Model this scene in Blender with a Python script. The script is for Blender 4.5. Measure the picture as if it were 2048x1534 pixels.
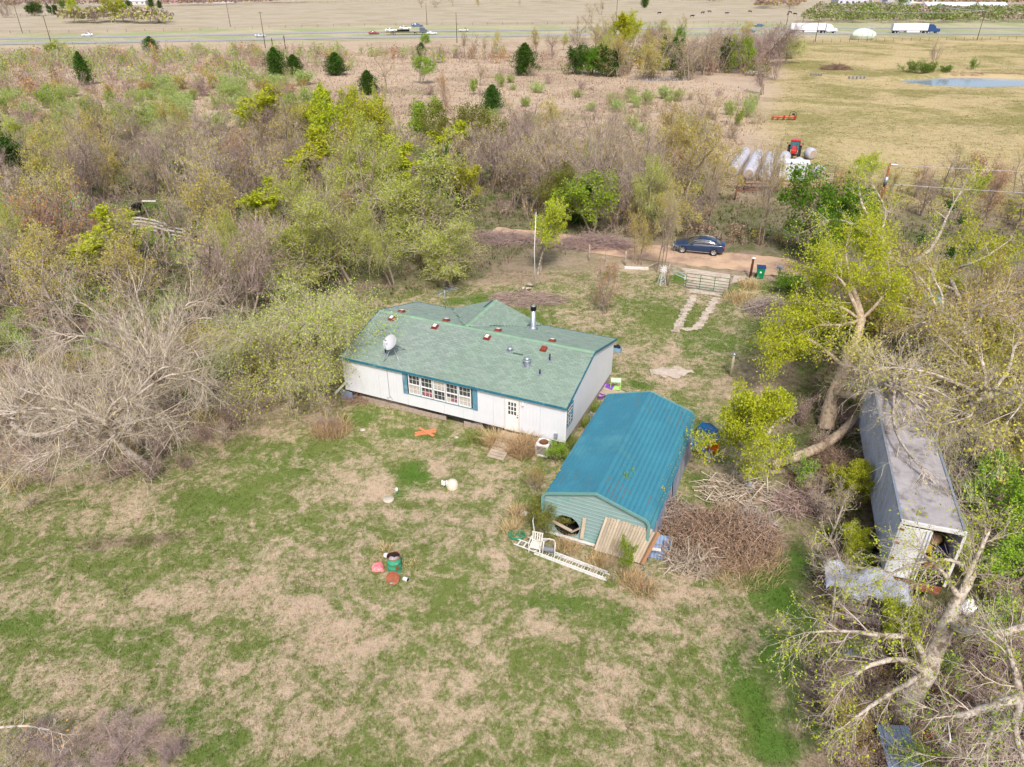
import bpy, bmesh, math, random
import numpy as np
from mathutils import Vector, Matrix

random.seed(7)
SC = bpy.context.scene
COL = SC.collection
for _o in list(bpy.data.objects):
    bpy.data.objects.remove(_o)

# ------------------------------------------------------------------ camera, sky, sun, exposure
PITCH = math.radians(29.8)
CAM_H = 22.6
F_PX = 1420.0                      # focal length in pixels of the 2048-wide photograph
cam_data = bpy.data.cameras.new("camera")
cam = bpy.data.objects.new("camera", cam_data)
COL.objects.link(cam)
cam.location = (0, 0, CAM_H)
cam.rotation_euler = (math.radians(90) - PITCH, 0, 0)
cam_data.sensor_width = 36.0
cam_data.lens = 36.0 * F_PX / 2048.0
cam_data.clip_start = 0.1
cam_data.clip_end = 8000
SC.camera = cam

SUN_EL, SUN_AZ = math.radians(50), math.radians(176)     # azimuth clockwise from +Y
world = bpy.data.worlds.new("World")
SC.world = world
world.use_nodes = True
wn = world.node_tree
for n in list(wn.nodes):
    wn.nodes.remove(n)
w_out = wn.nodes.new("ShaderNodeOutputWorld")
w_bg = wn.nodes.new("ShaderNodeBackground")
w_sky = wn.nodes.new("ShaderNodeTexSky")
w_sky.sky_type = 'NISHITA'
w_sky.sun_disc = False
w_sky.sun_elevation = SUN_EL
w_sky.sun_rotation = SUN_AZ
w_sky.air_density = 1.0
w_sky.dust_density = 3.5
w_sky.ozone_density = 0.6
w_bg.inputs[1].default_value = 0.12
wn.links.new(w_sky.outputs[0], w_bg.inputs[0])
wn.links.new(w_bg.outputs[0], w_out.inputs[0])
sun_d = bpy.data.lights.new("sun", 'SUN')
sun_d.energy = 2.3
sun_d.angle = math.radians(9)
sun_d.color = (1.0, 0.985, 0.965)
sun = bpy.data.objects.new("sun", sun_d)
COL.objects.link(sun)
_sd = Vector((math.sin(SUN_AZ) * math.cos(SUN_EL), math.cos(SUN_AZ) * math.cos(SUN_EL), math.sin(SUN_EL)))
sun.rotation_euler = (-_sd).to_track_quat('-Z', 'Y').to_euler()
sun.location = (0, -20, 60)
SC.view_settings.view_transform = 'Standard'
SC.view_settings.look = 'None'
SC.view_settings.exposure = 0.57
SC.view_settings.gamma = 1.0
SC.view_settings.use_curve_mapping = False
SC.render.resolution_x = 1024
SC.render.resolution_y = 767

# ------------------------------------------------------------------ helpers
_c, _s = math.cos(PITCH), math.sin(PITCH)
def G(px, py, z=0.0):
    """point of the level z where the photograph shows pixel (px, py)"""
    x = (px - 1024) / F_PX; u = (767 - py) / F_PX
    d = (x, _c + u * _s, -_s + u * _c)
    t = (z - CAM_H) / d[2]
    return Vector((d[0] * t, d[1] * t, z))

def S(r, g, b, k=0.8):
    def l(v):
        v = v / 255.0
        return (v / 12.92 if v <= 0.04045 else ((v + 0.055) / 1.055) ** 2.4) * k
    return (l(r), l(g), l(b))

MATS = {}
def mat(name, col, rough=0.7, metal=0.0, var=0.12, scale=3.0, spec=0.3, bump=0.0, bscale=40.0, col2=None, thr=0.55, isl=0.0, obj=0.0, stretch=None):
    """procedural surface: base colour, broad mottling, optional second colour in patches, per-piece variation"""
    if name in MATS:
        return MATS[name]
    m = bpy.data.materials.new(name); m.use_nodes = True
    nt = m.node_tree; N = nt.nodes; L = nt.links
    bs = N["Principled BSDF"]
    bs.inputs["Roughness"].default_value = rough
    bs.inputs["Metallic"].default_value = metal
    bs.inputs["Specular IOR Level"].default_value = spec
    tc = N.new("ShaderNodeTexCoord")
    src = tc.outputs["Object"]
    if stretch:
        mp = N.new("ShaderNodeMapping"); mp.inputs["Scale"].default_value = stretch
        L.new(src, mp.inputs[0]); src = mp.outputs[0]
    no = N.new("ShaderNodeTexNoise"); no.inputs["Scale"].default_value = scale
    no.inputs["Detail"].default_value = 6; no.inputs["Roughness"].default_value = 0.65
    L.new(src, no.inputs["Vector"])
    base = N.new("ShaderNodeRGB"); base.outputs[0].default_value = (*col, 1)
    cur = base.outputs[0]
    if col2 is not None:
        n2 = N.new("ShaderNodeTexNoise"); n2.inputs["Scale"].default_value = scale * 0.7
        n2.inputs["Detail"].default_value = 8; n2.inputs["Roughness"].default_value = 0.7
        L.new(src, n2.inputs["Vector"])
        mr = N.new("ShaderNodeMapRange"); mr.inputs[1].default_value = thr - 0.06; mr.inputs[2].default_value = thr + 0.06
        L.new(n2.outputs[0], mr.inputs[0])
        mx = N.new("ShaderNodeMix"); mx.data_type = 'RGBA'
        L.new(mr.outputs[0], mx.inputs["Factor"]); L.new(cur, mx.inputs["A"]); mx.inputs["B"].default_value = (*col2, 1)
        cur = mx.outputs["Result"]
    hs = N.new("ShaderNodeHueSaturation")
    L.new(cur, hs.inputs["Color"])
    mr = N.new("ShaderNodeMapRange"); mr.inputs[1].default_value = 0.3; mr.inputs[2].default_value = 0.7
    mr.inputs[3].default_value = 1 - var; mr.inputs[4].default_value = 1 + var
    L.new(no.outputs[0], mr.inputs[0])
    val = mr.outputs[0]
    if isl > 0:
        ge = N.new("ShaderNodeNewGeometry")
        m2 = N.new("ShaderNodeMapRange"); m2.inputs[3].default_value = 1 - isl; m2.inputs[4].default_value = 1 + isl
        L.new(ge.outputs["Random Per Island"], m2.inputs[0])
        mm = N.new("ShaderNodeMath"); mm.operation = 'MULTIPLY'
        L.new(val, mm.inputs[0]); L.new(m2.outputs[0], mm.inputs[1]); val = mm.outputs[0]
    if obj > 0:
        oi = N.new("ShaderNodeObjectInfo")
        m2 = N.new("ShaderNodeMapRange"); m2.inputs[3].default_value = 1 - obj; m2.inputs[4].default_value = 1 + obj
        L.new(oi.outputs["Random"], m2.inputs[0])
        mm = N.new("ShaderNodeMath"); mm.operation = 'MULTIPLY'
        L.new(val, mm.inputs[0]); L.new(m2.outputs[0], mm.inputs[1]); val = mm.outputs[0]
    L.new(val, hs.inputs["Value"])
    L.new(hs.outputs[0], bs.inputs["Base Color"])
    if bump > 0:
        nb = N.new("ShaderNodeTexNoise"); nb.inputs["Scale"].default_value = bscale; nb.inputs["Detail"].default_value = 4
        L.new(src, nb.inputs["Vector"])
        bp = N.new("ShaderNodeBump"); bp.inputs["Strength"].default_value = bump; bp.inputs["Distance"].default_value = 0.05
        L.new(nb.outputs[0], bp.inputs["Height"]); L.new(bp.outputs[0], bs.inputs["Normal"])
    MATS[name] = m
    return m

def leafmat(name, col, isl=0.35, objv=0.12, hue=0.02, trans=0.35, sat=1.0):
    m = bpy.data.materials.new(name); m.use_nodes = True
    nt = m.node_tree; N = nt.nodes; L = nt.links
    N.remove(N["Principled BSDF"])
    out = N["Material Output"]
    ge = N.new("ShaderNodeNewGeometry"); oi = N.new("ShaderNodeObjectInfo")
    hs = N.new("ShaderNodeHueSaturation"); hs.inputs["Color"].default_value = (*col, 1)
    hs.inputs["Saturation"].default_value = sat
    a = N.new("ShaderNodeMapRange"); a.inputs[3].default_value = 1 - isl; a.inputs[4].default_value = 1 + isl
    L.new(ge.outputs["Random Per Island"], a.inputs[0])
    b = N.new("ShaderNodeMapRange"); b.inputs[3].default_value = 1 - objv; b.inputs[4].default_value = 1 + objv
    L.new(oi.outputs["Random"], b.inputs[0])
    mm = N.new("ShaderNodeMath"); mm.operation = 'MULTIPLY'
    L.new(a.outputs[0], mm.inputs[0]); L.new(b.outputs[0], mm.inputs[1]); L.new(mm.outputs[0], hs.inputs["Value"])
    h = N.new("ShaderNodeMapRange"); h.inputs[3].default_value = 0.5 - hue; h.inputs[4].default_value = 0.5 + hue
    L.new(oi.outputs["Random"], h.inputs[0]); L.new(h.outputs[0], hs.inputs["Hue"])
    d = N.new("ShaderNodeBsdfDiffuse"); t = N.new("ShaderNodeBsdfTranslucent"); mx = N.new("ShaderNodeMixShader")
    mx.inputs[0].default_value = trans
    L.new(hs.outputs[0], d.inputs[0]); L.new(hs.outputs[0], t.inputs[0])
    L.new(d.outputs[0], mx.inputs[1]); L.new(t.outputs[0], mx.inputs[2]); L.new(mx.outputs[0], out.inputs[0])
    MATS[name] = m
    return m

def tag(o, label=None, cat=None, group=None, kind=None):
    if label: o["label"] = label
    if cat: o["category"] = cat
    if group: o["group"] = group
    if kind: o["kind"] = kind
    return o

def empty(name, loc, rz=0.0, label=None, cat=None, group=None):
    o = bpy.data.objects.new(name, None); COL.objects.link(o)
    o.location = loc; o.rotation_euler = (0, 0, rz); o.empty_display_size = 0.3
    return tag(o, label, cat, group)

def link(name, me, parent=None, loc=None, rot=None):
    o = bpy.data.objects.new(name, me); COL.objects.link(o)
    if parent is not None: o.parent = parent
    if loc is not None: o.location = loc
    if rot is not None: o.rotation_euler = rot
    return o

class MB:
    """collects shapes and links them as ONE mesh object"""
    def __init__(self):
        self.v = []; self.f = []; self.m = []; self.sm = []
    def add(self, vs, fs, mi=0, smooth=False, M=None):
        b = len(self.v)
        for p in vs:
            p = Vector(p)
            self.v.append(tuple(M @ p) if M is not None else tuple(p))
        for f in fs:
            self.f.append([b + i for i in f]); self.m.append(mi); self.sm.append(smooth)
        return self
    def box(self, c, s, rz=0.0, mi=0, M=None, rot=None):
        x, y, z = s[0] / 2, s[1] / 2, s[2] / 2
        vs = [(-x, -y, -z), (x, -y, -z), (x, y, -z), (-x, y, -z), (-x, -y, z), (x, -y, z), (x, y, z), (-x, y, z)]
        T = Matrix.Translation(c)
        if rot is not None:
            T = T @ rot.to_4x4()
        elif rz:
            T = T @ Matrix.Rotation(rz, 4, 'Z')
        if M is not None: T = M @ T
        return self.add(vs, [(0, 3, 2, 1), (4, 5, 6, 7), (0, 1, 5, 4), (1, 2, 6, 5), (2, 3, 7, 6), (3, 0, 4, 7)], mi, M=T)
    def bar(self, a, b, w, h, mi=0, up=(0, 0, 1)):
        a, b = Vector(a), Vector(b); d = b - a; L = d.length
        if L < 1e-6: return self
        x = d / L; u = Vector(up)
        if abs(x.dot(u)) > 0.98: u = Vector((0, 1, 0))
        y = u.cross(x).normalized(); z = x.cross(y)
        R = Matrix((x, y, z)).transposed()
        return self.box((a + b) / 2, (L, w, h), rot=R, mi=mi)
    def tube(self, pts, r, n=8, mi=0, cap=True, smooth=True):
        pts = [Vector(p) for p in pts]
        rs = r if isinstance(r, (list, tuple)) else [r] * len(pts)
        ring = []; base = len(self.v)
        prev = None
        for i, p in enumerate(pts):
            d = (pts[min(i + 1, len(pts) - 1)] - pts[max(i - 1, 0)]).normalized()
            if prev is None:
                a = Vector((0, 0, 1)) if abs(d.z) < 0.9 else Vector((1, 0, 0))
                u = a.cross(d).normalized()
            else:
                u = (prev - d * prev.dot(d)).normalized()
            prev = u; w = d.cross(u)
            for k in range(n):
                t = 2 * math.pi * k / n
                self.v.append(tuple(p + (u * math.cos(t) + w * math.sin(t)) * rs[i]))
        for i in range(len(pts) - 1):
            for k in range(n):
                a = base + i * n + k; b = base + i * n + (k + 1) % n
                self.f.append([a, b, b + n, a + n]); self.m.append(mi); self.sm.append(smooth)
        if cap:
            self.f.append([base + k for k in range(n)][::-1]); self.m.append(mi); self.sm.append(False)
            e = base + (len(pts) - 1) * n
            self.f.append([e + k for k in range(n)]); self.m.append(mi); self.sm.append(False)
        return self
    def lathe(self, prof, c=(0, 0, 0), n=20, mi=0, M=None, smooth=True, cap=True):
        vs = []; fs = []
        for (r, z) in prof:
            for k in range(n):
                t = 2 * math.pi * k / n
                vs.append((c[0] + r * math.cos(t), c[1] + r * math.sin(t), c[2] + z))
        for i in range(len(prof) - 1):
            for k in range(n):
                a = i * n + k; b = i * n + (k + 1) % n
                fs.append((a, b, b + n, a + n))
        self.add(vs, fs, mi, smooth, M)
        if cap:
            b = len(self.v) - len(vs)
            self.f.append([b + k for k in range(n)][::-1]); self.m.append(mi); self.sm.append(False)
            self.f.append([b + (len(prof) - 1) * n + k for k in range(n)]); self.m.append(mi); self.sm.append(False)
        return self
    def prism(self, poly, y0, y1, mi=0, M=None, axis='Y', smooth=False):
        """2D outline (a, b) extruded: axis Y -> (a, y, b); axis Z -> (a, b, z); axis X -> (x, a, b)"""
        n = len(poly); P = {'Y': lambda a, b, t: (a, t, b), 'Z': lambda a, b, t: (a, b, t), 'X': lambda a, b, t: (t, a, b)}[axis]
        vs = [P(a, b, y0) for a, b in poly] + [P(a, b, y1) for a, b in poly]
        fs = [tuple(range(n)), tuple(range(2 * n - 1, n - 1, -1))]
        for i in range(n):
            j = (i + 1) % n
            fs.append((i, i + n, j + n, j))
        return self.add(vs, fs, mi, smooth, M)
    def mesh(self, name, mats):
        me = bpy.data.meshes.new(name)
        me.from_pydata(self.v, [], self.f)
        for m in (mats if isinstance(mats, (list, tuple)) else [mats]):
            me.materials.append(m)
        me.polygons.foreach_set("material_index", self.m)
        me.polygons.foreach_set("use_smooth", self.sm)
        me.update()
        return me
    def build(self, name, mats, parent=None, loc=None, rz=None, bevel=0.0, recalc=False):
        me = self.mesh(name, mats)
        if recalc:
            bm = bmesh.new(); bm.from_mesh(me); bmesh.ops.recalc_face_normals(bm, faces=bm.faces); bm.to_mesh(me); bm.free()
        o = link(name, me, parent, loc, (0, 0, rz) if rz is not None else None)
        if bevel > 0:
            bv = o.modifiers.new("bevel", 'BEVEL'); bv.width = bevel; bv.segments = 2; bv.limit_method = 'ANGLE'
        return o

def np_mesh(name, verts, quads=None, tris=None, mats=(), qmat=None, tmat=None, smooth_q=None):
    verts = np.asarray(verts, dtype=np.float32).reshape(-1, 3)
    nq = 0 if quads is None else len(quads); nt_ = 0 if tris is None else len(tris)
    loops = []; starts = []; mi = []
    if nq:
        q = np.asarray(quads, dtype=np.int32); loops.append(q.ravel()); starts.append(np.arange(nq) * 4)
        mi.append(np.zeros(nq, np.int32) if qmat is None else np.asarray(qmat, np.int32))
    if nt_:
        t = np.asarray(tris, dtype=np.int32); loops.append(t.ravel()); starts.append(nq * 4 + np.arange(nt_) * 3)
        mi.append(np.zeros(nt_, np.int32) if tmat is None else np.asarray(tmat, np.int32))
    loops = np.concatenate(loops).astype(np.int32); starts = np.concatenate(starts).astype(np.int32)
    me = bpy.data.meshes.new(name)
    me.vertices.add(len(verts)); me.vertices.foreach_set("co", verts.ravel())
    me.loops.add(len(loops)); me.loops.foreach_set("vertex_index", loops)
    me.polygons.add(nq + nt_); me.polygons.foreach_set("loop_start", starts)
    me.polygons.foreach_set("material_index", np.concatenate(mi))
    if smooth_q is not None:
        me.polygons.foreach_set("use_smooth", smooth_q)
    for m in mats: me.materials.append(m)
    me.update(calc_edges=True)
    return me

# ------------------------------------------------------------------ ground colour zones
def pxpoly(pts):
    return np.array([G(a, b)[:2] for a, b in pts])
def poly_mask(X, Y, poly, soft):
    """1 inside, 0 outside, soft border (signed distance)"""
    inside = np.zeros(X.shape, bool); dmin = np.full(X.shape, 1e9)
    n = len(poly)
    for i in range(n):
        x1, y1 = poly[i]; x2, y2 = poly[(i + 1) % n]
        cond = ((y1 > Y) != (y2 > Y))
        with np.errstate(divide='ignore', invalid='ignore'):
            xi = (x2 - x1) * (Y - y1) / (y2 - y1 + 1e-12) + x1
        inside ^= cond & (X < xi)
        ex, ey = x2 - x1, y2 - y1; L2 = ex * ex + ey * ey + 1e-9
        t = np.clip(((X - x1) * ex + (Y - y1) * ey) / L2, 0, 1)
        dmin = np.minimum(dmin, np.hypot(X - x1 - t * ex, Y - y1 - t * ey))
    sd = np.where(inside, dmin, -dmin)
    return np.clip(sd / soft * 0.5 + 0.5, 0, 1)
def wob(X, Y, f, ph):
    return (np.sin(X * f + ph) + np.sin(Y * f * 1.3 + ph * 2.1) + np.sin((X + Y) * f * 2.1 + ph * 3.3) * 0.6 + np.sin((X * 0.7 - Y) * f * 3.7 + ph) * 0.35) / 2.0

K = 0.80
DRY_YARD, GRN_YARD = S(208, 184, 156, .84), S(122, 134, 70, .82)
ZONES = [   # (pixel polygon, soft metres, dry colour, green colour, green share)
    ([(-2500, 96), (0, 92), (1024, 76), (2048, 74), (4500, 70), (4500, 28), (2048, 30), (1024, 40), (0, 70), (-2500, 90)], 6, S(204, 192, 158, K), S(172, 178, 128, K), 0.55),
    ([(-2500, 76), (0, 66), (330, 57), (1024, 50), (1400, 47), (2048, 40), (4500, 40), (4500, -44), (-2500, -44)], 5, S(206, 190, 166, .74), S(190, 176, 144, .74), 0.42),
    ([(1500, 250), (1530, 190), (1590, 90), (1600, 76), (2048, 74), (4000, 80), (4000, 420), (2400, 440), (1700, 420), (1560, 330)], 3, S(208, 186, 140, K), S(154, 146, 90, K), 0.46),
    ([(-600, 330), (100, 300), (500, 250), (900, 300), (1200, 330), (1500, 390), (2048, 440), (3000, 480), (3000, 700), (1600, 560), (1200, 500), (1000, 600), (700, 760), (0, 900), (-600, 1000)], 6, S(158, 138, 118, K), S(104, 114, 66, K), 0.52),
    ([(-900, 940), (0, 930), (330, 880), (520, 850), (650, 790), (730, 600), (990, 560), (1180, 540), (1380, 545), (1600, 580), (1560, 700), (1420, 780), (1520, 870), (1600, 1080), (1640, 1250), (1600, 1534), (1650, 3000), (-400, 3000), (-900, 1100)], 1.6, DRY_YARD, GRN_YARD, 0.56),
    ([(1620, 600), (2400, 520), (3400, 900), (3400, 3000), (1700, 3000), (1650, 1534), (1660, 1250), (1610, 1080), (1530, 870), (1580, 700)], 1.5, S(146, 126, 106, K), S(88, 104, 50, K), 0.52),
]
# patches (px, py, half width m, half depth m, green share change, kind)  kind: g vivid green, d dry, s soil, b brush brown
PATCH = [
    (1540, 1180, 1.2, 1.8, 1.2, 'g'), (1600, 1250, .8, 2.0, 1.2, 'g'), (1555, 1300, 1.0, 1.6, 1.0, 'g'), (1625, 1450, .7, 1.5, .8, 'g'), (1480, 1350, 1.0, 1.6, .8, 'g'), (1600, 1120, .8, 1.4, 1.1, 'g'), (100, 1110, 4.0, 1.6, .35, 'q'), (300, 1130, 3.0, 1.4, .35, 'q'), (150, 1290, 3.0, .9, .3, 'q'), (500, 1000, 3.0, 1.6, .3, 'q'), (650, 900, 2.0, 1.4, .7, 'q'), (1350, 640, 3, 3, .7, 'q'),
    (1560, 1510, 1.0, 0.9, 1.1, 'g'), (1528, 1440, .55, 1.5, .6, 'g'), (1590, 1400, .5, 1.7, .7, 'g'), (822, 945, .7, .9, 1.6, 'g'), (790, 990, .5, .35, .8, 'g'), (1345, 692, .5, 1.6, -.7, 'd'), (1400, 695, .5, 1.6, -.7, 'd'), (1335, 722, .6, .9, -.8, 'd'), (760, 975, .8, 1.4, -.8, 'd'), (860, 985, 1.4, .5, -.8, 'd'), (880, 935, .7, .9, -.6, 'd'), (1000, 940, 1.0, .6, -.5, 'd'), (600, 1210, 1.2, .7, -.6, 'd'), (470, 1330, 1.0, .5, -.5, 'd'), (1010, 1130, .5, 1.0, -.6, 'd'),
    (825, 955, 1.1, 1.5, 0.7, 'g'), (720, 835, 2.0, 0.9, 0.55, 'g'), (830, 870, 2.6, 0.6, 0.45, 'g'), (950, 885, 2.0, .6, .3, 'g'),
    (1500, 1420, 0.7, 2.0, 0.5, 'g'), (1560, 1480, 1.1, 1.4, 0.6, 'g'), (1575, 1130, 1.0, 1.6, 0.6, 'g'), (1590, 1330, 0.7, 1.6, 0.5, 'g'), (1530, 1360, 1.0, 2.0, 0.45, 'g'),
    (1120, 1210, 2.0, 0.8, 0.5, 'g'), (1230, 1235, 1.2, 0.8, 0.35, 'g'), (360, 1420, 1.0, 0.8, 0.6, 'g'), (420, 1480, 1.4, 1.0, 0.4, 'g'), (250, 1290, 3.0, 1.0, 0.25, 'g'),
    (30, 1250, 2.0, 0.8, 0.4, 'g'), (420, 1010, 2.6, 2.0, 0.3, 'g'), (560, 930, 3.0, 1.6, 0.32, 'g'), (1050, 1000, 1, 1.5, 0.2, 'g'), (1150, 970, .9, 3, .3, 'g'),
    (940, 600, 2.8, 1.2, 0.7, 'g'), (1050, 640, 3.0, 2.0, 0.4, 'g'), (1420, 690, 3.0, 3.0, 0.4, 'g'), (1290, 610, 4.0, 2.5, 0.2, 'g'), (1360, 560, 1.6, 1.2, 0.6, 'g'),
    (1500, 570, 2.0, 1.5, 0.5, 'g'), (1600, 620, 3, 2, .4, 'g'), (1280, 770, 1.0, 0.8, 0.7, 'g'), (1420, 990, .9, 2.6, 0.55, 'g'), (1560, 880, 1.6, 1.0, 0.4, 'g'),
    (480, 730, 2.0, 1.5, 0.6, 'g'), (300, 590, 1.5, 1.0, 0.4, 'g'), (270, 410, 5.0, 3.0, 0.6, 'g'), (1000, 395, 4, 2, .4, 'g'), (1340, 430, 6, 4, .35, 'g'),
    (1480, 460, 6, 3, .35, 'g'), (1400, 385, 6, 3, .3, 'g'), (1150, 235, 9, 4, .35, 'g'), (830, 185, 8, 4, .35, 'g'), (1130, 140, 8, 4, .5, 'g'),
    (380, 1200, 3.2, 1.2, -0.4, 'd'), (480, 1160, 1.8, 0.8, -0.4, 'd'), (120, 1200, 2.4, 1.0, -0.35, 'd'), (160, 1350, 2.6, 1.2, -0.35, 'd'), (700, 1290, 2.5, 1.2, -0.35, 'd'),
    (1000, 1440, 3.0, 1.2, -0.35, 'd'), (870, 1370, 2.0, 1.6, -0.3, 'd'), (1300, 1250, 1.8, 0.5, -0.4, 'd'), (960, 960, 1.4, 1.8, -0.4, 'd'), (720, 960, 1.2, 2.6, -0.45, 'd'),
    (790, 1030, 3.0, 0.6, -0.4, 'd'), (1010, 1020, 0.8, 1.8, -0.35, 'd'), (640, 1440, 3.0, 1.0, -.2, 'd'), (1380, 1190, 2.5, .5, -.45, 'd'), (1100, 1270, 1.0, 0.6, -0.4, 'd'), (1440, 1300, .5, 1.6, -.3, 'd'),
    (1200, 640, 3.0, 2.5, -0.2, 'd'), (1250, 700, 2.0, 1.5, -0.25, 'd'), (1340, 760, 1.6, 1.4, -0.6, 'd'), (1540, 640, 1.6, 1.4, -0.3, 'd'), (1050, 560, 4.0, 2.0, -0.4, 'b'), (1190, 560, 3, 1.2, -.3, 'b'),
    (300, 830, 5.0, 3.0, -0.3, 'b'), (60, 800, 5.0, 4.0, -0.3, 'b'), (300, 1080, 2.6, .5, -.1, 's'), (190, 1090, 1.0, .4, -.1, 's'), (895, 890, 0.6, 0.25, -.1, 's'),
    (660, 850, 1.5, 1.2, -0.4, 'b'), (1700, 1000, 2.0, 3.0, -0.3, 'b'), (1420, 1080, 3.0, 1.6, -0.5, 'b'), (250, 1480, 3.0, 0.8, -0.6, 'b'), (1750, 1350, 3, 4, -.2, 'b'),
]
_zp = [(pxpoly(a), s, np.array(c1), np.array(c2), g) for a, s, c1, c2, g in ZONES]
_pp = [(G(a, b), w, d, g, k) for a, b, w, d, g, k in PATCH]
VIVID = np.array(S(92, 128, 48, K)); SOILC = np.array(S(92, 74, 60, K)); BRUSHC = np.array(S(166, 144, 122, K))
def zone(X, Y):
    X = np.asarray(X, float); Y = np.asarray(Y, float)
    sc = np.clip(Y / 60.0, 0.6, 3.0)
    Xw = X + wob(X / sc, Y / sc, 0.45, 1.0) * 0.9 * sc; Yw = Y + wob(X / sc, Y / sc, 0.5, 4.0) * 0.9 * sc
    A = np.zeros(X.shape + (3,)) + np.array(S(208, 184, 158, K)); B = np.zeros(X.shape + (3,)) + np.array(S(184, 160, 134, K))
    g = np.full(X.shape, 0.42)
    for poly, soft, c1, c2, gg in _zp:
        m = poly_mask(Xw, Yw, poly, soft)
        A = A * (1 - m[..., None]) + c1 * m[..., None]; B = B * (1 - m[..., None]) + c2 * m[..., None]
        g = g * (1 - m) + gg * m
    for p, w, d, gg, k in _pp:
        q = ((X * .5 + Xw * .5 - p.x) / (w * .8)) ** 2 + ((Y * .5 + Yw * .5 - p.y) / (d * .8)) ** 2
        m = np.clip(1.25 - q * 0.75, 0, 1) ** 1.3
        if not (m > 0).any(): continue
        g = g + gg * m * (0.26 if gg > 0 else 0.34)
        if k == 'g': B = B * (1 - .8 * min(1, gg) * m[..., None]) + VIVID * .8 * min(1, gg) * m[..., None]
        if k == 's': A = A * (1 - 0.5 * m[..., None]) + SOILC * 0.5 * m[..., None]; B = B * (1 - 0.5 * m[..., None]) + SOILC * 0.5 * m[..., None]
        if k == 'b': A = A * (1 - 0.6 * m[..., None]) + BRUSHC * 0.6 * m[..., None]
    return A, B, np.clip(g, 0.0, 1.0)

def ground_nodes(N, L):
    """shared colour network of ground and grass: patches of green in dry turf, read at the point's place in the world"""
    geo = N.new("ShaderNodeNewGeometry")
    sx = N.new("ShaderNodeSeparateXYZ"); L.new(geo.outputs["Position"], sx.inputs[0])
    cx = N.new("ShaderNodeCombineXYZ"); L.new(sx.outputs[0], cx.inputs[0]); L.new(sx.outputs[1], cx.inputs[1])
    P = cx.outputs[0]
    def noise(scale, det, rough, dist=0.0):
        n = N.new("ShaderNodeTexNoise"); n.inputs["Scale"].default_value = scale; n.inputs["Detail"].default_value = det
        n.inputs["Roughness"].default_value = rough; n.inputs["Distortion"].default_value = dist
        L.new(P, n.inputs["Vector"]); return n.outputs[0]
    def math_(op, a, b=None, clamp=False):
        m = N.new("ShaderNodeMath"); m.operation = op; m.use_clamp = clamp
        for i, v in enumerate((a, b)):
            if v is None: continue
            if isinstance(v, (int, float)): m.inputs[i].default_value = v
            else: L.new(v, m.inputs[i])
        return m.outputs[0]
    def attr(n, t="Color"):
        a = N.new("ShaderNodeAttribute"); a.attribute_name = n; return a.outputs[t]
    n1 = noise(0.45, 10, 0.72, 1.1); n1b = noise(2.1, 6, 0.75, 0.6); n3 = noise(7.0, 5, 0.7)
    g = attr("green", "Fac")
    comb = math_('ADD', math_('ADD', math_('MULTIPLY', n1, 0.44), math_('MULTIPLY', n1b, 0.40)), math_('MULTIPLY', noise(0.09, 4, 0.6, 0.4), 0.16))
    t = math_('SUBTRACT', comb, 0.5)
    t = math_('ADD', math_('MULTIPLY', t, 6.2), 0.5)          # spread of the noise
    f = math_('ADD', t, math_('MULTIPLY', math_('SUBTRACT', g, 0.5), 2.2))
    f = math_('ADD', f, math_('MULTIPLY', math_('SUBTRACT', n3, 0.5), 1.5))
    far = N.new("ShaderNodeMapRange"); far.inputs[1].default_value = 60; far.inputs[2].default_value = 150; far.inputs[4].default_value = 5.0
    L.new(sx.outputs[1], far.inputs[0])
    f = math_('ADD', f, math_('MULTIPLY', math_('SUBTRACT', noise(0.035, 6, 0.6, 0.8), 0.5), far.outputs[0]))
    fac = N.new("ShaderNodeMapRange"); fac.interpolation_type = 'SMOOTHSTEP'
    fac.inputs[1].default_value = 0.0; fac.inputs[2].default_value = 1.0
    L.new(f, fac.inputs[0])
    mx = N.new("ShaderNodeMix"); mx.data_type = 'RGBA'
    L.new(fac.outputs[0], mx.inputs["Factor"]); L.new(attr("dryc"), mx.inputs["A"]); L.new(attr("grnc"), mx.inputs["B"])
    br = N.new("ShaderNodeMapRange"); br.inputs[1].default_value = 0.25; br.inputs[2].default_value = 0.75
    br.inputs[3].default_value = 0.72; br.inputs[4].default_value = 1.25
    bn = math_('ADD', math_('MULTIPLY', noise(3.1, 8, 0.75, 0.3), 0.6), math_('MULTIPLY', noise(0.09, 6, 0.6, 0.5), 0.4))
    L.new(bn, br.inputs[0])
    return mx.outputs["Result"], br.outputs[0], noise, math_

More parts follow.
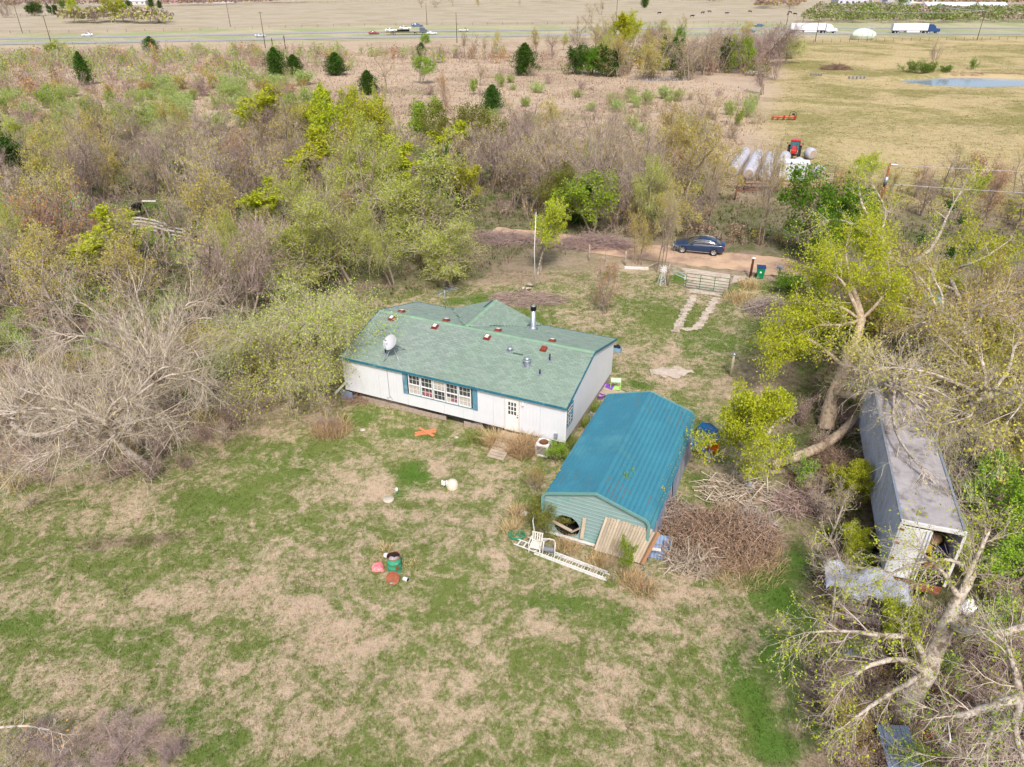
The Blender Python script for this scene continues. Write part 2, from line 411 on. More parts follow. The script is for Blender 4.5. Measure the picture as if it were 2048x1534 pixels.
def ground_material():
    m = bpy.data.materials.new("turf_ground"); m.use_nodes = True
    N = m.node_tree.nodes; L = m.node_tree.links; bs = N["Principled BSDF"]
    col, br, noise, math_ = ground_nodes(N, L)
    fine = noise(22.0, 6, 0.8)
    fr = N.new("ShaderNodeMapRange"); fr.inputs[1].default_value = 0.25; fr.inputs[2].default_value = 0.75; fr.inputs[3].default_value = 0.58; fr.inputs[4].default_value = 1.36
    L.new(fine, fr.inputs[0])
    sp = noise(0.8, 10, 0.8, 1.0)                     # bare dark soil showing in specks
    sr = N.new("ShaderNodeMapRange"); sr.inputs[1].default_value = 0.59; sr.inputs[2].default_value = 0.67
    L.new(sp, sr.inputs[0])
    v = math_('MULTIPLY', br, fr.outputs[0])
    hs = N.new("ShaderNodeHueSaturation"); L.new(col, hs.inputs["Color"]); L.new(v, hs.inputs["Value"])
    mx = N.new("ShaderNodeMix"); mx.data_type = 'RGBA'
    L.new(math_('MULTIPLY', sr.outputs[0], 0.75), mx.inputs["Factor"]); L.new(hs.outputs[0], mx.inputs["A"]); mx.inputs["B"].default_value = (*S(88, 72, 58, 0.8), 1)
    L.new(mx.outputs["Result"], bs.inputs["Base Color"])
    bs.inputs["Roughness"].default_value = 0.95; bs.inputs["Specular IOR Level"].default_value = 0.1
    bp = N.new("ShaderNodeBump"); bp.inputs["Strength"].default_value = 0.6; bp.inputs["Distance"].default_value = 0.12
    L.new(math_('ADD', noise(5.0, 8, 0.75), math_('MULTIPLY', fine, 0.5)), bp.inputs["Height"]); L.new(bp.outputs[0], bs.inputs["Normal"])
    return m

def grass_material():
    m = bpy.data.materials.new("grass_blades"); m.use_nodes = True
    N = m.node_tree.nodes; L = m.node_tree.links; N.remove(N["Principled BSDF"]); out = N["Material Output"]
    col, br, noise, math_ = ground_nodes(N, L)
    ge = N.new("ShaderNodeNewGeometry")
    ir = N.new("ShaderNodeMapRange"); ir.inputs[3].default_value = 0.6; ir.inputs[4].default_value = 1.5
    L.new(ge.outputs["Random Per Island"], ir.inputs[0])
    hs = N.new("ShaderNodeHueSaturation"); L.new(col, hs.inputs["Color"]); L.new(math_('MULTIPLY', br, ir.outputs[0]), hs.inputs["Value"])
    d = N.new("ShaderNodeBsdfDiffuse"); t = N.new("ShaderNodeBsdfTranslucent"); mx = N.new("ShaderNodeMixShader"); mx.inputs[0].default_value = 0.3
    L.new(hs.outputs[0], d.inputs[0]); L.new(hs.outputs[0], t.inputs[0]); L.new(d.outputs[0], mx.inputs[1]); L.new(t.outputs[0], mx.inputs[2]); L.new(mx.outputs[0], out.inputs[0])
    return m

def put_zone(me, X, Y):
    A, B, g = zone(X, Y)
    n = len(me.vertices)
    for nm, a in (("dryc", A), ("grnc", B)):
        at = me.attributes.new(nm, 'FLOAT_COLOR', 'POINT')
        at.data.foreach_set("color", np.concatenate([a, np.ones((n, 1))], 1).astype(np.float32).ravel())
    at = me.attributes.new("green", 'FLOAT', 'POINT'); at.data.foreach_set("value", g.astype(np.float32))

# the ground: one sheet to beyond the horizon, finer near the camera
POND = G(1962, 162)
def height(X, Y):
    near = np.clip((Y - 8) / 20, 0, 1)
    z = wob(X, Y, 0.35, 2.0) * 0.025
    return z
rows = np.concatenate([np.linspace(-60, 8, 14)[:-1], np.linspace(8, 60, 190)[:-1], np.linspace(60, 260, 190)[:-1], 260 * (5500 / 260) ** np.linspace(0, 1, 60)])
tcol = np.sign(np.linspace(-1, 1, 221)) * np.abs(np.linspace(-1, 1, 221)) ** 1.25
YY, TT = np.meshgrid(rows, tcol, indexing='ij')
XX = TT * (np.maximum(YY, 0) * 1.5 + 60)
pc = 1.0
ZZ = height(XX, YY)
# pond basin with raised earth bank
def pond_r(X, Y):
    a = np.arctan2((Y - POND.y) / 0.55, X - POND.x)
    return np.hypot(X - POND.x, (Y - POND.y) / 0.6) / (17.0 + 1.5 * np.sin(a * 2 + 1) + .9 * np.sin(a * 5))
pr = pond_r(XX, YY)
ZZ = ZZ - 1.0 * np.clip(1.12 - pr, 0, 0.3) / 0.3 + 0.55 * np.exp(-((pr - 1.3) / 0.14) ** 2) * (YY > POND.y)
POND2 = G(1322, 157)
p2 = np.hypot((XX - POND2.x) / 7.5, (YY - POND2.y) / 3.6)
ZZ = ZZ - 0.7 * np.clip(1.15 - p2, 0, 0.3) / 0.3
nr, nc = YY.shape
idx = np.arange(nr * nc).reshape(nr, nc)
quads = np.stack([idx[:-1, :-1], idx[:-1, 1:], idx[1:, 1:], idx[1:, :-1]], -1).reshape(-1, 4)
GM = ground_material()
gme = np_mesh("ground", np.stack([XX, YY, ZZ], -1), quads=quads, mats=[GM], smooth_q=np.ones(len(quads), bool))
put_zone(gme, XX.ravel(), YY.ravel())
ground = link("ground", gme); tag(ground, kind="structure")

def strip(name, pts, widths, z, m, jag=0.0, seg=1.0, kind="structure"):
    """a road surface laid along a centre line with slightly ragged edges"""
    rnd = random.Random(len(pts) * 31 + int(widths[0] * 10)); c = []
    for i in range(len(pts) - 1):
        a, b = Vector(pts[i]), Vector(pts[i + 1]); n = max(1, int((b - a).length / seg))
        for k in range(n): c.append((a.lerp(b, k / n), widths[i] + (widths[i + 1] - widths[i]) * k / n))
    c.append((Vector(pts[-1]), widths[-1]))
    vs = []; fs = []
    for i, (p, w) in enumerate(c):
        d = c[min(i + 1, len(c) - 1)][0] - c[max(i - 1, 0)][0]; nrm = Vector((-d.y, d.x, 0)).normalized()
        for t in (-1, -0.33, 0.33, 1):
            q = p + nrm * (t * w / 2 + (rnd.uniform(-jag, jag) if abs(t) == 1 else 0)); vs.append((q.x, q.y, z + (0.0 if abs(t) == 1 else 0.012)))
    for i in range(len(c) - 1):
        for k in range(3):
            a = i * 4 + k; fs.append((a, a + 4, a + 5, a + 1))
    mb = MB(); mb.add(vs, fs); o = mb.build(name, m); tag(o, kind=kind)
    return o
M_dirt = mat("dirt_road", S(212, 178, 146, .8), rough=.95, var=.16, scale=.6, col2=S(182, 150, 130, .8), thr=.55, bump=.4, bscale=14)
M_gravel = mat("pale_gravel", S(214, 196, 178, .8), rough=.95, var=.2, scale=1.8, col2=S(176, 156, 130, .8), thr=.57, bump=.5, bscale=22)
M_asph = mat("highway_asphalt", S(190, 180, 186, .66), rough=.9, var=.06, scale=.15)
M_white = mat("white_line", S(240, 238, 230, .85), rough=.8)
strip("dirt_road", [G(985, 462, 0), G(1120, 478, 0), G(1230, 497, 0), G(1400, 516, 0), G(1600, 540, 0), G(1800, 575, 0), G(2050, 640, 0), G(2400, 740, 0)], [2.5, 3.2, 4.2, 4.6, 5.0, 5.0, 4.6, 4.6], 0.035, M_dirt, jag=.35, seg=.8)
strip("driveway_apron", [G(1425, 545, 0), G(1415, 562, 0), G(1408, 590, 0)], [6.0, 3.8, 2.6], 0.05, M_gravel, jag=.3, seg=.2)
for a in ([(1388, 592), (1372, 620), (1358, 650), (1352, 665)], [(1432, 596), (1418, 620), (1404, 645), (1390, 660)]):
    strip("driveway_track", [G(x, y) for x, y in a], [.62, .55, .6, .5], 0.045, M_gravel, jag=.16, seg=.18)
strip("driveway_track", [G(1348, 655), G(1380, 660), G(1405, 652)], [.5, .5, .3], 0.05, M_gravel, jag=.14, seg=.18)
strip("gravel_patch", [G(1300, 745), G(1345, 745), G(1385, 742)], [.7, 1.5, .4], 0.04, M_gravel, jag=.22, seg=.18)
hw_near = [(-1600, 119), (0, 87.6), (350, 82), (700, 75.5), (1024, 71.5), (1350, 67.5), (1700, 67.3), (2048, 67.6), (3600, 70)]
hw_far = [(-1600, 102), (0, 77.4), (350, 71.5), (700, 64.5), (1024, 60.5), (1350, 57.2), (1700, 56.2), (2048, 56.0), (3600, 56)]
strip("highway", [G(*p) for p in hw_near], [11] * 9, 0.10, M_asph, seg=10)
strip("highway", [G(*p) for p in hw_far], [10.5] * 9, 0.10, M_asph, seg=10)
# painted edge lines and lane dashes
def offset_line(pts, off):
    P = [G(*p) for p in pts]; out = []
    for i, p in enumerate(P):
        d = P[min(i + 1, len(P) - 1)] - P[max(i - 1, 0)]; out.append(p + Vector((-d.y, d.x, 0)).normalized() * off)
    return out
for pts, hwid in ((hw_near, 11), (hw_far, 10.5)):
    for off in (-3.9, 3.5):
        strip("road_marking", offset_line(pts, off), [.18] * 9, 0.125, M_white, seg=40)
    ol = offset_line(pts, -.2); mb = MB()
    for i in range(len(ol) - 1):
        a, b = ol[i], ol[i + 1]; L_ = (b - a).length; d = (b - a) / L_; t = 0
        while t < L_ - 3:
            q0 = a + d * t; q1 = a + d * (t + 3); n_ = Vector((-d.y, d.x, 0)) * .08
            mb.add([(q0 + n_).to_tuple()[:2] + (.13,), (q0 - n_).to_tuple()[:2] + (.13,), (q1 - n_).to_tuple()[:2] + (.13,), (q1 + n_).to_tuple()[:2] + (.13,)], [(0, 1, 2, 3)]); t += 12
    tag(mb.build("road_marking", M_white), kind="structure")
# water
M_water = bpy.data.materials.new("pond_water"); M_water.use_nodes = True
_b = M_water.node_tree.nodes["Principled BSDF"]; _b.inputs["Base Color"].default_value = (*S(176, 196, 222, .62), 1); _b.inputs["Roughness"].default_value = 0.12; _b.inputs["Specular IOR Level"].default_value = .9  # pale blue base colour imitates the sky mirrored in the water
_n = M_water.node_tree.nodes.new("ShaderNodeTexNoise"); _n.inputs["Scale"].default_value = 1.2
_u = M_water.node_tree.nodes.new("ShaderNodeBump"); _u.inputs["Strength"].default_value = .08
M_water.node_tree.links.new(_n.outputs[0], _u.inputs["Height"]); M_water.node_tree.links.new(_u.outputs[0], _b.inputs["Normal"])
mb = MB(); mb.add([(POND.x + 21 * math.cos(t), POND.y + 12.5 * math.sin(t), -.28) for t in [i * math.pi / 24 for i in range(48)]], [tuple(range(48))]); tag(mb.build("pond_water", M_water), kind="structure")
mb = MB(); mb.add([(POND2.x + 8.4 * math.cos(t), POND2.y + 4.2 * math.sin(t), -.25) for t in [i * math.pi / 16 for i in range(32)]], [tuple(range(32))]); tag(mb.build("creek_water", M_water), kind="structure")

# ------------------------------------------------------------------ trees
UP = Vector((0, 0, 1))
def gen_tree(seed, h=8.0, stems=1, tilt=0.15, l0=0.75, r0=0.16, nseg=(5, 5, 4, 2), kids=(2, 2, 2), bare=(0.35, 0.2, 0.1), ang=(0.9, 0.8, 0.7), lr=(0.6, 0.55, 0.5),
             trop=(0.02, 0.03, 0.0, 0.0), wobv=(0.12, 0.2, 0.25, 0.3), rr=0.55, minr=0.006, stem_sp=0.3, leaves=0, lsize=0.09, lspread=0.15, lasp=0.6, lev_leaf=2, lean=(0, 0), split=2, llow=0.0):
    rn = random.Random(seed); gs = rn.gauss
    A = []; B = []; RA = []; RB = []; LV = []
    maxl = len(nseg) - 1
    def branch(px, py, pz, dx, dy, dz, L, r, lev):
        n = nseg[lev]; sl = L / n; w = wobv[lev]; tr = trop[lev]
        for i in range(n):
            dx += gs(0, w); dy += gs(0, w); dz += gs(0, w) + tr
            q = math.sqrt(dx * dx + dy * dy + dz * dz) + 1e-9; dx /= q; dy /= q; dz /= q
            if pz + dz * sl < 0.03: dz = abs(dz) * 0.3
            nx, ny, nz = px + dx * sl, py + dy * sl, pz + dz * sl
            ra = max(minr, r * (1 - 0.75 * i / n)); rb = max(minr * .7, r * (1 - 0.75 * (i + 1) / n))
            A.append((px, py, pz)); B.append((nx, ny, nz)); RA.append(ra); RB.append(rb); LV.append(lev)
            if lev < maxl and (i + 1) / n >= bare[lev]:
                for k in range(kids[lev]):
                    th = ang[lev] * rn.uniform(0.7, 1.25); t = rn.random()
                    ax, ay, az = gs(0, 1), gs(0, 1), gs(0, 1)
                    dt = ax * dx + ay * dy + az * dz; ax -= dt * dx; ay -= dt * dy; az -= dt * dz
                    q = math.sqrt(ax * ax + ay * ay + az * az) + 1e-9
                    ct, st = math.cos(th), math.sin(th) / q
                    fr = (i + t) / n
                    branch(px + (nx - px) * t, py + (ny - py) * t, pz + (nz - pz) * t, dx * ct + ax * st, dy * ct + ay * st, dz * ct + az * st,
                           L * lr[lev] * (1.15 - 0.6 * fr) * rn.uniform(0.75, 1.2), max(minr, ra * rr), lev + 1)
            px, py, pz = nx, ny, nz
    for s_ in range(stems):
        a = rn.uniform(0, 6.28); t = tilt * rn.uniform(0.5, 1.3)
        branch(gs(0, stem_sp) if stems > 1 else 0, gs(0, stem_sp) if stems > 1 else 0, -0.15, math.cos(a) * t + lean[0], math.sin(a) * t + lean[1], 1.0, h * l0 * rn.uniform(0.8, 1.1), r0 * rn.uniform(.8, 1.1), 0)
    A = np.array(A); B = np.array(B); RA = np.array(RA); RB = np.array(RB); LV = np.array(LV)
    return seg_tree(A, B, RA, RB, LV, seed, leaves, lsize, lspread, lasp, lev_leaf, split, llow)

def tubes(A, B, RA, RB, n):
    D = B - A; L = np.linalg.norm(D, axis=1, keepdims=True) + 1e-9; D = D / L
    ref = np.where(np.abs(D[:, 2:3]) > 0.9, np.array([[1.0, 0, 0]]), np.array([[0, 0, 1.0]]))
    U = np.cross(ref, D); U /= np.linalg.norm(U, axis=1, keepdims=True) + 1e-9; W = np.cross(D, U)
    t = np.arange(n) * 2 * np.pi / n
    ring = U[:, None] * np.cos(t)[None, :, None] + W[:, None] * np.sin(t)[None, :, None]
    V = np.concatenate([A[:, None] + ring * RA[:, None, None], (B + D * RB[:, None] * 0.4)[:, None] + ring * RB[:, None, None]], 1)
    m = len(A); base = (np.arange(m) * 2 * n)[:, None]
    k = np.arange(n)[None]; k2 = (k + 1) % n
    Q = np.stack([base + k, base + k2, base + k2 + n, base + k + n], -1).reshape(-1, 4)
    return V.reshape(-1, 3), Q

def leaf_quads(C, size, asp, rng, flat=0.0):
    n = len(C)
    u = rng.normal(size=(n, 3)); u /= np.linalg.norm(u, axis=1, keepdims=True)
    v = rng.normal(size=(n, 3)); v -= (v * u).sum(1, keepdims=True) * u; v /= np.linalg.norm(v, axis=1, keepdims=True)
    s = size * rng.uniform(0.6, 1.35, size=(n, 1))
    V = np.stack([C - u * s * .5, C + v * s * asp * .5, C + u * s * .5, C - v * s * asp * .5], 1).reshape(-1, 3)
    return V, np.arange(n * 4).reshape(-1, 4)

def seg_tree(A, B, RA, RB, LV, seed, leaves, lsize, lspread, lasp, lev_leaf, split=2, llow=0.0):
    rng = np.random.default_rng(seed)
    out = {}
    lo = LV < split
    V, Q = tubes(A[lo], B[lo], RA[lo], RB[lo], 6)
    out['wood'] = (V, Q)
    hi = ~lo
    fine = LV[hi] == LV.max()
    V, Q = tubes(A[hi][~fine], B[hi][~fine], RA[hi][~fine], RB[hi][~fine], 3)
    V2, Q2 = tubes(A[hi][fine], B[hi][fine], RA[hi][fine] * 1.1, RB[hi][fine], 2); Q2 = Q2[::2]
    Q = np.concatenate([Q, Q2 + len(V)]); V = np.concatenate([V, V2])
    Vs, Qs, ms = [V], [Q], [np.zeros(len(Q), int)]
    if leaves:
        cand = np.where((LV >= lev_leaf) & (B[:, 2] > llow))[0]
        pick = rng.choice(cand, leaves); t = rng.random((leaves, 1))
        C = A[pick] + (B[pick] - A[pick]) * t + rng.normal(scale=lspread, size=(leaves, 3))
        C[:, 2] = np.maximum(C[:, 2], 0.05)
        LVt, LQ = leaf_quads(C, lsize, lasp, rng)
        Vs.append(LVt); Qs.append(LQ + len(V)); ms.append(np.ones(len(LQ), int))
    out['crown'] = (np.concatenate(Vs), np.concatenate(Qs), np.concatenate(ms))
    allp = np.concatenate([A, B]); out['h'] = float(np.percentile(allp[:, 2], 99.5)); out['w'] = float(np.percentile(np.hypot(allp[:, 0], allp[:, 1]), 97) * 2)
    return out

PROTO = {}
def proto(kind, t, mwood, mtwig, mleaf, split=True):
    """meshes of one kind of tree: trunk with limbs, crown of twigs and leaves"""
    h, w = t['h'], t['w']
    if split:
        a = np_mesh(kind + "_trunk", t['wood'][0], quads=t['wood'][1], mats=[mwood], smooth_q=np.ones(len(t['wood'][1]), bool))
        b = np_mesh(kind + "_crown", t['crown'][0], quads=t['crown'][1], qmat=t['crown'][2], mats=[mtwig, mleaf or mtwig])
        PROTO.setdefault(kind, []).append((a, b, h, w))
    else:
        V = np.concatenate([t['wood'][0], t['crown'][0]]); Q = np.concatenate([t['wood'][1], t['crown'][1] + len(t['wood'][0])])
        m_ = np.concatenate([np.zeros(len(t['wood'][1]), int), t['crown'][2]])
        b = np_mesh(kind, V, quads=Q, qmat=m_, mats=[mtwig, mleaf or mtwig])
        PROTO.setdefault(kind, []).append((None, b, h, w))
_cnt = {}
def plant(kind, p, h, w=None, label=None, name=None, cat=None, group=None, rz=None, var=None, tilt=(0, 0)):
    L = PROTO[kind]; i = _cnt.get(kind, 0); _cnt[kind] = i + 1
    if var is None: var = (i * 7 + i // len(L)) % len(L)
    a, b, ph, pw = L[var % len(L)]
    s = h / ph; sx = s if w is None else w / pw
    rz = random.uniform(0, 6.28) if rz is None else rz
    if a is None:
        o = link(name or "shrub", b); o.location = (p[0], p[1], p[2] if len(p) > 2 else 0); o.rotation_euler = (tilt[0], tilt[1], rz); o.scale = (sx, sx, s)
        return tag(o, label, cat or "shrub", group)
    o = empty(name or "tree", (p[0], p[1], p[2] if len(p) > 2 else 0), rz, label, cat or "tree", group)
    o.rotation_euler = (tilt[0], tilt[1], rz); o.scale = (sx, sx, s)
    link("trunk", a, o); link("crown", b, o)
    return o

M_barkp = mat("pale_bark", S(206, 192, 176, .85), rough=.9, var=.3, scale=5, col2=S(140, 122, 102, .8), thr=.53, bump=.8, bscale=22, obj=.08)
M_barkt = mat("tan_bark", S(194, 172, 146, .88), rough=.95, var=.25, scale=5, col2=S(156, 134, 110, .84), thr=.55, bump=.8, bscale=22)
M_barkg = mat("grey_bark", S(158, 140, 124, .8), rough=.95, var=.25, scale=5, bump=.5, bscale=25, obj=.12)
M_barkb = mat("brown_bark", S(130, 104, 82, .8), rough=.95, var=.25, scale=5, bump=.5, bscale=25, obj=.12)
M_twigp = mat("pale_twig", S(206, 190, 168, .85), rough=.9, var=.15, scale=4, isl=.22, obj=.08)
M_twigg = mat("grey_twig", S(184, 166, 154, .85), rough=.95, var=.15, scale=2, isl=.28, obj=.15)
M_twigm = mat("mauve_twig", S(172, 148, 140, .85), rough=.95, var=.15, scale=2, isl=.28, obj=.16)
M_twigb = mat("brown_twig", S(166, 138, 116, .82), rough=.95, var=.15, scale=2, isl=.28, obj=.14)
L_olive = leafmat("olive_feather_leaf", S(182, 190, 88, .98), isl=.3, objv=.12, hue=.012)
L_yel = leafmat("yellow_green_leaf", S(190, 196, 54, .9), isl=.28, objv=.12, hue=.015)
L_lime = leafmat("lime_leaf", S(150, 178, 56, .9), isl=.3, objv=.12, hue=.015)
L_green = leafmat("fresh_green_leaf", S(112, 152, 44, .85), isl=.35, objv=.12, hue=.015)
L_dark = leafmat("dark_green_leaf", S(78, 114, 48, .85), isl=.4, objv=.15, hue=.01)
L_cedar = leafmat("cedar_needles", S(74, 106, 42, .85), isl=.6, objv=.15, hue=.012, trans=.12)
L_oliv2 = leafmat("dark_olive_leaf", S(136, 140, 56, .8), isl=.35, objv=.12, hue=.012)
L_orange = leafmat("rusty_orange_leaf", S(206, 156, 98, .85), isl=.3, objv=.12, hue=.02)
L_brown = leafmat("dry_brown_leaf", S(190, 162, 138, .85), isl=.35, objv=.12, hue=.01)
L_gold = leafmat("golden_leaf", S(202, 186, 92, .85), isl=.3, objv=.12, hue=.02)
L_haze = leafmat("pale_olive_leaf", S(172, 192, 102, .95), isl=.25, objv=.1, hue=.015)

for i in range(4):   # bare, grey-brown fine twigged trees
    proto("bare", gen_tree(100 + i, h=7, stems=(1, 2, 3, 2)[i], tilt=.35, r0=.11, nseg=(6, 5, 4, 2), kids=(2, 2, 2), leaves=1100, lsize=.1, lspread=.1, wobv=(.12, .18, .22, .28)), M_barkg, M_twigg, L_gold)
for i in range(3):
    proto("mauve", gen_tree(120 + i, h=6, stems=3 + i, tilt=.5, r0=.07, nseg=(5, 5, 4, 2), kids=(2, 2, 2), leaves=300, lsize=.08, lspread=.1), M_barkg, M_twigm, L_brown)
for i in range(3):   # olive, feathery
    proto("olive", gen_tree(140 + i, h=7, stems=2, tilt=.45, r0=.13, nseg=(5, 5, 4, 2), kids=(2, 2, 2), ang=(1.0, .9, .8), trop=(.02, .0, -.05, -.08), leaves=15000, lsize=.1, lasp=.35, lspread=.16), M_barkg, M_twigp, L_olive)
for i in range(3):   # yellow-green
    proto("yellow", gen_tree(160 + i, h=8, stems=(1, 2, 1)[i], tilt=.2, r0=.12, nseg=(6, 5, 4, 2), kids=(2, 2, 2), ang=(.7, .7, .7), trop=(.02, .08, .05, 0), leaves=7000, lsize=.16, lspread=.1), M_barkp, M_twigp, L_yel)
for i in range(2):
    proto("lime", gen_tree(180 + i, h=6, stems=2, tilt=.3, r0=.09, nseg=(6, 5, 4, 2), kids=(2, 2, 1), leaves=5500, lsize=.15, lspread=.14), M_barkg, M_twigg, L_lime)
for i in range(2):
    proto("bushy", gen_tree(190 + i, h=6, stems=3, tilt=.5, r0=.1, nseg=(5, 5, 4, 2), kids=(2, 2, 2), leaves=11000, lsize=.17, lspread=.2), M_barkb, M_twigb, L_green)
for i in range(2):
    proto("darkbush", gen_tree(195 + i, h=5, stems=3, tilt=.6, r0=.1, nseg=(5, 5, 4, 2), kids=(2, 2, 2), leaves=9000, lsize=.19, lspread=.2), M_barkb, M_twigb, L_dark)
proto("darkolive", gen_tree(200, h=8, stems=3, tilt=.5, r0=.15, nseg=(5, 5, 4, 2), kids=(2, 2, 2), leaves=11000, lsize=.16, lspread=.2), M_barkb, M_twigb, L_oliv2)
for i in range(2):
    proto("rust", gen_tree(210 + i, h=5, stems=3, tilt=.4, r0=.07, nseg=(5, 5, 4, 2), kids=(2, 2, 1), leaves=1500, lsize=.1, lspread=.12), M_barkg, M_twigm, L_orange)
for i in range(2):
    proto("goldleaf", gen_tree(215 + i, h=7, stems=2, tilt=.4, r0=.11, nseg=(5, 5, 4, 2), kids=(2, 2, 2), leaves=5500, lsize=.11, lspread=.14), M_barkg, M_twigp, L_gold)
def low(kind, seed, n, mt, ml, leaves, lsize=.12, stems=9, h=2.6, **kw):
    for i in range(n):
        a = dict(h=h, stems=stems, tilt=.55, r0=.025, nseg=(4, 3, 3), kids=(2, 2), bare=(.2, .1), ang=(.6, .6), lr=(.55, .5), trop=(.03, .02, 0), wobv=(.15, .2, .25), minr=.008, stem_sp=.35, leaves=leaves, lsize=lsize, lspread=.12, lev_leaf=1)
        a.update(kw); proto(kind, gen_tree(seed + i, **a), mt, mt, ml, split=False)
proto("yellownear", gen_tree(165, h=6, stems=2, tilt=.1, r0=.1, nseg=(6, 5, 4, 2), kids=(2, 2, 2), ang=(.8, .7, .7), trop=(.05, .04, .03, 0), wobv=(.06, .2, .25, .3), leaves=19000, lsize=.1, lspread=.12), M_barkp, M_twigp, L_yel)
low("shrub_bare", 300, 4, M_twigm, L_brown, 260)
low("shrub_grey", 310, 3, M_twigg, L_gold, 260)
low("shrub_haze", 320, 4, M_twigg, L_haze, 2600, lsize=.11)
low("shrub_lime", 330, 3, M_twigg, L_lime, 1800, lsize=.12)
low("shrub_rust", 340, 3, M_twigm, L_orange, 700, lsize=.11)
low("shrub_gold", 350, 2, M_twigb, L_gold, 1500, lsize=.11)
low("shrub_green", 360, 2, M_twigb, L_green, 2500, lsize=.13)
low("shrub_brown", 370, 2, M_twigb, L_brown, 1600, lsize=.12)
def gen_cedar(seed, h=5.0, w=3.4):
    rng = np.random.default_rng(seed); A = [(0, 0, -.1)]; B = [(0, 0, h * .95)]; RA = [.14]; RB = [.02]; LV = [0]; C = []
    n = 260; lobes = [(rng.uniform(0, 6.28), rng.uniform(.05, .95)) for _ in range(16)]
    for i in range(n):
        z = h * (.04 + .93 * (i / n)); f = 1 - (i / n); r = w / 2 * (min(1, f * 1.9) ** .75) * (1 + sum(.34 * math.exp(-((math.sin((i * 2.399 - a_) / 2) * 2) ** 2) / .12 - ((f - z_) / .13) ** 2) for a_, z_ in lobes)) * (.36 + .42 * rng.random() + .26 * math.sin(i * 2.399 * 3 + i * .11) * math.sin(i * .07)) * (0.85 if i / n < .05 else 1)
        a = i * 2.399; d = np.array([math.cos(a), math.sin(a), .35]); e = np.array([0, 0, z * .97]) + d * r
        A.append((0, 0, max(0.05, z - .2))); B.append(tuple(e)); RA.append(.02); RB.append(.006); LV.append(2)
        k = 42; t = 1.06 - rng.random(k) ** 2 * .65
        C.append(np.array([0, 0, z]) + d * r * t[:, None] + rng.normal(scale=.15, size=(k, 3)) * (1.1 if f > .2 else .6))
    C = np.concatenate(C); C[:, 2] = np.maximum(C[:, 2], .04)
    A, B = np.array(A), np.array(B); t = seg_tree(A, B, np.array(RA), np.array(RB), np.array(LV), seed, 0, .1, .1, .6, 2, split=1)
    LVt, LQ = leaf_quads(C, .17, .5, rng)
    V, Q, m_ = t['crown']
    t['crown'] = (np.concatenate([V, LVt]), np.concatenate([Q, LQ + len(V)]), np.concatenate([m_, np.ones(len(LQ), int)]))
    t['h'], t['w'] = h, w
    return t
for i in range(3): proto("cedar", gen_cedar(400 + i), M_barkb, M_twigb, L_cedar)
# ------------------------------------------------------------------ the mobile home
HRZ = math.radians(-23.9)
HO = Vector((-10.13, 37.7, 0))
M_siding = mat("white_siding", S(236, 237, 240, .82), rough=.6, var=.035, scale=1.2, col2=S(220, 218, 214, .82), thr=.66, bump=.05, bscale=6)
M_trim = mat("teal_trim", S(48, 120, 140, .8), rough=.5, var=.2, scale=4, col2=S(120, 160, 165, .8), thr=.62)
M_wood = mat("weathered_wood", S(196, 178, 156, .8), rough=.9, var=.15, scale=3, isl=.15, obj=.12, stretch=(1, 1, .3), bump=.3)
M_osb = mat("plywood_skirt", S(190, 172, 158, .75), rough=.9, var=.12, scale=9, col2=S(160, 128, 104, .75), thr=.58, obj=.06)
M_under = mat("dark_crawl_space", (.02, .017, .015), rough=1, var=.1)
M_roofb = mat("roof_underlay", S(84, 108, 96, .7), rough=.95)
def shingle_mat():
    m = mat("green_shingles", S(144, 163, 146, .82), rough=.92, var=.04, scale=.5, isl=.12, col2=S(148, 162, 150, .82), thr=.52, bump=.3, bscale=60, stretch=(1.6, .4, .4))
    return m
M_shin = shingle_mat()
M_cap = mat("ridge_shingles", S(142, 172, 144, .82), rough=.92, var=.1, scale=1.5, isl=.08)
M_glass = bpy.data.materials.new("window_glass"); M_glass.use_nodes = True
_b = M_glass.node_tree.nodes["Principled BSDF"]; _b.inputs["Base Color"].default_value = (.05, .055, .06, 1); _b.inputs["Roughness"].default_value = .06; _b.inputs["Specular IOR Level"].default_value = .7
M_blind = mat("window_blind", S(214, 206, 196, .7), rough=.35, var=.08, scale=3)
M_pinkcloth = mat("pink_curtain", S(190, 120, 130, .6), rough=.6)
M_metal = mat("galvanised_metal", S(190, 196, 204, .8), rough=.4, metal=.6, var=.12, scale=6)
M_dishm = mat("dish_grey", S(206, 206, 208, .8), rough=.5, var=.04)
M_redv = mat("rusty_red_vent", S(150, 72, 54, .72), rough=.6, var=.15, scale=6)
M_whit = mat("white_paint", S(240, 238, 234, .88), rough=.55, var=.05, scale=4)
M_black = mat("black_rubber", (.02, .02, .022), rough=.6)
M_bluesh = mat("faded_blue_shutter", S(104, 150, 170, .8), rough=.7, var=.15, scale=5, col2=S(160, 180, 185, .8), thr=.6)

house = empty("mobile_home", HO, HRZ, "long white mobile home with a green shingle roof and teal roof edges", "house")
W, D, ZB, ZE, ZR, YR = 14.2, 8.7, .58, 2.93, 4.11, 4.35
SL = (ZR - ZE) / YR
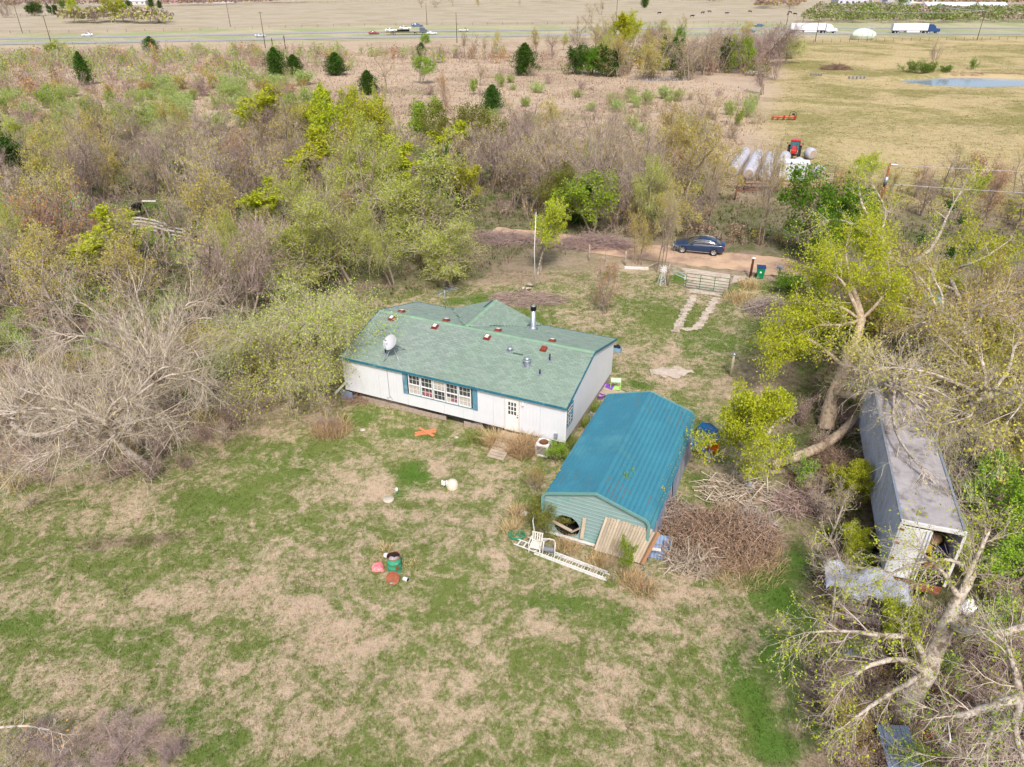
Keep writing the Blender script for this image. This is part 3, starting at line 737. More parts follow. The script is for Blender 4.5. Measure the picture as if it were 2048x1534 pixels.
# walls: vertical siding panels
def siding_panel(w, z0, z1l, z1r):
    """one board-like sheet: grooves every 0.2 m are real steps"""
    mb = MB(); n = max(1, round(w / .2)); g = .012
    for i in range(n):
        a = i * w / n; b = (i + 1) * w / n
        za = z1l + (z1r - z1l) * a / w; zb = z1l + (z1r - z1l) * b / w
        mb.prism([(a + g / 2, z0), (b - g / 2, z0), (b - g / 2, zb), (a + g / 2, za)], -.012, 0)
    mb.prism([(.002, z0 + .002), (w - .002, z0 + .002), (w - .002, z1r - .002), (.002, z1l - .002)], 0, .03)
    return mb
wallroot = house
def wall_run(x0, x1, z0, zt, placer, step=1.22):
    x = x0
    while x < x1 - .01:
        w = min(step, x1 - x); 
        if x1 - x - w < .25: w = x1 - x
        o = siding_panel(w - .006, z0, zt(x), zt(x + w)).build("wall_panel", M_siding, house)
        placer(o, x); x += w
def place_front(o, x): o.location = (x, 0, 0)
def place_right(o, y): o.location = (W, y, 0); o.rotation_euler = (0, 0, math.pi / 2)
def place_left(o, y): o.location = (0, D - y, 0); o.rotation_euler = (0, 0, -math.pi / 2)
def place_back(o, x): o.location = (W - x, D, 0); o.rotation_euler = (0, 0, math.pi)
zf = lambda x: ZE - .05
zg = lambda y: (ZE + SL * (y if y < YR else D - y)) - .05
# front wall sheets leave real openings for the window band and the door
for a, b, z0, z1 in ((0, 4.38, ZB, ZE - .05), (4.38, 8.72, ZB, 1.36), (4.38, 8.72, 2.76, ZE - .05), (8.72, 10.66, ZB, ZE - .05), (10.66, 11.54, 2.66, ZE - .05), (11.54, W, ZB, ZE - .05)):
    wall_run(a, b, z0, (lambda q: (lambda x: q))(z1), place_front)
for y0, y1 in ((0, YR), (YR, D)):
    wall_run(y0, y1, ZB, zg, place_right); wall_run(y0, y1, ZB, zg, place_left)
wall_run(0, W, ZB, zf, place_back)
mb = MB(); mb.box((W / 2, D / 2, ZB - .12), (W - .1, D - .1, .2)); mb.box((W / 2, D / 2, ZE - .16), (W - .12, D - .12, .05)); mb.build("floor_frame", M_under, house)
mb = MB()   # room behind the windows
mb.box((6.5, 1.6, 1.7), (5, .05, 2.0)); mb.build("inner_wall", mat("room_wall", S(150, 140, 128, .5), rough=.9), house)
# corner trims
for x in (-.03, W + .03):
    mb = MB(); mb.box((x, -.024, (ZB + ZE) / 2 - .04), (.09, .05, ZE - ZB - .12)); mb.build("corner_trim", M_whit, house)
mb = MB(); mb.box((W + .02, .06, (ZB + ZE) / 2 - .05), (.036, .09, ZE - ZB - .14)); mb.build("corner_trim", M_whit, house)
# skirting
for x0, x1, z0, z1, tilt_ in ((1.0, 2.75, .0, .5, 0), (2.77, 4.6, .02, .52, .0), (4.62, 6.02, 0, .55, 0), (6.04, 6.86, .05, .66, .02), (8.02, 9.35, .02, .58, -.05)):
    mb = MB(); mb.prism([(x0, z0), (x1, z0 + tilt_), (x1 - (.18 if x0 > 8 else 0), z1 + .02), (x0, z1)], .05, .07); o = mb.build("skirt_panel", M_osb, house)
mb = MB(); mb.box((W - .05, D / 2 + .5, .3), (.02, D - 1.5, .52)); mb.build("skirt_panel", M_osb, house)
for x in (.6, 2.6, 4.8, 7.4, 9.8, 12, 13.8):
    for y in (.6, 8.2): mb = MB(); mb.box((x, y, .22), (.4, .4, .46)); mb.build("pier_block", mat("concrete_block", S(120, 116, 110, .6), rough=.95), house)
# roof deck
def slab(name, pts, th, m, parent):
    """sloping slab from a planar outline, thickness downwards"""
    n = len(pts); mb = MB()
    vs = [tuple(p) for p in pts] + [(p[0], p[1], p[2] - th) for p in pts]
    fs = [tuple(range(n)), tuple(range(2 * n - 1, n - 1, -1))] + [(i, i + n, (i + 1) % n + n, (i + 1) % n) for i in range(n)]
    mb.add(vs, fs); return mb.build(name, m, parent, recalc=True)
oh = .16; ex = .1
zfe = ZE - SL * oh
slab("roof_deck", [(-ex, -oh, zfe), (W + ex, -oh, zfe), (W + ex, YR, ZR), (-ex, YR, ZR)], .06, M_roofb, house)
slab("roof_deck", [(-ex, YR, ZR), (W + ex, YR, ZR), (W + ex, D + oh, zfe), (-ex, D + oh, zfe)], .06, M_roofb, house)
XG, HG = 6.0, 3.3       # cross gable: ridge x, half width
sg = (ZR - zfe) / HG
gl = [(XG, YR, ZR + .004), (XG, D + oh + .05, ZR + .004), (XG - HG, D + oh + .05, zfe + .004)]
gr = [(XG, YR, ZR + .004), (XG + HG, D + oh + .05, zfe + .004), (XG, D + oh + .05, ZR + .004)]
slab("porch_roof_deck", gl, .05, M_roofb, house); slab("porch_roof_deck", gr, .05, M_roofb, house)
mb = MB(); mb.prism([(XG - HG + .12, zfe + .02), (XG + HG - .12, zfe + .02), (XG, ZR - .09)], D - .02, D + .02); mb.build("porch_gable", M_siding, house)
# shingles, course by course (tabs are real, slightly raised at the lower edge)
def shingles(name, org, ux, up, L, Hh, keep, m, rnd, tabw=.32, course=.145, drop=.0006):
    ux = Vector(ux).normalized(); up = Vector(up).normalized(); nn = ux.cross(up).normalized()
    V = []; F = []
    nr_ = int(Hh / course) + 1
    for r in range(nr_):
        off = (r % 2) * tabw * .5 + rnd.uniform(-.03, .03)
        t = -off
        while t < L:
            a = max(0, t); b = min(L, t + tabw - .012); t += tabw
            if b - a < .04: continue
            v0 = r * course; v1 = min(Hh, v0 + course + .02)
            if v1 - v0 < .03: continue
            cx = (a + b) / 2; cv = (v0 + v1) / 2
            if not keep(cx, cv) or rnd.random() < drop: continue
            lift = .016 + rnd.uniform(0, .006) + (rnd.random() < .03) * .012
            base = len(V); o = Vector(org)
            p = [o + ux * a + up * v0, o + ux * b + up * v0, o + ux * b + up * v1, o + ux * a + up * v1]
            V += [p[0] + nn * lift, p[1] + nn * lift, p[2] + nn * .006, p[3] + nn * .006, p[0] + nn * .001, p[1] + nn * .001]
            F += [(base, base + 1, base + 2, base + 3), (base + 4, base + 5, base + 1, base)]
    me = bpy.data.meshes.new(name); me.from_pydata([tuple(v) for v in V], [], F); me.materials.append(m)
    o = link(name, me, house); o["kind"] = "stuff"; return o
rnd = random.Random(5)
slen = math.hypot(YR + oh, ZR - zfe)
upf = (0, YR + oh, ZR - zfe); upb = (0, -(YR + oh), ZR - zfe)
bare_f = [(2.0, 4.1, .35, .05), (5.3, 3.9, .3, .05), (9.2, 3.35, .3, .05), (11.7, 4.1, .2, .05), (12.3, 2.4, .3, .05)]
def in_bare(x, v, L_): return any(abs(x - a) < c and abs(v - b) < d + .03 for a, b, c, d in L_)
shingles("shingles", (-ex, -oh, zfe), (1, 0, 0), upf, W + 2 * ex, slen, lambda x, v: not in_bare(x, v, [(10.1, 3.25, .3, .06), (12.3, 3.7, .15, .05)]), M_shin, rnd)
def keep_back(x, v):
    xx = W + ex - x; y = (D + oh) - v * (YR + oh) / slen; z = zfe + v / slen * (ZR - zfe)
    inside = z < (ZR - sg * abs(xx - XG)) + .03
    return not inside and not in_bare(xx, v, [(1.6, 2.6, .5, .05), (2.4, 3.1, .25, .05), (.9, 2.0, .3, .05), (3.5, 3.9, .2, .05), (10.5, 2.0, .2, .05)])
shingles("shingles", (W + ex, D + oh, zfe), (-1, 0, 0), upb, W + 2 * ex, slen, keep_back, M_shin, rnd)
glen = math.hypot(HG, ZR - zfe); LY = D + oh + .05 - YR
shingles("shingles", (XG - HG, D + oh + .05, zfe + .004), (0, -1, 0), (HG, 0, ZR - zfe), LY, glen, lambda t, v: t < LY * v / glen, M_shin, rnd)
shingles("shingles", (XG + HG, YR, zfe + .004), (0, 1, 0), (-HG, 0, ZR - zfe), LY, glen, lambda t, v: t > LY * (1 - v / glen) and not (abs(v - glen + .12) < .1 and rnd.random() < .1), M_shin, rnd)
mb = MB(); x = -ex
while x < W + ex - .1:
    l = min(.3, W + ex - x); z = .026 + rnd.uniform(0, .006)
    mb.add([(x, YR - .19, ZR - .19 * SL + z), (x + l, YR - .19, ZR - .19 * SL + z - .008), (x + l, YR, ZR + z - .008), (x, YR, ZR + z), (x, YR + .19, ZR - .19 * SL + z), (x + l, YR + .19, ZR - .19 * SL + z - .008)], [(0, 1, 2, 3), (3, 2, 5, 4)]); x += .295
y = YR + .1
while y < D + oh:
    mb.add([(XG - .17, y, ZR - .17 * sg + .03), (XG - .17, y + .3, ZR - .17 * sg + .022), (XG, y + .3, ZR + .026), (XG, y, ZR + .034), (XG + .17, y, ZR - .17 * sg + .03), (XG + .17, y + .3, ZR - .17 * sg + .022)], [(3, 2, 1, 0), (4, 5, 2, 3)]); y += .295
mb.build("ridge_cap", M_cap, house)
# valley flashing strips and one bare strip beside the porch ridge
mb = MB()
mb.add([(XG - .34, D + oh, ZR - .3 * sg + .03), (XG - .17, D + oh, ZR - .17 * sg + .036), (XG - .17, D - 1.1, ZR - .17 * sg + .036), (XG - .34, D - 1.1, ZR - .3 * sg + .03)], [(0, 1, 2, 3)]); mb.build("bare_felt_strip", mat("dark_felt", S(70, 96, 108, .7), rough=.9), house)
# fascia boards
mb = MB(); mb.box((W / 2, -oh - .02, zfe - .035), (W + 2 * ex, .035, .14)); mb.build("fascia", M_trim, house)
mb = MB(); mb.box((W / 2, D + oh + .02, zfe - .035), (W + 2 * ex, .035, .14)); mb.build("fascia", M_trim, house)
for xs in (-ex - .018, W + ex + .018):
    for sgn in (0, 1):
        mb = MB(); y0, y1 = (-oh - .03, YR) if not sgn else (YR, D + oh + .03)
        z0_, z1_ = (zfe, ZR) if not sgn else (ZR, zfe)
        mb.prism([(y0, z0_ - .11), (y1, z1_ - .11), (y1, z1_ + .035), (y0, z0_ + .035)], xs - .018, xs + .018, axis='X'); mb.build("rake_board", M_trim, house)
# window band with shutters
xs = [4.50, 5.32, 6.14, 6.96, 7.78, 8.60]
for i in range(5):
    a, b = xs[i] + .02, xs[i + 1] - .02; z0, z1 = 1.42, 2.72; fr = .045
    mb = MB()
    for c, s in (((a + fr / 2, -.03, (z0 + z1) / 2), (fr, .07, z1 - z0)), ((b - fr / 2, -.03, (z0 + z1) / 2), (fr, .07, z1 - z0)), (((a + b) / 2, -.031, z0 + fr / 2), (b - a - .09, .07, fr)), (((a + b) / 2, -.031, z1 - fr / 2), (b - a - .09, .07, fr)), (((a + b) / 2, -.034, (z0 + z1) / 2), (b - a - .09, .07, .05))):
        mb.box(c, s)
    w = mb.build("window", M_whit, house); 
    mb = MB()
    for k in (1, 2): mb.box((a + (b - a) * k / 3, -.012, (z0 + z1) / 2), (.016, .012, z1 - z0 - .1))
    for k in (1, 3):
        mb.box(((a + b) / 2, -.014, z0 + (z1 - z0) * k / 4), (b - a - .1, .01, .016))
    mb.build("muntins", M_whit, w)
    mb = MB(); mb.box(((a + b) / 2, .0, (z0 + z1) / 2), (b - a - .06, .006, z1 - z0 - .06)); mb.build("pane", M_glass, w)
    top = (.30, .28, .95, .45, .35)[i]; bot = (.95, .2, .35, .55, .95)[i]
    mb = MB(); zm = (z0 + z1) / 2
    mb.box(((a + b) / 2, -.006, z1 - .05 - top * .28), (b - a - .1, .004, top * .56)) if top > .5 else None
    mb.box(((a + b) / 2, -.006, z0 + .06 + bot * .28), (b - a - .1, .004, bot * .56)) if bot > .5 else None
    if mb.v: mb.build("blind", M_blind, w)
    if i in (1, 3):
        mb = MB(); mb.box(((a + b) / 2 + (.02 if i == 1 else .1), -.006, z0 + .26), (b - a - (.2 if i == 1 else .4), .004, .3)); mb.build("curtain", M_pinkcloth, w)
mb = MB()
mb.box((6.55, -.03, 2.765), (4.25, .05, .05)); mb.box((6.55, -.03, 1.385), (4.25, .05, .05))
for x in xs[1:-1]: mb.box((x, -.03, 2.07), (.035, .06, 1.33))
mb.build("window_surround", M_bluesh, house)
for x in (4.28, 8.83):
    mb = MB(); mb.box((x, -.03, 2.07), (.3, .03, 1.44))
    for z in (1.38, 2.07, 2.76): mb.box((x, -.05, z), (.3, .012, .07))
    for dx in (-.13, .13): mb.box((x + dx, -.051, 2.07), (.045, .012, 1.3))
    for k in range(10): mb.box((x, -.048, 1.46 + k * .058), (.2, .01, .02))
    for k in range(10): mb.box((x, -.048, 2.15 + k * .058), (.2, .01, .02))
    mb.build("shutter", M_bluesh, house)
# door
mb = MB(); dx0, dx1 = 10.70, 11.50
for c, s in (((dx0 - .02, -.025, 1.65), (.05, .06, 2.06)), ((dx1 + .02, -.025, 1.65), (.05, .06, 2.06)), (((dx0 + dx1) / 2, -.026, 2.66), (.94, .07, .05)), (((dx0 + dx1) / 2, -.04, .61), (.9, .1, .04))): mb.box(c, s)
mb.build("door_frame", mat("cream_trim", S(222, 214, 198, .85), rough=.6), house)
mb = MB(); pz = [(1.60, 1.84), (1.88, 2.12), (2.16, 2.40)]; px_ = [(10.86, 10.99), (11.035, 11.165), (11.21, 11.34)]
mb.box(((dx0 + 10.86) / 2, -.015, 1.64), (10.86 - dx0, .04, 2.0)); mb.box(((dx1 + 11.34) / 2, -.015, 1.64), (dx1 - 11.34, .04, 2.0))
mb.box((11.1, -.0151, 1.12), (.48, .04, .96)); mb.box((11.1, -.0151, 2.52), (.48, .04, .24))
for z in (1.86, 2.14): mb.box((11.1, -.014, z), (.48, .038, .04))
for x in (11.0125, 11.1875): mb.box((x, -.0135, 2.0), (.045, .037, .8))
door = mb.build("door", M_whit, house)
for z0, z1 in pz:
    for a, b in px_: m_ = MB(); m_.box(((a + b) / 2, .002, (z0 + z1) / 2), (b - a + .01, .006, z1 - z0 + .01)); m_.build("pane", M_glass, door)
mb = MB(); mb.lathe([(.0, 0), (.032, .0), (.032, .03), (.02, .06), (0, .06)], n=10, M=Matrix.Translation((11.43, -.035, 1.52)) @ Matrix.Rotation(math.pi / 2, 4, 'X')); mb.lathe([(0, 0), (.026, 0), (.02, .03), (0, .03)], n=10, M=Matrix.Translation((11.43, -.035, 1.66)) @ Matrix.Rotation(math.pi / 2, 4, 'X')); mb.build("handle", mat("dark_brass", (.08, .06, .04), rough=.4, metal=.7), door)
mb = MB(); mb.box((11.1, -.05, 2.72), (1.05, .1, .03)); mb.build("drip_cap", mat("cream_trim", (.6, .55, .5)), house)
mb = MB(); mb.box((11.75, -.05, 2.5), (.08, .09, .13)); mb.lathe([(.05, 0), (.06, -.1)], c=(11.75, -.09, 2.48), n=8); mb.build("porch_light", M_whit, house)
mb = MB(); mb.box((13.72, -.07, .95), (.2, .1, .3)); mb.tube([(13.72, -.06, .8), (13.72, -.06, .1)], .02); mb.build("electric_box", M_metal, house)
mb = MB(); mb.tube([(3.1, -.05, 2.9), (3.1, -.035, 1.7), (3.12, -.035, .8), (3.0, -.04, .7), (2.9, -.04, .76)], .008, 5); mb.tube([(3.12, -.035, .9), (3.3, -.035, .68)], .008, 5); mb.build("dish_cable", M_black, house)
# side window (right end)
mb = MB(); y0, y1, z0, z1 = .16, 1.06, 1.45, 2.72
for c, s in (((W + .03, y0, (z0 + z1) / 2), (.06, .05, z1 - z0)), ((W + .03, y1, (z0 + z1) / 2), (.06, .05, z1 - z0)), ((W + .031, (y0 + y1) / 2, z0), (.06, y1 - y0 - .05, .05)), ((W + .031, (y0 + y1) / 2, z1), (.06, y1 - y0 - .05, .05)), ((W + .033, (y0 + y1) / 2, (z0 + z1) / 2), (.05, y1 - y0 - .05, .05))): mb.box(c, s)
w = mb.build("window", M_bluesh, house)
mb = MB(); mb.box((W + .018, (y0 + y1) / 2, (z0 + z1) / 2), (.008, y1 - y0, z1 - z0)); mb.build("pane", M_glass, w)
mb = MB()
for k in (1, 2): mb.box((W + .03, y0 + (y1 - y0) * k / 3, (z0 + z1) / 2), (.012, .018, z1 - z0 - .06))
for k in (1, 2, 4, 5): mb.box((W + .031, (y0 + y1) / 2, z0 + (z1 - z0) * k / 6), (.012, y1 - y0 - .06, .018))
mb.build("muntins", M_whit, w)
# roof furniture
def zf_(y): return ZE + SL * y if y < YR else ZE + SL * (D - y)
rotf = Matrix.Rotation(math.atan(SL), 4, 'X'); rotb = Matrix.Rotation(-math.atan(SL), 4, 'X')
for i, (x, y) in enumerate([(1.16, 3.78), (4.24, 3.8), (7.8, 3.76), (11.42, 3.73), (1.15, 4.95), (4.42, 4.9), (7.98, 4.9), (11.5, 4.9)]):
    T = Matrix.Translation((x, y, zf_(y) + .02)) @ (rotf if y < YR else rotb)
    mb = MB(); mb.box((0, 0, .02), (.4, .4, .03), M=T, mi=0)
    mb.prism([(-.17, .035), (.17, .035), (.15, .13), (.08, .15), (-.08, .15), (-.15, .13)], -.17, .17, M=T)
    v = mb.build("ridge_vent", M_redv, house)
    if i != 3:
        mb = MB(); mb.box((.0, .0, .155), (.2, .24, .012), M=T); mb.box((.0, .11, .14), (.22, .07, .03), M=T); mb.build("vent_cap", M_whit, v)
mb = MB(); T = Matrix.Translation((9.58, 3.1, zf_(3.1) + .02)); mb.box((0, 0, .01), (.34, .34, .015), M=T @ rotf); mb.lathe([(.1, 0), (.1, .12), (.17, .13), (.17, .19), (.1, .25), (0, .27)], M=T, n=14); mb.build("roof_vent", M_metal, house)
mb = MB(); T = Matrix.Translation((10.99, 2.3, zf_(2.3) + .02)); mb.box((0, 0, .01), (.46, .5, .015), M=T @ rotf); mb.lathe([(.2, -.04), (.15, .14), (.15, .24), (.23, .26), (.23, .31), (.13, .36), (.17, .38), (.17, .43), (.08, .49), (0, .5)], M=T, n=16); mb.build("turbine_vent", M_metal, house)
for x, y, hh in ((12.09, 3.0, .42), (11.97, 1.82, .3), (2.43, .94, .3)):
    T = Matrix.Translation((x, y, zf_(y) + .02)); mb = MB(); mb.box((0, 0, .01), (.28, .28, .012), M=T @ rotf); f_ = mb.build("pipe_flashing", M_metal, house)
    mb = MB(); mb.tube([(x, y, zf_(y)), (x, y, zf_(y) + hh)], .04, 10); mb.build("vent_pipe", M_black, f_)
cx, cy = 9.3, 7.3; cz = zf_(cy)
mb = MB(); mb.box((cx, cy, cz + .02), (.62, .62, .02), rot=rotb.to_3x3()); mb.lathe([(.3, 0), (.19, .16), (.155, .2), (.155, 1.3)], c=(cx, cy, cz), n=18); ch = mb.build("chimney_pipe", M_metal, house)
mb = MB(); mb.lathe([(.18, 1.3), (.18, 1.52), (.2, 1.54), (.2, 1.58)], c=(cx, cy, cz), n=18); mb.build("chimney_cap", M_black, ch)
mb = MB(); mb.lathe([(.17, 1.585), (.1, 1.62), (0, 1.63)], c=(cx, cy, cz), n=18); mb.build("cap_lid", M_metal, ch)
# satellite dish on legs
mb = MB(); hub = Vector((3.1, .75, zf_(.75) + .85))
for x, y in ((2.75, .2), (4.0, .15), (3.45, 1.5)): mb.tube([(x, y, zf_(y) + .02), tuple(hub - Vector((0, 0, .1)))], .022, 6)
mb.tube([tuple(hub - Vector((0, 0, .3))), tuple(hub)], .035, 8); legs = mb.build("dish_mount", M_metal, house)
vd = Vector((-.25, -.8, .75)).normalized(); Rm = vd.to_track_quat('Z', 'Y').to_matrix().to_4x4(); T = Matrix.Translation(hub + vd * .05 + Vector((-.05, 0, .05))) @ Rm
prof = [(0, 0)] + [(.48 * t, .14 * t * t) for t in (.25, .5, .75, .9, 1)] + [(.48, .125), (.36, .06), (.15, -.01), (0, -.02)]
mb = MB(); mb.lathe(prof, n=28, M=T, cap=False); dish = mb.build("satellite_dish", M_dishm, house)
mb = MB(); mb.tube([T @ Vector((0, -.46, .13)), T @ Vector((0, -.3, .42)), T @ Vector((0, -.02, .5))], .014, 6); mb.box((0, -.02, .5), (.08, .08, .1), M=T); mb.build("feed_arm", M_metal, dish)
# television antenna at the back eave
mb = MB(); ax, ay = 2.35, 8.5; az = zf_(ay)
mb.tube([(ax, ay, az), (ax, ay, az + 1.35)], .02, 6); mb.tube([(ax - .2, ay - .6, az + 1.2), (ax + .2, ay + .75, az + 1.28)], .016, 6)
for k in range(8):
    t = k / 7; c = Vector((ax - .2 + .4 * t, ay - .6 + 1.35 * t, az + 1.2 + .08 * t)); l = .25 + .32 * t
    mb.tube([c + Vector((-l, .15 * l, .1 * (k % 2))), c + Vector((l, -.15 * l, .06))], .009, 5)
mb.tube([(ax, ay, az + .9), (ax + .7, ay - .4, az + .1)], .008, 4); mb.build("roof_antenna", M_metal, house)

def HL(x, y, z=0):
    c, s = math.cos(HRZ), math.sin(HRZ); return Vector((HO.x + x * c - y * s, HO.y + x * s + y * c, z))
# steps below the door
st = empty("wooden_steps", HL(11.05, -.1), HRZ, "weathered grey wooden landing and ramp below the white back door", "steps")
for i in range(4): mb = MB(); mb.box((0, -.1 - .17 * i, .48), (1.05, .155, .035)); mb.build("plank", M_wood, st)
for i in range(7): mb = MB(); mb.box((-.0, -.82 - .2 * i, .42 - i * .055), (.98, .18, .03), rot=Matrix.Rotation(.26, 3, 'X')); mb.build("plank", M_wood, st)
mb = MB()
for x in (-.46, .46): mb.box((x, -.35, .23), (.08, .5, .46)); mb.bar((x, -.75, .4), (x, -2.1, .03), .06, .1)
mb.build("stringer", M_wood, st)
# air conditioner
ac = empty("air_conditioner", G(1087, 906), HRZ, "square white air conditioner unit full of dry leaves at the corner of the mobile home", "air conditioner")
mb = MB(); mb.prism([(-.36 + .08, -.36), (.28, -.36), (.36, -.28), (.36, .28), (.28, .36), (-.28, .36), (-.36, .28), (-.36, -.28)], .62, .72, axis='Z')
b_ = mb.build("top_panel", M_whit, ac)
mb = MB()
for x, y in ((-.33, -.33), (.33, -.33), (.33, .33), (-.33, .33)): mb.box((x * .97, y * .97, .36), (.08, .08, .6))
mb.box((0, 0, .04), (.7, .7, .07)); mb.build("frame", M_whit, ac)
mb = MB()
for k in range(16): mb.box((0, 0, .1 + k * .033), (.63, .63, .012))
mb.box((0, 0, .35), (.6, .6, .54)); mb.build("louvre_grille", mat("grey_grille", S(190, 184, 178, .7), rough=.6), ac)
mb = MB(); mb.lathe([(0, .724), (.27, .724), (.27, .74), (.25, .745)], n=20, cap=False); mb.build("leafy_top", mat("leaf_filled_grille", S(130, 84, 60, .7), rough=.95, var=.4, scale=30), ac)

# ------------------------------------------------------------------ teal metal garage
CO = Vector((1.44, 25.48, 0)); CW, CL = 4.93, 9.2
M_teal = mat("teal_metal_roof", S(66, 132, 150, .88), rough=.5, metal=.0, spec=.3, var=.13, scale=.5, col2=S(82, 146, 158, .88), thr=.58)
M_tealg = mat("sage_metal_gable", S(154, 180, 176, .78), rough=.55, metal=.0, var=.06, scale=.8, col2=S(116, 168, 162, .78), thr=.6)
M_rust = mat("rust_streak", S(150, 118, 96, .8), rough=.8, var=.2, scale=8)
M_tealtrim = mat("sage_trim", S(122, 166, 160, .78), rough=.5, var=.06)
gar = empty("metal_garage", CO, HRZ, "teal blue metal garage with ribbed roof and pale green gable end", "garage")
EZ, PZ, RR = 2.50, 3.16, .38
def roof_profile(rise=0.0):
    P = []
    P.append((0, .9)); 
    P.append((0, EZ - RR))
    for k in range(1, 6):
        t = k / 6 * (math.pi / 2 - .24); P.append((RR - RR * math.cos(t), EZ - RR + RR * math.sin(t)))
    P.append((CW / 2, PZ))
    Q = [(CW - a, b) for a, b in P[:-1]][::-1]
    return P + Q
RP = roof_profile()
def off_profile(P, d):
    out = []
    for i, (a, b) in enumerate(P):
        p0 = P[max(i - 1, 0)]; p1 = P[min(i + 1, len(P) - 1)]; tx, ty = p1[0] - p0[0], p1[1] - p0[1]; l = math.hypot(tx, ty); out.append((a - ty / l * d, b + tx / l * d))
    return out
RPi = off_profile(RP, .0); RPo = off_profile(RP, .012); RPr = off_profile(RP, .045)
# sheets run front to back, side by side over the curved section, each with a raised rib on one edge
def section_points(P, step):
    cum = [0]; 
    for i in range(1, len(P)): cum.append(cum[-1] + math.hypot(P[i][0] - P[i - 1][0], P[i][1] - P[i - 1][1]))
    return cum
_cum = section_points(RP, 0); SLEN = _cum[-1]
def sec(s, d=0.0):
    x = float(np.interp(s, _cum, [p[0] for p in RP])); z = float(np.interp(s, _cum, [p[1] for p in RP]))
    e = .02; x1 = float(np.interp(s + e, _cum, [p[0] for p in RP])); z1 = float(np.interp(s + e, _cum, [p[1] for p in RP])); x0 = float(np.interp(s - e, _cum, [p[0] for p in RP])); z0 = float(np.interp(s - e, _cum, [p[1] for p in RP]))
    tx, tz = x1 - x0, z1 - z0; l = math.hypot(tx, tz) + 1e-9
    return (x - tz / l * d, z + tx / l * d)
npan = 36; pw = SLEN / npan
for i in range(npan):
    s0 = i * pw
    prof_ = [sec(s0 + .002, .01), sec(s0 + pw * .35, .01), sec(s0 + pw - .07, .01), sec(s0 + pw - .055, .036), sec(s0 + pw - .025, .036), sec(s0 + pw - .01, .01), sec(s0 + pw - .002, .01)]
    und = [sec(s0 + pw - .002, -.01), sec(s0 + .002, -.01)]
    mb = MB(); mb.prism((prof_ + und)[::-1], -.15, CL + .15)
    mb.build("roof_sheet", M_teal, gar, recalc=True)
rnd = random.Random(3)
for k in range(34):
    i = rnd.randrange(8, 28); s_ = (i + 1) * pw - .04
    y0 = rnd.uniform(7.4, 9.0) if rnd.random() < .62 else rnd.uniform(-.1, .9)
    l = rnd.uniform(.15, .9); w_ = rnd.uniform(.006, .013)
    a, b = sec(s_ - w_, .04), sec(s_ + w_, .04)
    mb = MB(); mb.add([(a[0], y0, a[1]), (b[0], y0, b[1]), (b[0], min(CL + .14, y0 + l), b[1]), (a[0], min(CL + .14, y0 + l), a[1])], [(0, 1, 2, 3)])
    mb.build("rust_streak", M_rust, gar)
_rg = np.random.default_rng(4); _C = []
for k in range(260):
    s_ = _rg.uniform(.9, 1.6) if k % 3 else _rg.uniform(SLEN - 1.7, SLEN - 1.0); a = sec(s_, .045); _C.append((a[0], _rg.uniform(-.1, 2.2) if k % 3 else _rg.uniform(2, CL), a[1]))
_u = _rg.normal(size=(260, 3)); _u[:, 2] *= .15; _w = np.cross(_u, [0, 0, 1.0]); _C = np.array(_C); _V = np.stack([_C - _u * .03, _C - _w * .02, _C + _u * .03, _C + _w * .02], 1).reshape(-1, 3)
tag(link("fallen_leaves", np_mesh("fallen_leaves", _V, quads=np.arange(1040).reshape(-1, 4), mats=[L_gold]), gar), kind="stuff")
# gable with horizontal ribbed boards
def xspan(z):
    """left and right edge of the end wall at height z"""
    if z <= EZ - RR: return 0.03, CW - .03
    xs_ = [a for (a, b) in RP[:8]]; zs = [b for (a, b) in RP[:8]]
    x = float(np.interp(z, zs, xs_)) + .03
    return x, CW - x
def end_wall(y, front):
    z = .12; i = 0; hole = (.72, .75, .62) if front else None     # round dark opening low on the left
    while z < PZ - .06:
        z1 = min(z + .2, PZ - .04); mb = MB()
        spans = [(xspan(z), xspan(z1))]
        segs_ = []
        (a0, b0), (a1, b1) = spans[0]
        if hole and abs((z + z1) / 2 - hole[1]) < hole[2]:
            hf = lambda zz: math.sqrt(max(.002, hole[2] ** 2 - (zz - hole[1]) ** 2))
            h0_, h1_ = hf(z), hf(z1); cxh = hole[0] + .45
            if cxh - h0_ - a0 > .03 and cxh - h1_ - a1 > .03: segs_.append(((a0, cxh - h0_), (a1, cxh - h1_)))
            segs_.append(((cxh + h0_, b0), (cxh + h1_, b1)))
        else: segs_.append(((a0, b0), (a1, b1)))
        for (p0, p1), (q0, q1) in segs_:
            zm = z1 - .05
            def ring(yy, zz, aa, bb): return [(aa, yy, zz), (bb, yy, zz)]
            v = []
            for yy, zz in ((y - .004, z + .002), (y - .004, zm), (y - .02, zm + .012), (y - .02, z1 - .012), (y - .004, z1 - .002)):
                t = (zz - z) / (z1 - z); v += [(p0 + (q0 - p0) * t, yy, zz), (p1 + (q1 - p1) * t, yy, zz)]
            v += [(q0, y + .01, z1 - .002), (q1, y + .01, z1 - .002), (p0, y + .01, z + .002), (p1, y + .01, z + .002)]
            mb.add(v, [(0, 1, 3, 2), (2, 3, 5, 4), (4, 5, 7, 6), (6, 7, 9, 8), (8, 9, 11, 10), (11, 13, 12, 10), (12, 13, 1, 0)])
        mb.build("gable_board" if front else "back_board", M_tealg, gar); z = z1
end_wall(0, True); end_wall(CL, False)
P1 = off_profile(RP, .05); P0 = off_profile(RP, -.07); n = len(RP)
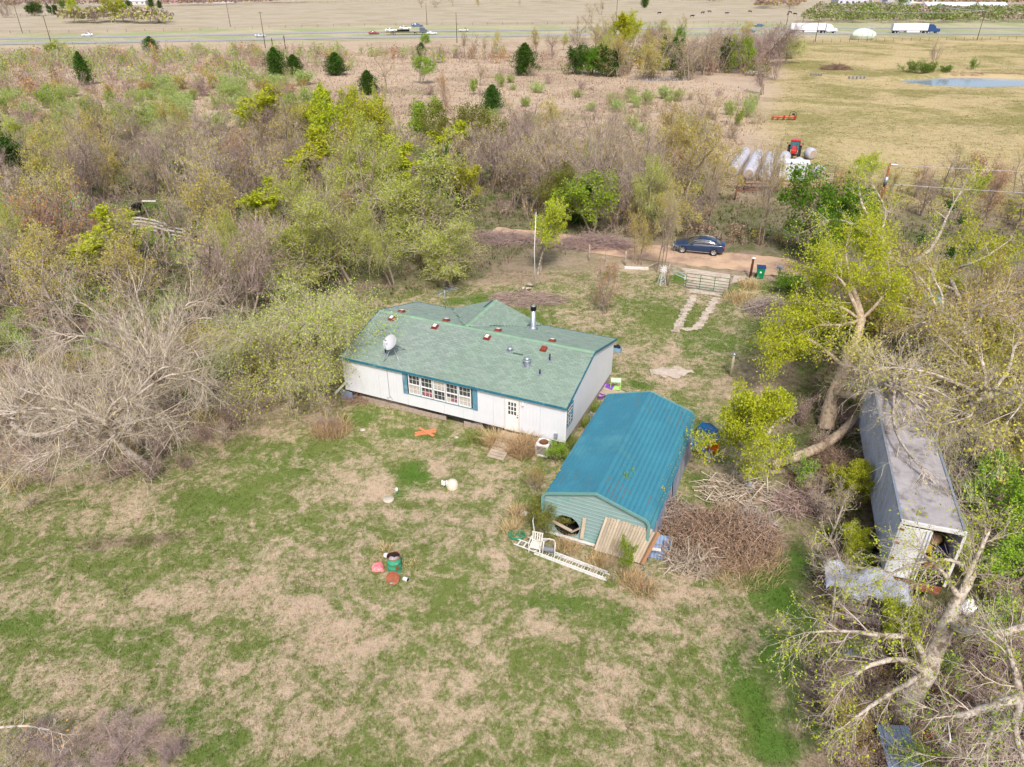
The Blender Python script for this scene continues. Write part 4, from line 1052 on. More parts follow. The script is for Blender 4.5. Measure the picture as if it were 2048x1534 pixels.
for yy in (-.19, CL + .13):
    mb = MB(); vs = [(p[0], yy, p[1]) for p in P0] + [(p[0], yy, p[1]) for p in P1] + [(p[0], yy + .06, p[1]) for p in P1] + [(p[0], yy + .06, p[1]) for p in P0]
    mb.add(vs, [(i + k * n, i + 1 + k * n, i + 1 + ((k + 1) % 4) * n, i + ((k + 1) % 4) * n) for k in range(4) for i in range(n - 1)])
    mb.build("edge_trim", M_tealtrim, gar, recalc=True)
for x in (.08, CW - .08):
    for k in range(7): mb = MB(); mb.box((x, .1 + k * 1.5, 1.2), (.06, .06, 2.3)); mb.build("post", M_metal, gar)
# right side: grey-blue sheet leaning out below the roof edge
M_gsheet = mat("grey_blue_sheet", S(150, 158, 182, .7), rough=.55, var=.15, scale=1.2, col2=S(176, 168, 166, .7), thr=.55)
for k in range(6):
    mb = MB(); mb.prism([(0, .0), (.02, .0), (.02, 1.25), (0, 1.25)], 0, 1.5)
    for j in range(5): mb.box((.03, .15 + j * .3, .62), (.02, .03, 1.24))
    o = mb.build("side_sheet", M_gsheet, gar); o.location = (CW + .1 + (k % 2) * .03, .05 + k * 1.53, -.02); o.rotation_euler = (0, -.06 - .015 * (k % 3), 0)
mb = MB(); mb.box((.03, CL / 2, 1.1), (.02, CL, 2.1)); mb.build("side_wall", M_teal, gar)
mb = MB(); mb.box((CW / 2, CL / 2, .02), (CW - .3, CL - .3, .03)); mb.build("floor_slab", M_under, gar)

def GP(px, py, yl):
    """point shown at pixel (px, py) on the upright plane yl metres behind the garage front"""
    x = (px - 1024) / F_PX; u = (767 - py) / F_PX; d = Vector((x, _c + u * _s, -_s + u * _c)); nrm = Vector((-math.sin(HRZ), math.cos(HRZ), 0))
    o = Vector((0, 0, CAM_H)); t = (yl - nrm.dot(o - CO)) / nrm.dot(d); return o + d * t
# ------------------------------------------------------------------ things about the yard
def crumple(r, seed, sz=(1, 1, .5), n=3, amp=.35):
    """a crumpled bag or cloth: displaced ball, flattened onto the ground"""
    bm = bmesh.new(); bmesh.ops.create_icosphere(bm, subdivisions=n, radius=r)
    rg = random.Random(seed); ph = [(rg.uniform(3, 9) / r * .3, Vector((rg.gauss(0, 1), rg.gauss(0, 1), rg.gauss(0, 1))).normalized(), rg.uniform(0, 6)) for _ in range(9)]
    for v in bm.verts:
        d = sum(math.sin(v.co.dot(a) * f * 3 + p) for f, a, p in ph) / 9
        d += abs(math.sin(v.co.x * 9 / r + v.co.y * 5 / r)) * .12
        v.co *= 1 + d * amp * 2
        v.co.x *= sz[0]; v.co.y *= sz[1]; v.co.z = max(-.02, v.co.z * sz[2] + r * sz[2] * .6)
    me = bpy.data.meshes.new("crumpled"); bm.to_mesh(me); bm.free()
    return me
def single(name, mb, m, loc, rz, label, cat, group=None, bevel=0):
    o = mb.build(name, m, None, loc, rz, bevel=bevel); return tag(o, label, cat, group)
M_barrel = mat("green_barrel", S(72, 176, 136, .8), rough=.6, var=.15, scale=6, col2=S(134, 96, 60, .8), thr=.63)
M_rusty = mat("rusty_steel", S(160, 92, 66, .8), rough=.85, var=.2, scale=6, col2=S(176, 150, 110, .8), thr=.6)
M_ash = mat("ash_and_junk", S(200, 182, 182, .8), rough=.9, var=.35, scale=12)
M_conc = mat("pale_concrete", S(206, 196, 176, .8), rough=.9, var=.1, scale=8)
bar = empty("burn_barrel", G(790, 1141), 0, "open green steel burn barrel with a rusty rim standing in the lawn", "barrel")
mb = MB(); mb.lathe([(.29, 0), (.3, .02), (.29, .04), (.29, .28), (.305, .3), (.29, .32), (.29, .56), (.305, .58), (.29, .6), (.29, .84)], n=28, cap=False); mb.lathe([(.275, .84), (.275, .05), (0, .05)], n=28, cap=False, mi=1); mb.build("drum", [M_barrel, mat("soot", (.03, .02, .018), rough=1)], bar)
mb = MB(); mb.lathe([(.29, .84), (.303, .85), (.3, .87), (.275, .865), (.275, .83)], n=28, cap=False); mb.build("rim", M_rusty, bar)
o = link("ash", crumple(.2, 4, (1.1, 1.1, .5)), bar, (0, 0, .55)); o.data.materials.append(M_ash)
mb = MB()
mb.prism([(.12, .34), (.26, .4), (.24, .56), (.08, .5)], -.302, -.296); mb.build("rust_patch", mat("rust_brown", S(140, 92, 50, .8), rough=.9), bar)
mb = MB(); T = Matrix.Translation((0, 0, .27)) @ Matrix.Rotation(math.radians(52), 4, 'X'); mb.lathe([(0, 0), (.27, 0), (.29, .012), (.295, .03), (.28, .03), (.27, .016), (0, .016)], n=30, M=T, cap=False)
lid = mb.build("barrel_lid", M_rusty, None, G(787, 1165)); tag(lid, "round rusty red barrel lid leaning in front of the green barrel", "lid")
mb = MB(); mb.box((-.06, -.22, .02), (.09, .06, .006), M=T); mb.build("sticker", mat("turquoise_sticker", S(70, 190, 200, .8)), lid)
o = link("pink_bag", crumple(.26, 11, (1.15, .95, .6)), None, G(757, 1138)); o.data.materials.append(mat("pink_plastic", S(238, 128, 132, .85), rough=.5, var=.12, scale=14, col2=S(244, 190, 186, .85), thr=.56)); tag(o, "crumpled pink plastic bag of rubbish beside the green barrel", "bag")
o = link("white_bag", crumple(.13, 12, (1.1, .9, .6)), None, G(775, 1112)); o.data.materials.append(mat("white_plastic", S(224, 224, 234, .88), rough=.4)); tag(o, "small crumpled white plastic bag lying behind the green barrel", "bag")
mb = MB(); T = Matrix.Translation((0, 0, .09)) @ Matrix.Rotation(math.radians(78), 4, 'X') @ Matrix.Rotation(.5, 4, 'Y'); mb.lathe([(.085, 0), (.085, .24)], n=16, M=T, cap=False); mb.lathe([(.075, .24), (.075, .02), (0, .02)], n=16, M=T, cap=False, mi=1)
single("paint_can", mb, [M_whit, M_black], G(808, 1160), .5, "white open paint can on its side beside the rusty barrel lid", "can")
mb = MB(); mb.lathe([(0, 0), (.27, 0), (.275, .05), (.26, .07), (0, .075)], n=28, cap=False); single("septic_lid", mb, M_conc, G(777, 1000), 0, "round flat concrete septic tank lid lying in the lawn", "lid")
cp = empty("cleanout_pipe", G(794, 986), 0, "short upright white and green cleanout pipe near the round concrete lid", "pipe")
mb = MB(); mb.lathe([(.055, 0), (.055, .17)], n=14); mb.build("pipe", mat("green_pvc", S(60, 170, 130, .8)), cp)
mb = MB(); mb.lathe([(.062, .17), (.065, .3), (.05, .32), (0, .32)], n=14, cap=False); mb.build("cap", M_whit, cp)
dm = empty("pump_cover", G(905, 974), 0, "cream fibreglass dome cover over the well pump in the lawn", "pump cover")
mb = MB(); mb.lathe([(.3, 0), (.3, .14), (.285, .26), (.22, .38), (.12, .44), (0, .455)], n=26, cap=False); mb.build("dome", mat("cream_fibreglass", S(228, 212, 192, .88), rough=.5, var=.04), dm)
pb = empty("pump_control", G(889, 974), HRZ, "small white control box on a post left of the cream dome", "control box")
mb = MB(); mb.box((-.06, 0, .16), (.05, .05, .32)); mb.build("post", M_wood, pb)
mb = MB(); mb.box((-.02, -.05, .3), (.2, .1, .26)); mb.box((.14, .02, .26), (.07, .07, .36)); mb.build("box", M_whit, pb, bevel=.01)
mb = MB(); mb.box((.02, -.05, .45), (.05, .05, .02)); mb.build("red_mark", mat("red_paint", S(200, 60, 60, .8)), pb)
M_orw = mat("orange_plank", S(226, 140, 98, .85), rough=.8, var=.12, scale=4, stretch=(1, 6, 1))
for i, (dx, dy, a, z) in enumerate(((0, .14, .33, .03), (.0, -.08, .36, .031), (.05, .0, -.75, .075))):
    mb = MB(); mb.box((0, 0, 0), (1.25, .17, .035)); p = G(851, 866)
    single("wood_plank", mb, M_orw, (p.x + dx, p.y + dy, z), a, ("upper left plank of the two parallel orange boards on the lawn", "lower orange board of the parallel pair on the lawn by the house", "orange board laid crosswise over two others on the lawn")[i], "plank", "crossed orange boards by the house")
for (x, y, sz, lb) in ((482, 237, .13, "small tan rock lying on the lawn near the left house corner"), (1200, 292, .1, "small white rock on the grass in front of the house skirting")):
    o = link("rock", crumple(sz, int(x), (1.2, .9, .7), 2, .15), None, G(600 + x * .2607, 800 + y * .2607)); o.data.materials.append(M_conc); tag(o, lb, "rock")
# board and grey sheet at the left corner of the house
mb = MB(); mb.box((0, 0, .72), (.14, .03, 1.5), rot=Matrix.Rotation(.75, 3, 'Y')); single("white_board", mb, M_whit, HL(-.35, -.15), HRZ, "narrow white board leaning at the left corner of the mobile home", "board")
mb = MB()
for k in range(8): mb.box((-.4 + k * .11, 0, .33), (.1, .02 + .012 * (k % 2), .66), rot=None)
single("grey_sheet", mb, M_gsheet, HL(.15, -.25), HRZ - .1, "grey ribbed metal sheet standing at the left end of the house", "metal sheet")
# ---- clutter in front of the garage
M_alu = mat("worn_aluminium", S(230, 226, 222, .88), rough=.5, metal=.0, var=.08, scale=6)
M_chair = mat("white_resin", S(226, 220, 208, .88), rough=.5, var=.06, scale=5)
a, b = G(1072, 1103), G(1216, 1157); d = (b - a); Ld = d.length; rz = math.atan2(d.y, d.x)
lad = empty("extension_ladder", (a.x, a.y, .05), rz, "long white aluminium extension ladder lying on the grass before the garage", "ladder")
for j, (y0, z0, l0, l1) in enumerate(((0, .0, 0, Ld), (.03, .085, .15, Ld - .12))):
    for s_ in (-1, 1):
        mb = MB(); mb.box(((l0 + l1) / 2, y0 + s_ * .2, z0), (l1 - l0, .032, .075)); mb.build("rail", M_alu, lad, bevel=.004)
    n = int((l1 - l0) / .29)
    for k in range(n): mb = MB(); mb.tube([(l0 + .2 + k * .29, y0 - .19, z0), (l0 + .2 + k * .29, y0 + .19, z0)], .017, 6); mb.build("rung", M_alu, lad)
M_wwood = mat("white_plank", S(232, 224, 216, .85), rough=.75, var=.12, scale=5, stretch=(.4, 4, 2), col2=S(190, 170, 150, .8), thr=.62)
def plank(p0, p1, w, t, lb, m=None, nm="wood_plank", cat="plank", group=None):
    p0, p1 = Vector(p0), Vector(p1); mb = MB(); c = (p0 + p1) / 2; mb.bar(p0 - c, p1 - c, w, t); o = mb.build(nm, m or M_wood, None, c); return tag(o, lb, cat, group)
plank(G(1092, 1062, .15), G(1190, 1091, .2), .14, .05, "long white painted plank lying behind the ladder", M_wwood)
plank(G(1120, 1075, .08), G(1170, 1090, .08), .1, .03, "short grey plank lying just below the long white plank")
plank(GP(1163, 1077, -.2), GP(1169, 1036, -.07), .16, .04, "upright weathered plank leaning on the green gable end", M_wood)
plank(GP(1105, 1042, -.12), GP(1143, 1062, -.3), .13, .06, "grey plank sloping across the round opening of the garage")
plank(GP(1143, 1064, -.3), GP(1160, 1056, -.25), .1, .04, "stubby board end beside the upright plank")
for i, (x, y, l, a_) in enumerate(((1150, 1074, .7, .2), (1165, 1080, .9, -.25), (1183, 1078, .6, -.1), (1172, 1074, .5, .5), (1188, 1071, .5, -.4))):
    mb = MB(); mb.box((0, 0, .05 + i * .012), (l, .16, .05)); single("scrap_board", mb, M_wood, G(x, y), a_ - .4, "short weathered scrap board in the heap under the gable", "board", "scrap boards heaped under the gable")
# wooden fence panel leaning on the garage
A0, A1, B0, B1 = GP(1188, 1099, -.42), GP(1279, 1126, -.42), GP(1211, 1033, -.07), GP(1311, 1064, -.07)
pan = empty("picket_fence", (0, 0, 0), 0, "weathered wooden picket panel leaning against the green garage gable", "fence panel"); pan.location = A0
rnd = random.Random(9); npk = 17
for k in range(npk):
    t0 = (k + .5) / npk; p0 = A0.lerp(A1, t0) - A0; p1 = B0.lerp(B1, t0) - A0; dd = (p1 - p0)
    mb = MB(); nrm = (A1 - A0).cross(B0 - A0).normalized(); ww = (A1 - A0).length / npk
    mb.bar(p0 - dd * rnd.uniform(0, .02) - nrm * rnd.uniform(0, .01), p1 + dd * rnd.uniform(-.02, .05), ww - .012, .022, up=nrm if abs(nrm.z) < .97 else (0, 0, 1)); mb.build("picket", mat("picket_wood", S(206, 188, 164, .82), rough=.9, var=.12, scale=5, obj=.14, bump=.3, stretch=(1, 1, .3)), pan)
for t in (.12, .5, .88):
    mb = MB(); q0 = (A0.lerp(B0, t) - A0) - nrm * .05 if nrm.z > 0 else (A0.lerp(B0, t) - A0) + nrm * .05; q1 = q0 + (A1 - A0); mb.bar(q0, q1, .08, .04); mb.build("rail", M_wood, pan)
plank(GP(1284, 1127, -.4), GP(1316, 1066, -.06), .12, .16, "thick brown timber edge beside the leaning picket panel", mat("brown_timber", S(186, 142, 106, .8), rough=.85, var=.1), "timber", "timber")
T_ = empty("blue_grey_sheet", G(1315, 1118), HRZ + .1, "blue-grey corrugated metal sheet leaning right of the picket panel", "metal sheet")
mb = MB(); N_ = 14
for k in range(N_): mb.add([(-.5 + k / N_ * 1.0, 0, .02 * (k % 2)), (-.5 + (k + 1) / N_ * 1.0, 0, .02 * ((k + 1) % 2)), (-.5 + (k + 1) / N_ * 1.0, 1.0, .55 + .02 * ((k + 1) % 2)), (-.5 + k / N_ * 1.0, 1.0, .55 + .02 * (k % 2))], [(0, 1, 2, 3)])
o = mb.build("corrugated_sheet", mat("bluegrey_metal", S(140, 158, 186, .8), rough=.5, metal=.2, var=.2, scale=5), T_); o.modifiers.new("solid", 'SOLIDIFY').thickness = .015
mb = MB(); mb.box((0, .95, .25), (1.0, .06, .5)); mb.build("prop_board", M_wood, T_)
plank(G(1290, 1096, .75), G(1322, 1100, .72), .12, .05, "short pinkish board end above the blue-grey sheet", M_wwood, "board_end", "board")
o = link("brown_jug", crumple(.13, 31, (.8, .8, 1.1), 2, .1), None, G(1312, 1078, .3)); o.data.materials.append(M_rusty); tag(o, "small reddish clay jug between the panel and the garage corner", "jug")
# white garden chair
def resin_chair(loc, rz, label, tilt=None, s=1.0, m=None):
    r = empty("garden_chair", loc, rz, label, "chair"); m = m or M_chair
    for x, y in ((-.24, -.22), (.24, -.22), (-.22, .22), (.22, .22)): mb = MB(); mb.tube([(x * 1.08, y * 1.1, 0), (x, y, .42)], [.022, .03], 8); mb.build("leg", m, r)
    mb = MB(); mb.box((0, 0, .42), (.5, .46, .03)); mb.build("seat", m, r, bevel=.01)
    mb = MB()
    for k in range(5): mb.bar((-.2 + k * .1, .22, .44), (-.22 + k * .11, .34, .86), .05, .015, up=(0, 1, 0))
    mb.bar((-.26, .34, .87), (.26, .34, .87), .03, .05); mb.build("backrest", m, r)
    for x in (-.27, .27): mb = MB(); mb.bar((x, -.22, .62), (x, .28, .64), .05, .025); mb.bar((x, -.22, .42), (x, -.22, .62), .03, .04); mb.build("armrest", m, r)
    if tilt: r.rotation_euler = (tilt[0], tilt[1], rz)
    r.scale = (s, s, s); return r
resin_chair(G(1071, 1104), -.3, "upright white garden chair standing between the hose reel and the ladder end")
resin_chair(G(1060, 1080, .2), .9, "white garden chair tipped over behind the upright white chair", (1.5, .3))
hr = empty("hose_reel", G(1098, 1108), -.2, "white framed hose reel with a grey drum standing by the ladder", "hose reel")
for x in (-.27, .27): mb = MB(); mb.tube([(x, -.22, 0), (x, -.12, .3), (x * .95, 0, .75)], .022, 8); mb.tube([(x, .25, 0), (x, .1, .35), (x * .95, 0, .75)], .022, 8); mb.build("side_frame", M_chair, hr)
mb = MB(); mb.tube([(-.256, 0, .75), (-.2, 0, .86), (0, 0, .9), (.2, 0, .86), (.256, 0, .75)], .022, 8); mb.build("handle", M_chair, hr)
mb = MB(); T = Matrix.Rotation(math.pi / 2, 4, 'Y'); mb.lathe([(.19, -.25), (.19, -.235), (.11, -.23), (.11, .23), (.19, .235), (.19, .25)], M=Matrix.Translation((0, 0, .28)) @ T, n=20)
for k in range(9): mb.lathe([(.12, -.21 + k * .047), (.145, -.19 + k * .047), (.12, -.17 + k * .047)], M=Matrix.Translation((0, 0, .28)) @ T, n=18, cap=False)
mb.build("drum", mat("grey_hose", S(150, 152, 158, .7), rough=.6), hr)
pump = MB(); pump.tube([(0, 0, 0), (.02, .1, .5), (-.02, .2, .95), (.05, .28, 1.15), (.16, .3, 1.2)], [.05, .035, .03, .028, .025], 8); single("bent_pipe", pump, M_alu, G(1068, 1078), .2, "bent grey pipe handle sticking up behind the white chairs", "pipe")
ld = empty("step_ladder", G(1042, 1090, .06), -.5, "short white step ladder lying left of the white chairs", "step ladder")
for s_ in (-1, 1): mb = MB(); mb.box((.35, s_ * .18, .1), (1.25, .03, .06)); mb.build("rail", M_alu, ld)
for k in range(4): mb = MB(); mb.box((-.1 + k * .3, 0, .1), (.06, .34, .03)); mb.build("rung", M_alu, ld)
mb = MB(); rnd = random.Random(2)
for k in range(7):
    r_ = .22 + .03 * k % .2; c = Vector((rnd.uniform(-.06, .06), rnd.uniform(-.05, .05), .05 + .035 * k)); pts = [c + Vector((r_ * math.cos(t), r_ * .75 * math.sin(t), .02 * math.sin(3 * t + k))) for t in [i * math.pi / 10 for i in range(20)]]; mb.tube(pts, .016, 5, cap=False)
mb.tube([(.2, -.1, .1), (.4, -.5, .03), (.35, -.8, .02)], .014, 5); single("garden_hose", mb, mat("green_hose", S(60, 160, 120, .8), rough=.5), G(1034, 1076), 0, "coiled green garden hose piled at the left end of the clutter", "hose")
o = link("white_rag", crumple(.22, 77, (1.3, .8, .5)), None, G(1046, 1028)); o.data.materials.append(M_whit); tag(o, "crumpled white cloth at the left corner of the garage", "rag")
mb = MB(); mb.tube([G(1283, 1127, .03) - G(1300, 1145), G(1290, 1138, .03) - G(1300, 1145), (0, 0, .02), G(1290, 1162, .02) - G(1300, 1145), G(1270, 1170, .02) - G(1300, 1145)], .014, 5); single("hose_piece", mb, mat("blue_hose", S(110, 160, 190, .8)), G(1300, 1145), 0, "thin blue hose trailing on the grass below the picket panel", "hose")
# ---- right of the garage
M_blue = mat("blue_plastic", S(14, 110, 214, .85), rough=.4, var=.08, scale=5)
mb = MB(); mb.lathe([(0, .03), (.5, .03), (.56, .16), (.62, .18), (.6, .2), (.54, .18), (.48, .055), (0, .05)], n=30, cap=False, M=Matrix.Rotation(.12, 4, 'X')); single("paddling_pool", mb, M_blue, G(1399, 893, .1), 0, "round bright blue paddling pool beside the garage", "paddling pool")
mb = MB(); mb.lathe([(0, .04), (.62, .04), (.7, .16), (.68, .2), (.58, .08), (0, .07)], n=8, cap=False, M=Matrix.Rotation(.5, 4, 'X')); single("water_trough", mb, mat("dark_blue_plastic", S(22, 96, 150, .8), rough=.45), G(1414, 868, .25), .5, "dark blue tub tilted behind the bright blue pool", "tub")
oc = empty("orange_crate", G(1424, 900), -.5, "open orange plastic crate right of the blue pool", "crate"); M_or = mat("orange_plastic", S(240, 130, 20, .88), rough=.45)
for x, y, sx, sy in ((-.3, 0, .03, .5), (.3, 0, .03, .5), (0, -.25, .63, .03), (0, .25, .63, .03)): mb = MB(); mb.box((x, y, .2), (sx, sy, .3)); mb.build("side", M_or, oc)
mb = MB(); mb.box((0, 0, .05), (.6, .5, .02)); mb.build("bottom", M_or, oc)
resin_chair(G(1407, 914, .15), 2.4, "small cream chair overturned below the orange crate", (1.9, .5), .8)
# ---- behind the house
bx = empty("supply_crate", G(1233, 702), HRZ, "pale blue crate of dark bottles and bags behind the house", "crate")
for x, y, sx, sy in ((-.3, 0, .03, .4), (.3, 0, .03, .4), (0, -.2, .63, .03), (0, .2, .63, .03)): mb = MB(); mb.box((x, y, .16), (sx, sy, .3)); mb.build("side", mat("pale_blue_crate", S(140, 178, 204, .8)), bx)
o = link("contents", crumple(.2, 8, (1.2, .9, .8), 2), bx, (0, 0, .2)); o.data.materials.append(mat("dark_contents", S(50, 52, 66, .7), var=.6, scale=14))
rp = empty("porch_ramp", HL(14.75, 6.9), HRZ, "grey weathered plank ramp lying beside the right end of the house", "ramp")
for k in range(8): mb = MB(); mb.box((.1 + .0 * k, -.52 + k * .15, .2), (1.3, .138, .03), rot=Matrix.Rotation(.22, 3, 'Y')); mb.build("plank", M_wood, rp)
sh = empty("green_shelf", G(1230, 783), HRZ + .3, "lime green two tier metal shelf behind the garage", "shelf"); M_lime = mat("lime_paint", S(178, 222, 120, .88), rough=.5, var=.04)
for x in (-.3, .3):
    for y in (-.2, .2): mb = MB(); mb.box((x, y, .42), (.035, .035, .86)); mb.build("leg", M_lime, sh)
for z in (.28, .82): mb = MB(); mb.box((0, 0, z), (.62, .44, .03), rot=Matrix.Rotation(.15, 3, 'X')); mb.build("tier", M_lime if z < .5 else mat("pale_green_top", S(200, 230, 190, .88)), sh)
mb = MB(); mb.box((0, 0, .16), (.75, .45, .3)); mb.box((0, 0, .325), (.8, .5, .04)); single("purple_tote", mb, mat("purple_plastic", S(138, 78, 196, .85), rough=.45), G(1214, 781), HRZ, "purple plastic storage tote behind the garage beside the lime shelf", "tote", bevel=.03)
mb = MB(); mb.lathe([(.2, 0), (.27, .3), (.3, .31), (.28, .33), (.25, .31), (.18, .03), (0, .03)], n=20, cap=False); single("laundry_basket", mb, mat("lilac_plastic", S(170, 130, 200, .85), rough=.45), G(1200, 797), 0, "round lilac laundry basket between house and garage", "basket")
mb = MB(); mb.tube([(0, 0, 0), (-.03, .05, 1.5)], .06, 8); single("leaning_post", mb, M_wwood, HL(.15, 9.2), 0, "short pale post behind the far left roof corner", "post")
mb = MB(); mb.box((0, 0, .28), (.16, .1, .5)); mb.tube([(0, -.1, .3), (.1, -.25, .02)], .02); single("water_tap", mb, M_metal, HL(14.55, 3.6), HRZ, "small grey utility box on the ground by the right house wall", "utility box")
# ---- gate, posts, road things
M_gate = mat("green_gate_paint", S(92, 128, 84, .8), rough=.6, var=.15, scale=10)
g0, g1 = G(1370, 577), G(1455, 589); dg = g1 - g0; Lg = dg.length; rg_ = math.atan2(dg.y, dg.x)
gt = empty("farm_gate", (g0.x, g0.y, .12), rg_, "closed green tube farm gate across the two driveway tracks", "gate")
for z in (.02, .22, .44, .68, .94, 1.24): mb = MB(); mb.tube([(0, 0, z), (Lg, 0, z)], .028, 8); mb.build("rail", M_gate, gt)
for x in (0, Lg / 3, Lg * 2 / 3, Lg): mb = MB(); mb.box((x, 0, .63), (.05, .066, 1.26)); mb.build("upright", M_gate, gt)
g2 = G(1336, 566)
gw = empty("walk_gate", (g2.x, g2.y, .0), math.atan2(g0.y - g2.y, g0.x - g2.x), "short pale blue pipe gate left of the green farm gate", "gate")
Lw = (g0 - g2).length - .1
for z in (.95, 1.25): mb = MB(); mb.tube([(0.1, 0, z + .1), (Lw, 0, z - .1)], .03, 8); mb.build("rail", mat("pale_blue_pipe", S(160, 200, 200, .8)), gw)
M_post = mat("old_post_wood", S(176, 158, 140, .8), rough=.95, var=.2, scale=6, col2=S(110, 64, 44, .8), thr=.56)
def post(px, py, h, r, lb, m=M_post, top=None, lean=(0, 0), group=None, nm="fence_post"):
    o = empty(nm, G(px, py), random.uniform(0, 1), lb, "post", group) if top else None
    mb = MB(); mb.tube([(0, 0, -.1), (lean[0] * .5, lean[1] * .5, h * .5), (lean[0], lean[1], h)], [r, r * .95, r * .85], 9)
    if not top: return tag(mb.build(nm, m, None, G(px, py)), lb, "post", group)
    mb.build("shaft", m, o); t = MB(); t.lathe([(0, 0), (r * 1.7, 0), (r * 1.8, .06), (0, .1)], c=(lean[0], lean[1], h), n=10, cap=False); t.build("cap", top, o); return o
post(1334, 570, 1.9, .13, "rusty brown and grey gate post at the left end of the gates")
post(1456, 588, 1.55, .1, "gnarled grey post with a knobbed top at the right gate end", top=M_post, lean=(.12, 0))
post(1500, 556, 1.7, .11, "dark brown post with a white cap beside the wheelie bin", mat("dark_post", S(92, 56, 40, .8), rough=.9), top=M_whit, lean=(.12, .2))
post(1461, 752, 1.6, .09, "pale wooden post standing alone behind the yellow bush", mat("pale_post", S(206, 196, 168, .8), rough=.9), top=M_metal)
post(1178, 521, 1.5, .07, "thin grey fence post at the left of the roadside brush pile", m=M_barkp)
post(1250, 530, 1.35, .09, "pale fence post at the left end of the fallen white beam", m=M_barkp)
for i, (x, y) in enumerate(((1122, 506), (1210, 524), (1282, 530), (1131, 510), (1085, 500))):
    post(x, y, 1.1, .03, "thin wire fence post in the roadside grass behind the house", m=M_barkg, group="thin wire fence posts behind the house", nm="wire_post")
for i, (x, y) in enumerate(((1441, 480), (1466, 482), (1481, 485), (1497, 488), (1520, 492), (1400, 474), (1560, 500))):
    post(x, y, 1.2, .035, "thin wire fence post along the far side of the dirt road", m=M_barkb, group="thin wire fence posts beyond the dirt road", nm="wire_post")
plank(G(1249, 535, .12), G(1297, 537, .12), .22, .2, "pale fallen beam lying on the grass left of the gates", M_wwood, "fallen_beam", "beam")
plank(G(1293, 535, .15), G(1320, 522, .5), .07, .07, "thin grey rail propped from the fallen beam to the twin trees", M_wood, "fence_rail", "rail")
wm = empty("garden_windmill", G(1323, 569), .3, "small white lattice garden windmill ornament beside the gate post", "windmill"); M_wm = mat("white_lattice", S(224, 222, 220, .85))
for x, y in ((-.28, -.28), (.28, -.28), (.28, .28), (-.28, .28)): mb = MB(); mb.bar((x, y, 0), (x * .2, y * .2, 1.35), .03, .03); mb.build("leg", M_wm, wm)
mb = MB()
for q in range(4):
    c = [(-1, -1), (1, -1), (1, 1), (-1, 1)]; a, b = c[q], c[(q + 1) % 4]
    for k in range(4):
        r0, r1 = .28 * (1 - .8 * k / 4), .28 * (1 - .8 * (k + 1) / 4); z0, z1 = 1.35 * k / 4, 1.35 * (k + 1) / 4
        mb.bar((a[0] * r0, a[1] * r0, z0), (b[0] * r1, b[1] * r1, z1), .015, .015); mb.bar((b[0] * r0, b[1] * r0, z0), (a[0] * r1, a[1] * r1, z1), .015, .015)
mb.build("bracing", M_wm, wm)
mb = MB()
for k in range(10):
    t = k * math.pi / 5; mb.bar((0, -.12, 1.42), (.36 * math.cos(t), -.14, 1.42 + .36 * math.sin(t)), .1, .012, up=(0, 1, 0))
mb.build("fan", M_wm, wm); mb = MB(); mb.bar((0, -.1, 1.42), (.0, .5, 1.42), .03, .03); mb.box((0, .55, 1.42), (.02, .25, .2)); mb.build("tail", M_wm, wm)
bn = empty("wheelie_bin", G(1519, 556), -.25, "green wheelie bin with a dark blue lid beside the dirt road", "bin"); M_bin = mat("green_bin_plastic", S(16, 142, 88, .85), rough=.45, var=.05)
mb = MB(); V_ = [(-.27, -.3, .06), (.27, -.3, .06), (.27, .26, .06), (-.27, .26, .06), (-.34, -.38, 1.0), (.34, -.38, 1.0), (.34, .38, 1.0), (-.34, .38, 1.0)]
mb.add(V_, [(0, 3, 2, 1), (4, 5, 6, 7), (0, 1, 5, 4), (1, 2, 6, 5), (2, 3, 7, 6), (3, 0, 4, 7)]); mb.build("body", M_bin, bn, bevel=.03)
mb = MB(); mb.prism([(-.41, 1.0), (.41, 1.0), (.38, 1.07), (-.1, 1.11), (-.4, 1.06)], -.37, .37, M=Matrix.Rotation(math.pi / 2, 4, 'Z')); mb.tube([(-.28, .43, .98), (.28, .43, .98)], .02); mb.build("lid", mat("navy_plastic", S(44, 68, 120, .8), rough=.45), bn, bevel=.02)
for x in (-.3, .3): mb = MB(); mb.lathe([(.0, -.03), (.13, -.03), (.13, .03), (0, .03)], M=Matrix.Translation((x, .3, .13)) @ Matrix.Rotation(math.pi / 2, 4, 'Y'), n=16, cap=False); mb.build("wheel", M_black, bn)
mb = MB(); mb.lathe([(0, 0), (.09, 0), (.09, .006), (0, .006)], M=Matrix.Translation((-.02, -.36, .62)) @ Matrix.Rotation(math.pi / 2 - .08, 4, 'X'), n=16, cap=False); mb.build("emblem", M_whit, bn)
ml = empty("mailbox", G(1556, 560), .5, "pale grey mailbox on a post at the edge of the dirt road", "mailbox")
mb = MB(); mb.box((0, 0, .5), (.1, .1, 1.0)); mb.build("post", M_post, ml); mb = MB(); mb.prism([(-.13, 1.0), (.13, 1.0), (.13, 1.16), (.09, 1.25), (0, 1.28), (-.09, 1.25), (-.13, 1.16)], -.28, .28); mb.build("box", M_metal, ml)
mb = MB(); mb.box((-.18, -.1, 1.12), (.015, .05, .2)); mb.build("flag", mat("blue_flag", S(90, 120, 170, .8)), ml)
mb = MB(); mb.tube([(0, 0, 0), (-.15, .1, 3.2), (-.05, .3, 6.4)], [.035, .03, .022], 8); single("white_pole", mb, M_whit, G(1071, 577), 0, "tall thin white mast standing in front of the roadside trees", "pole")
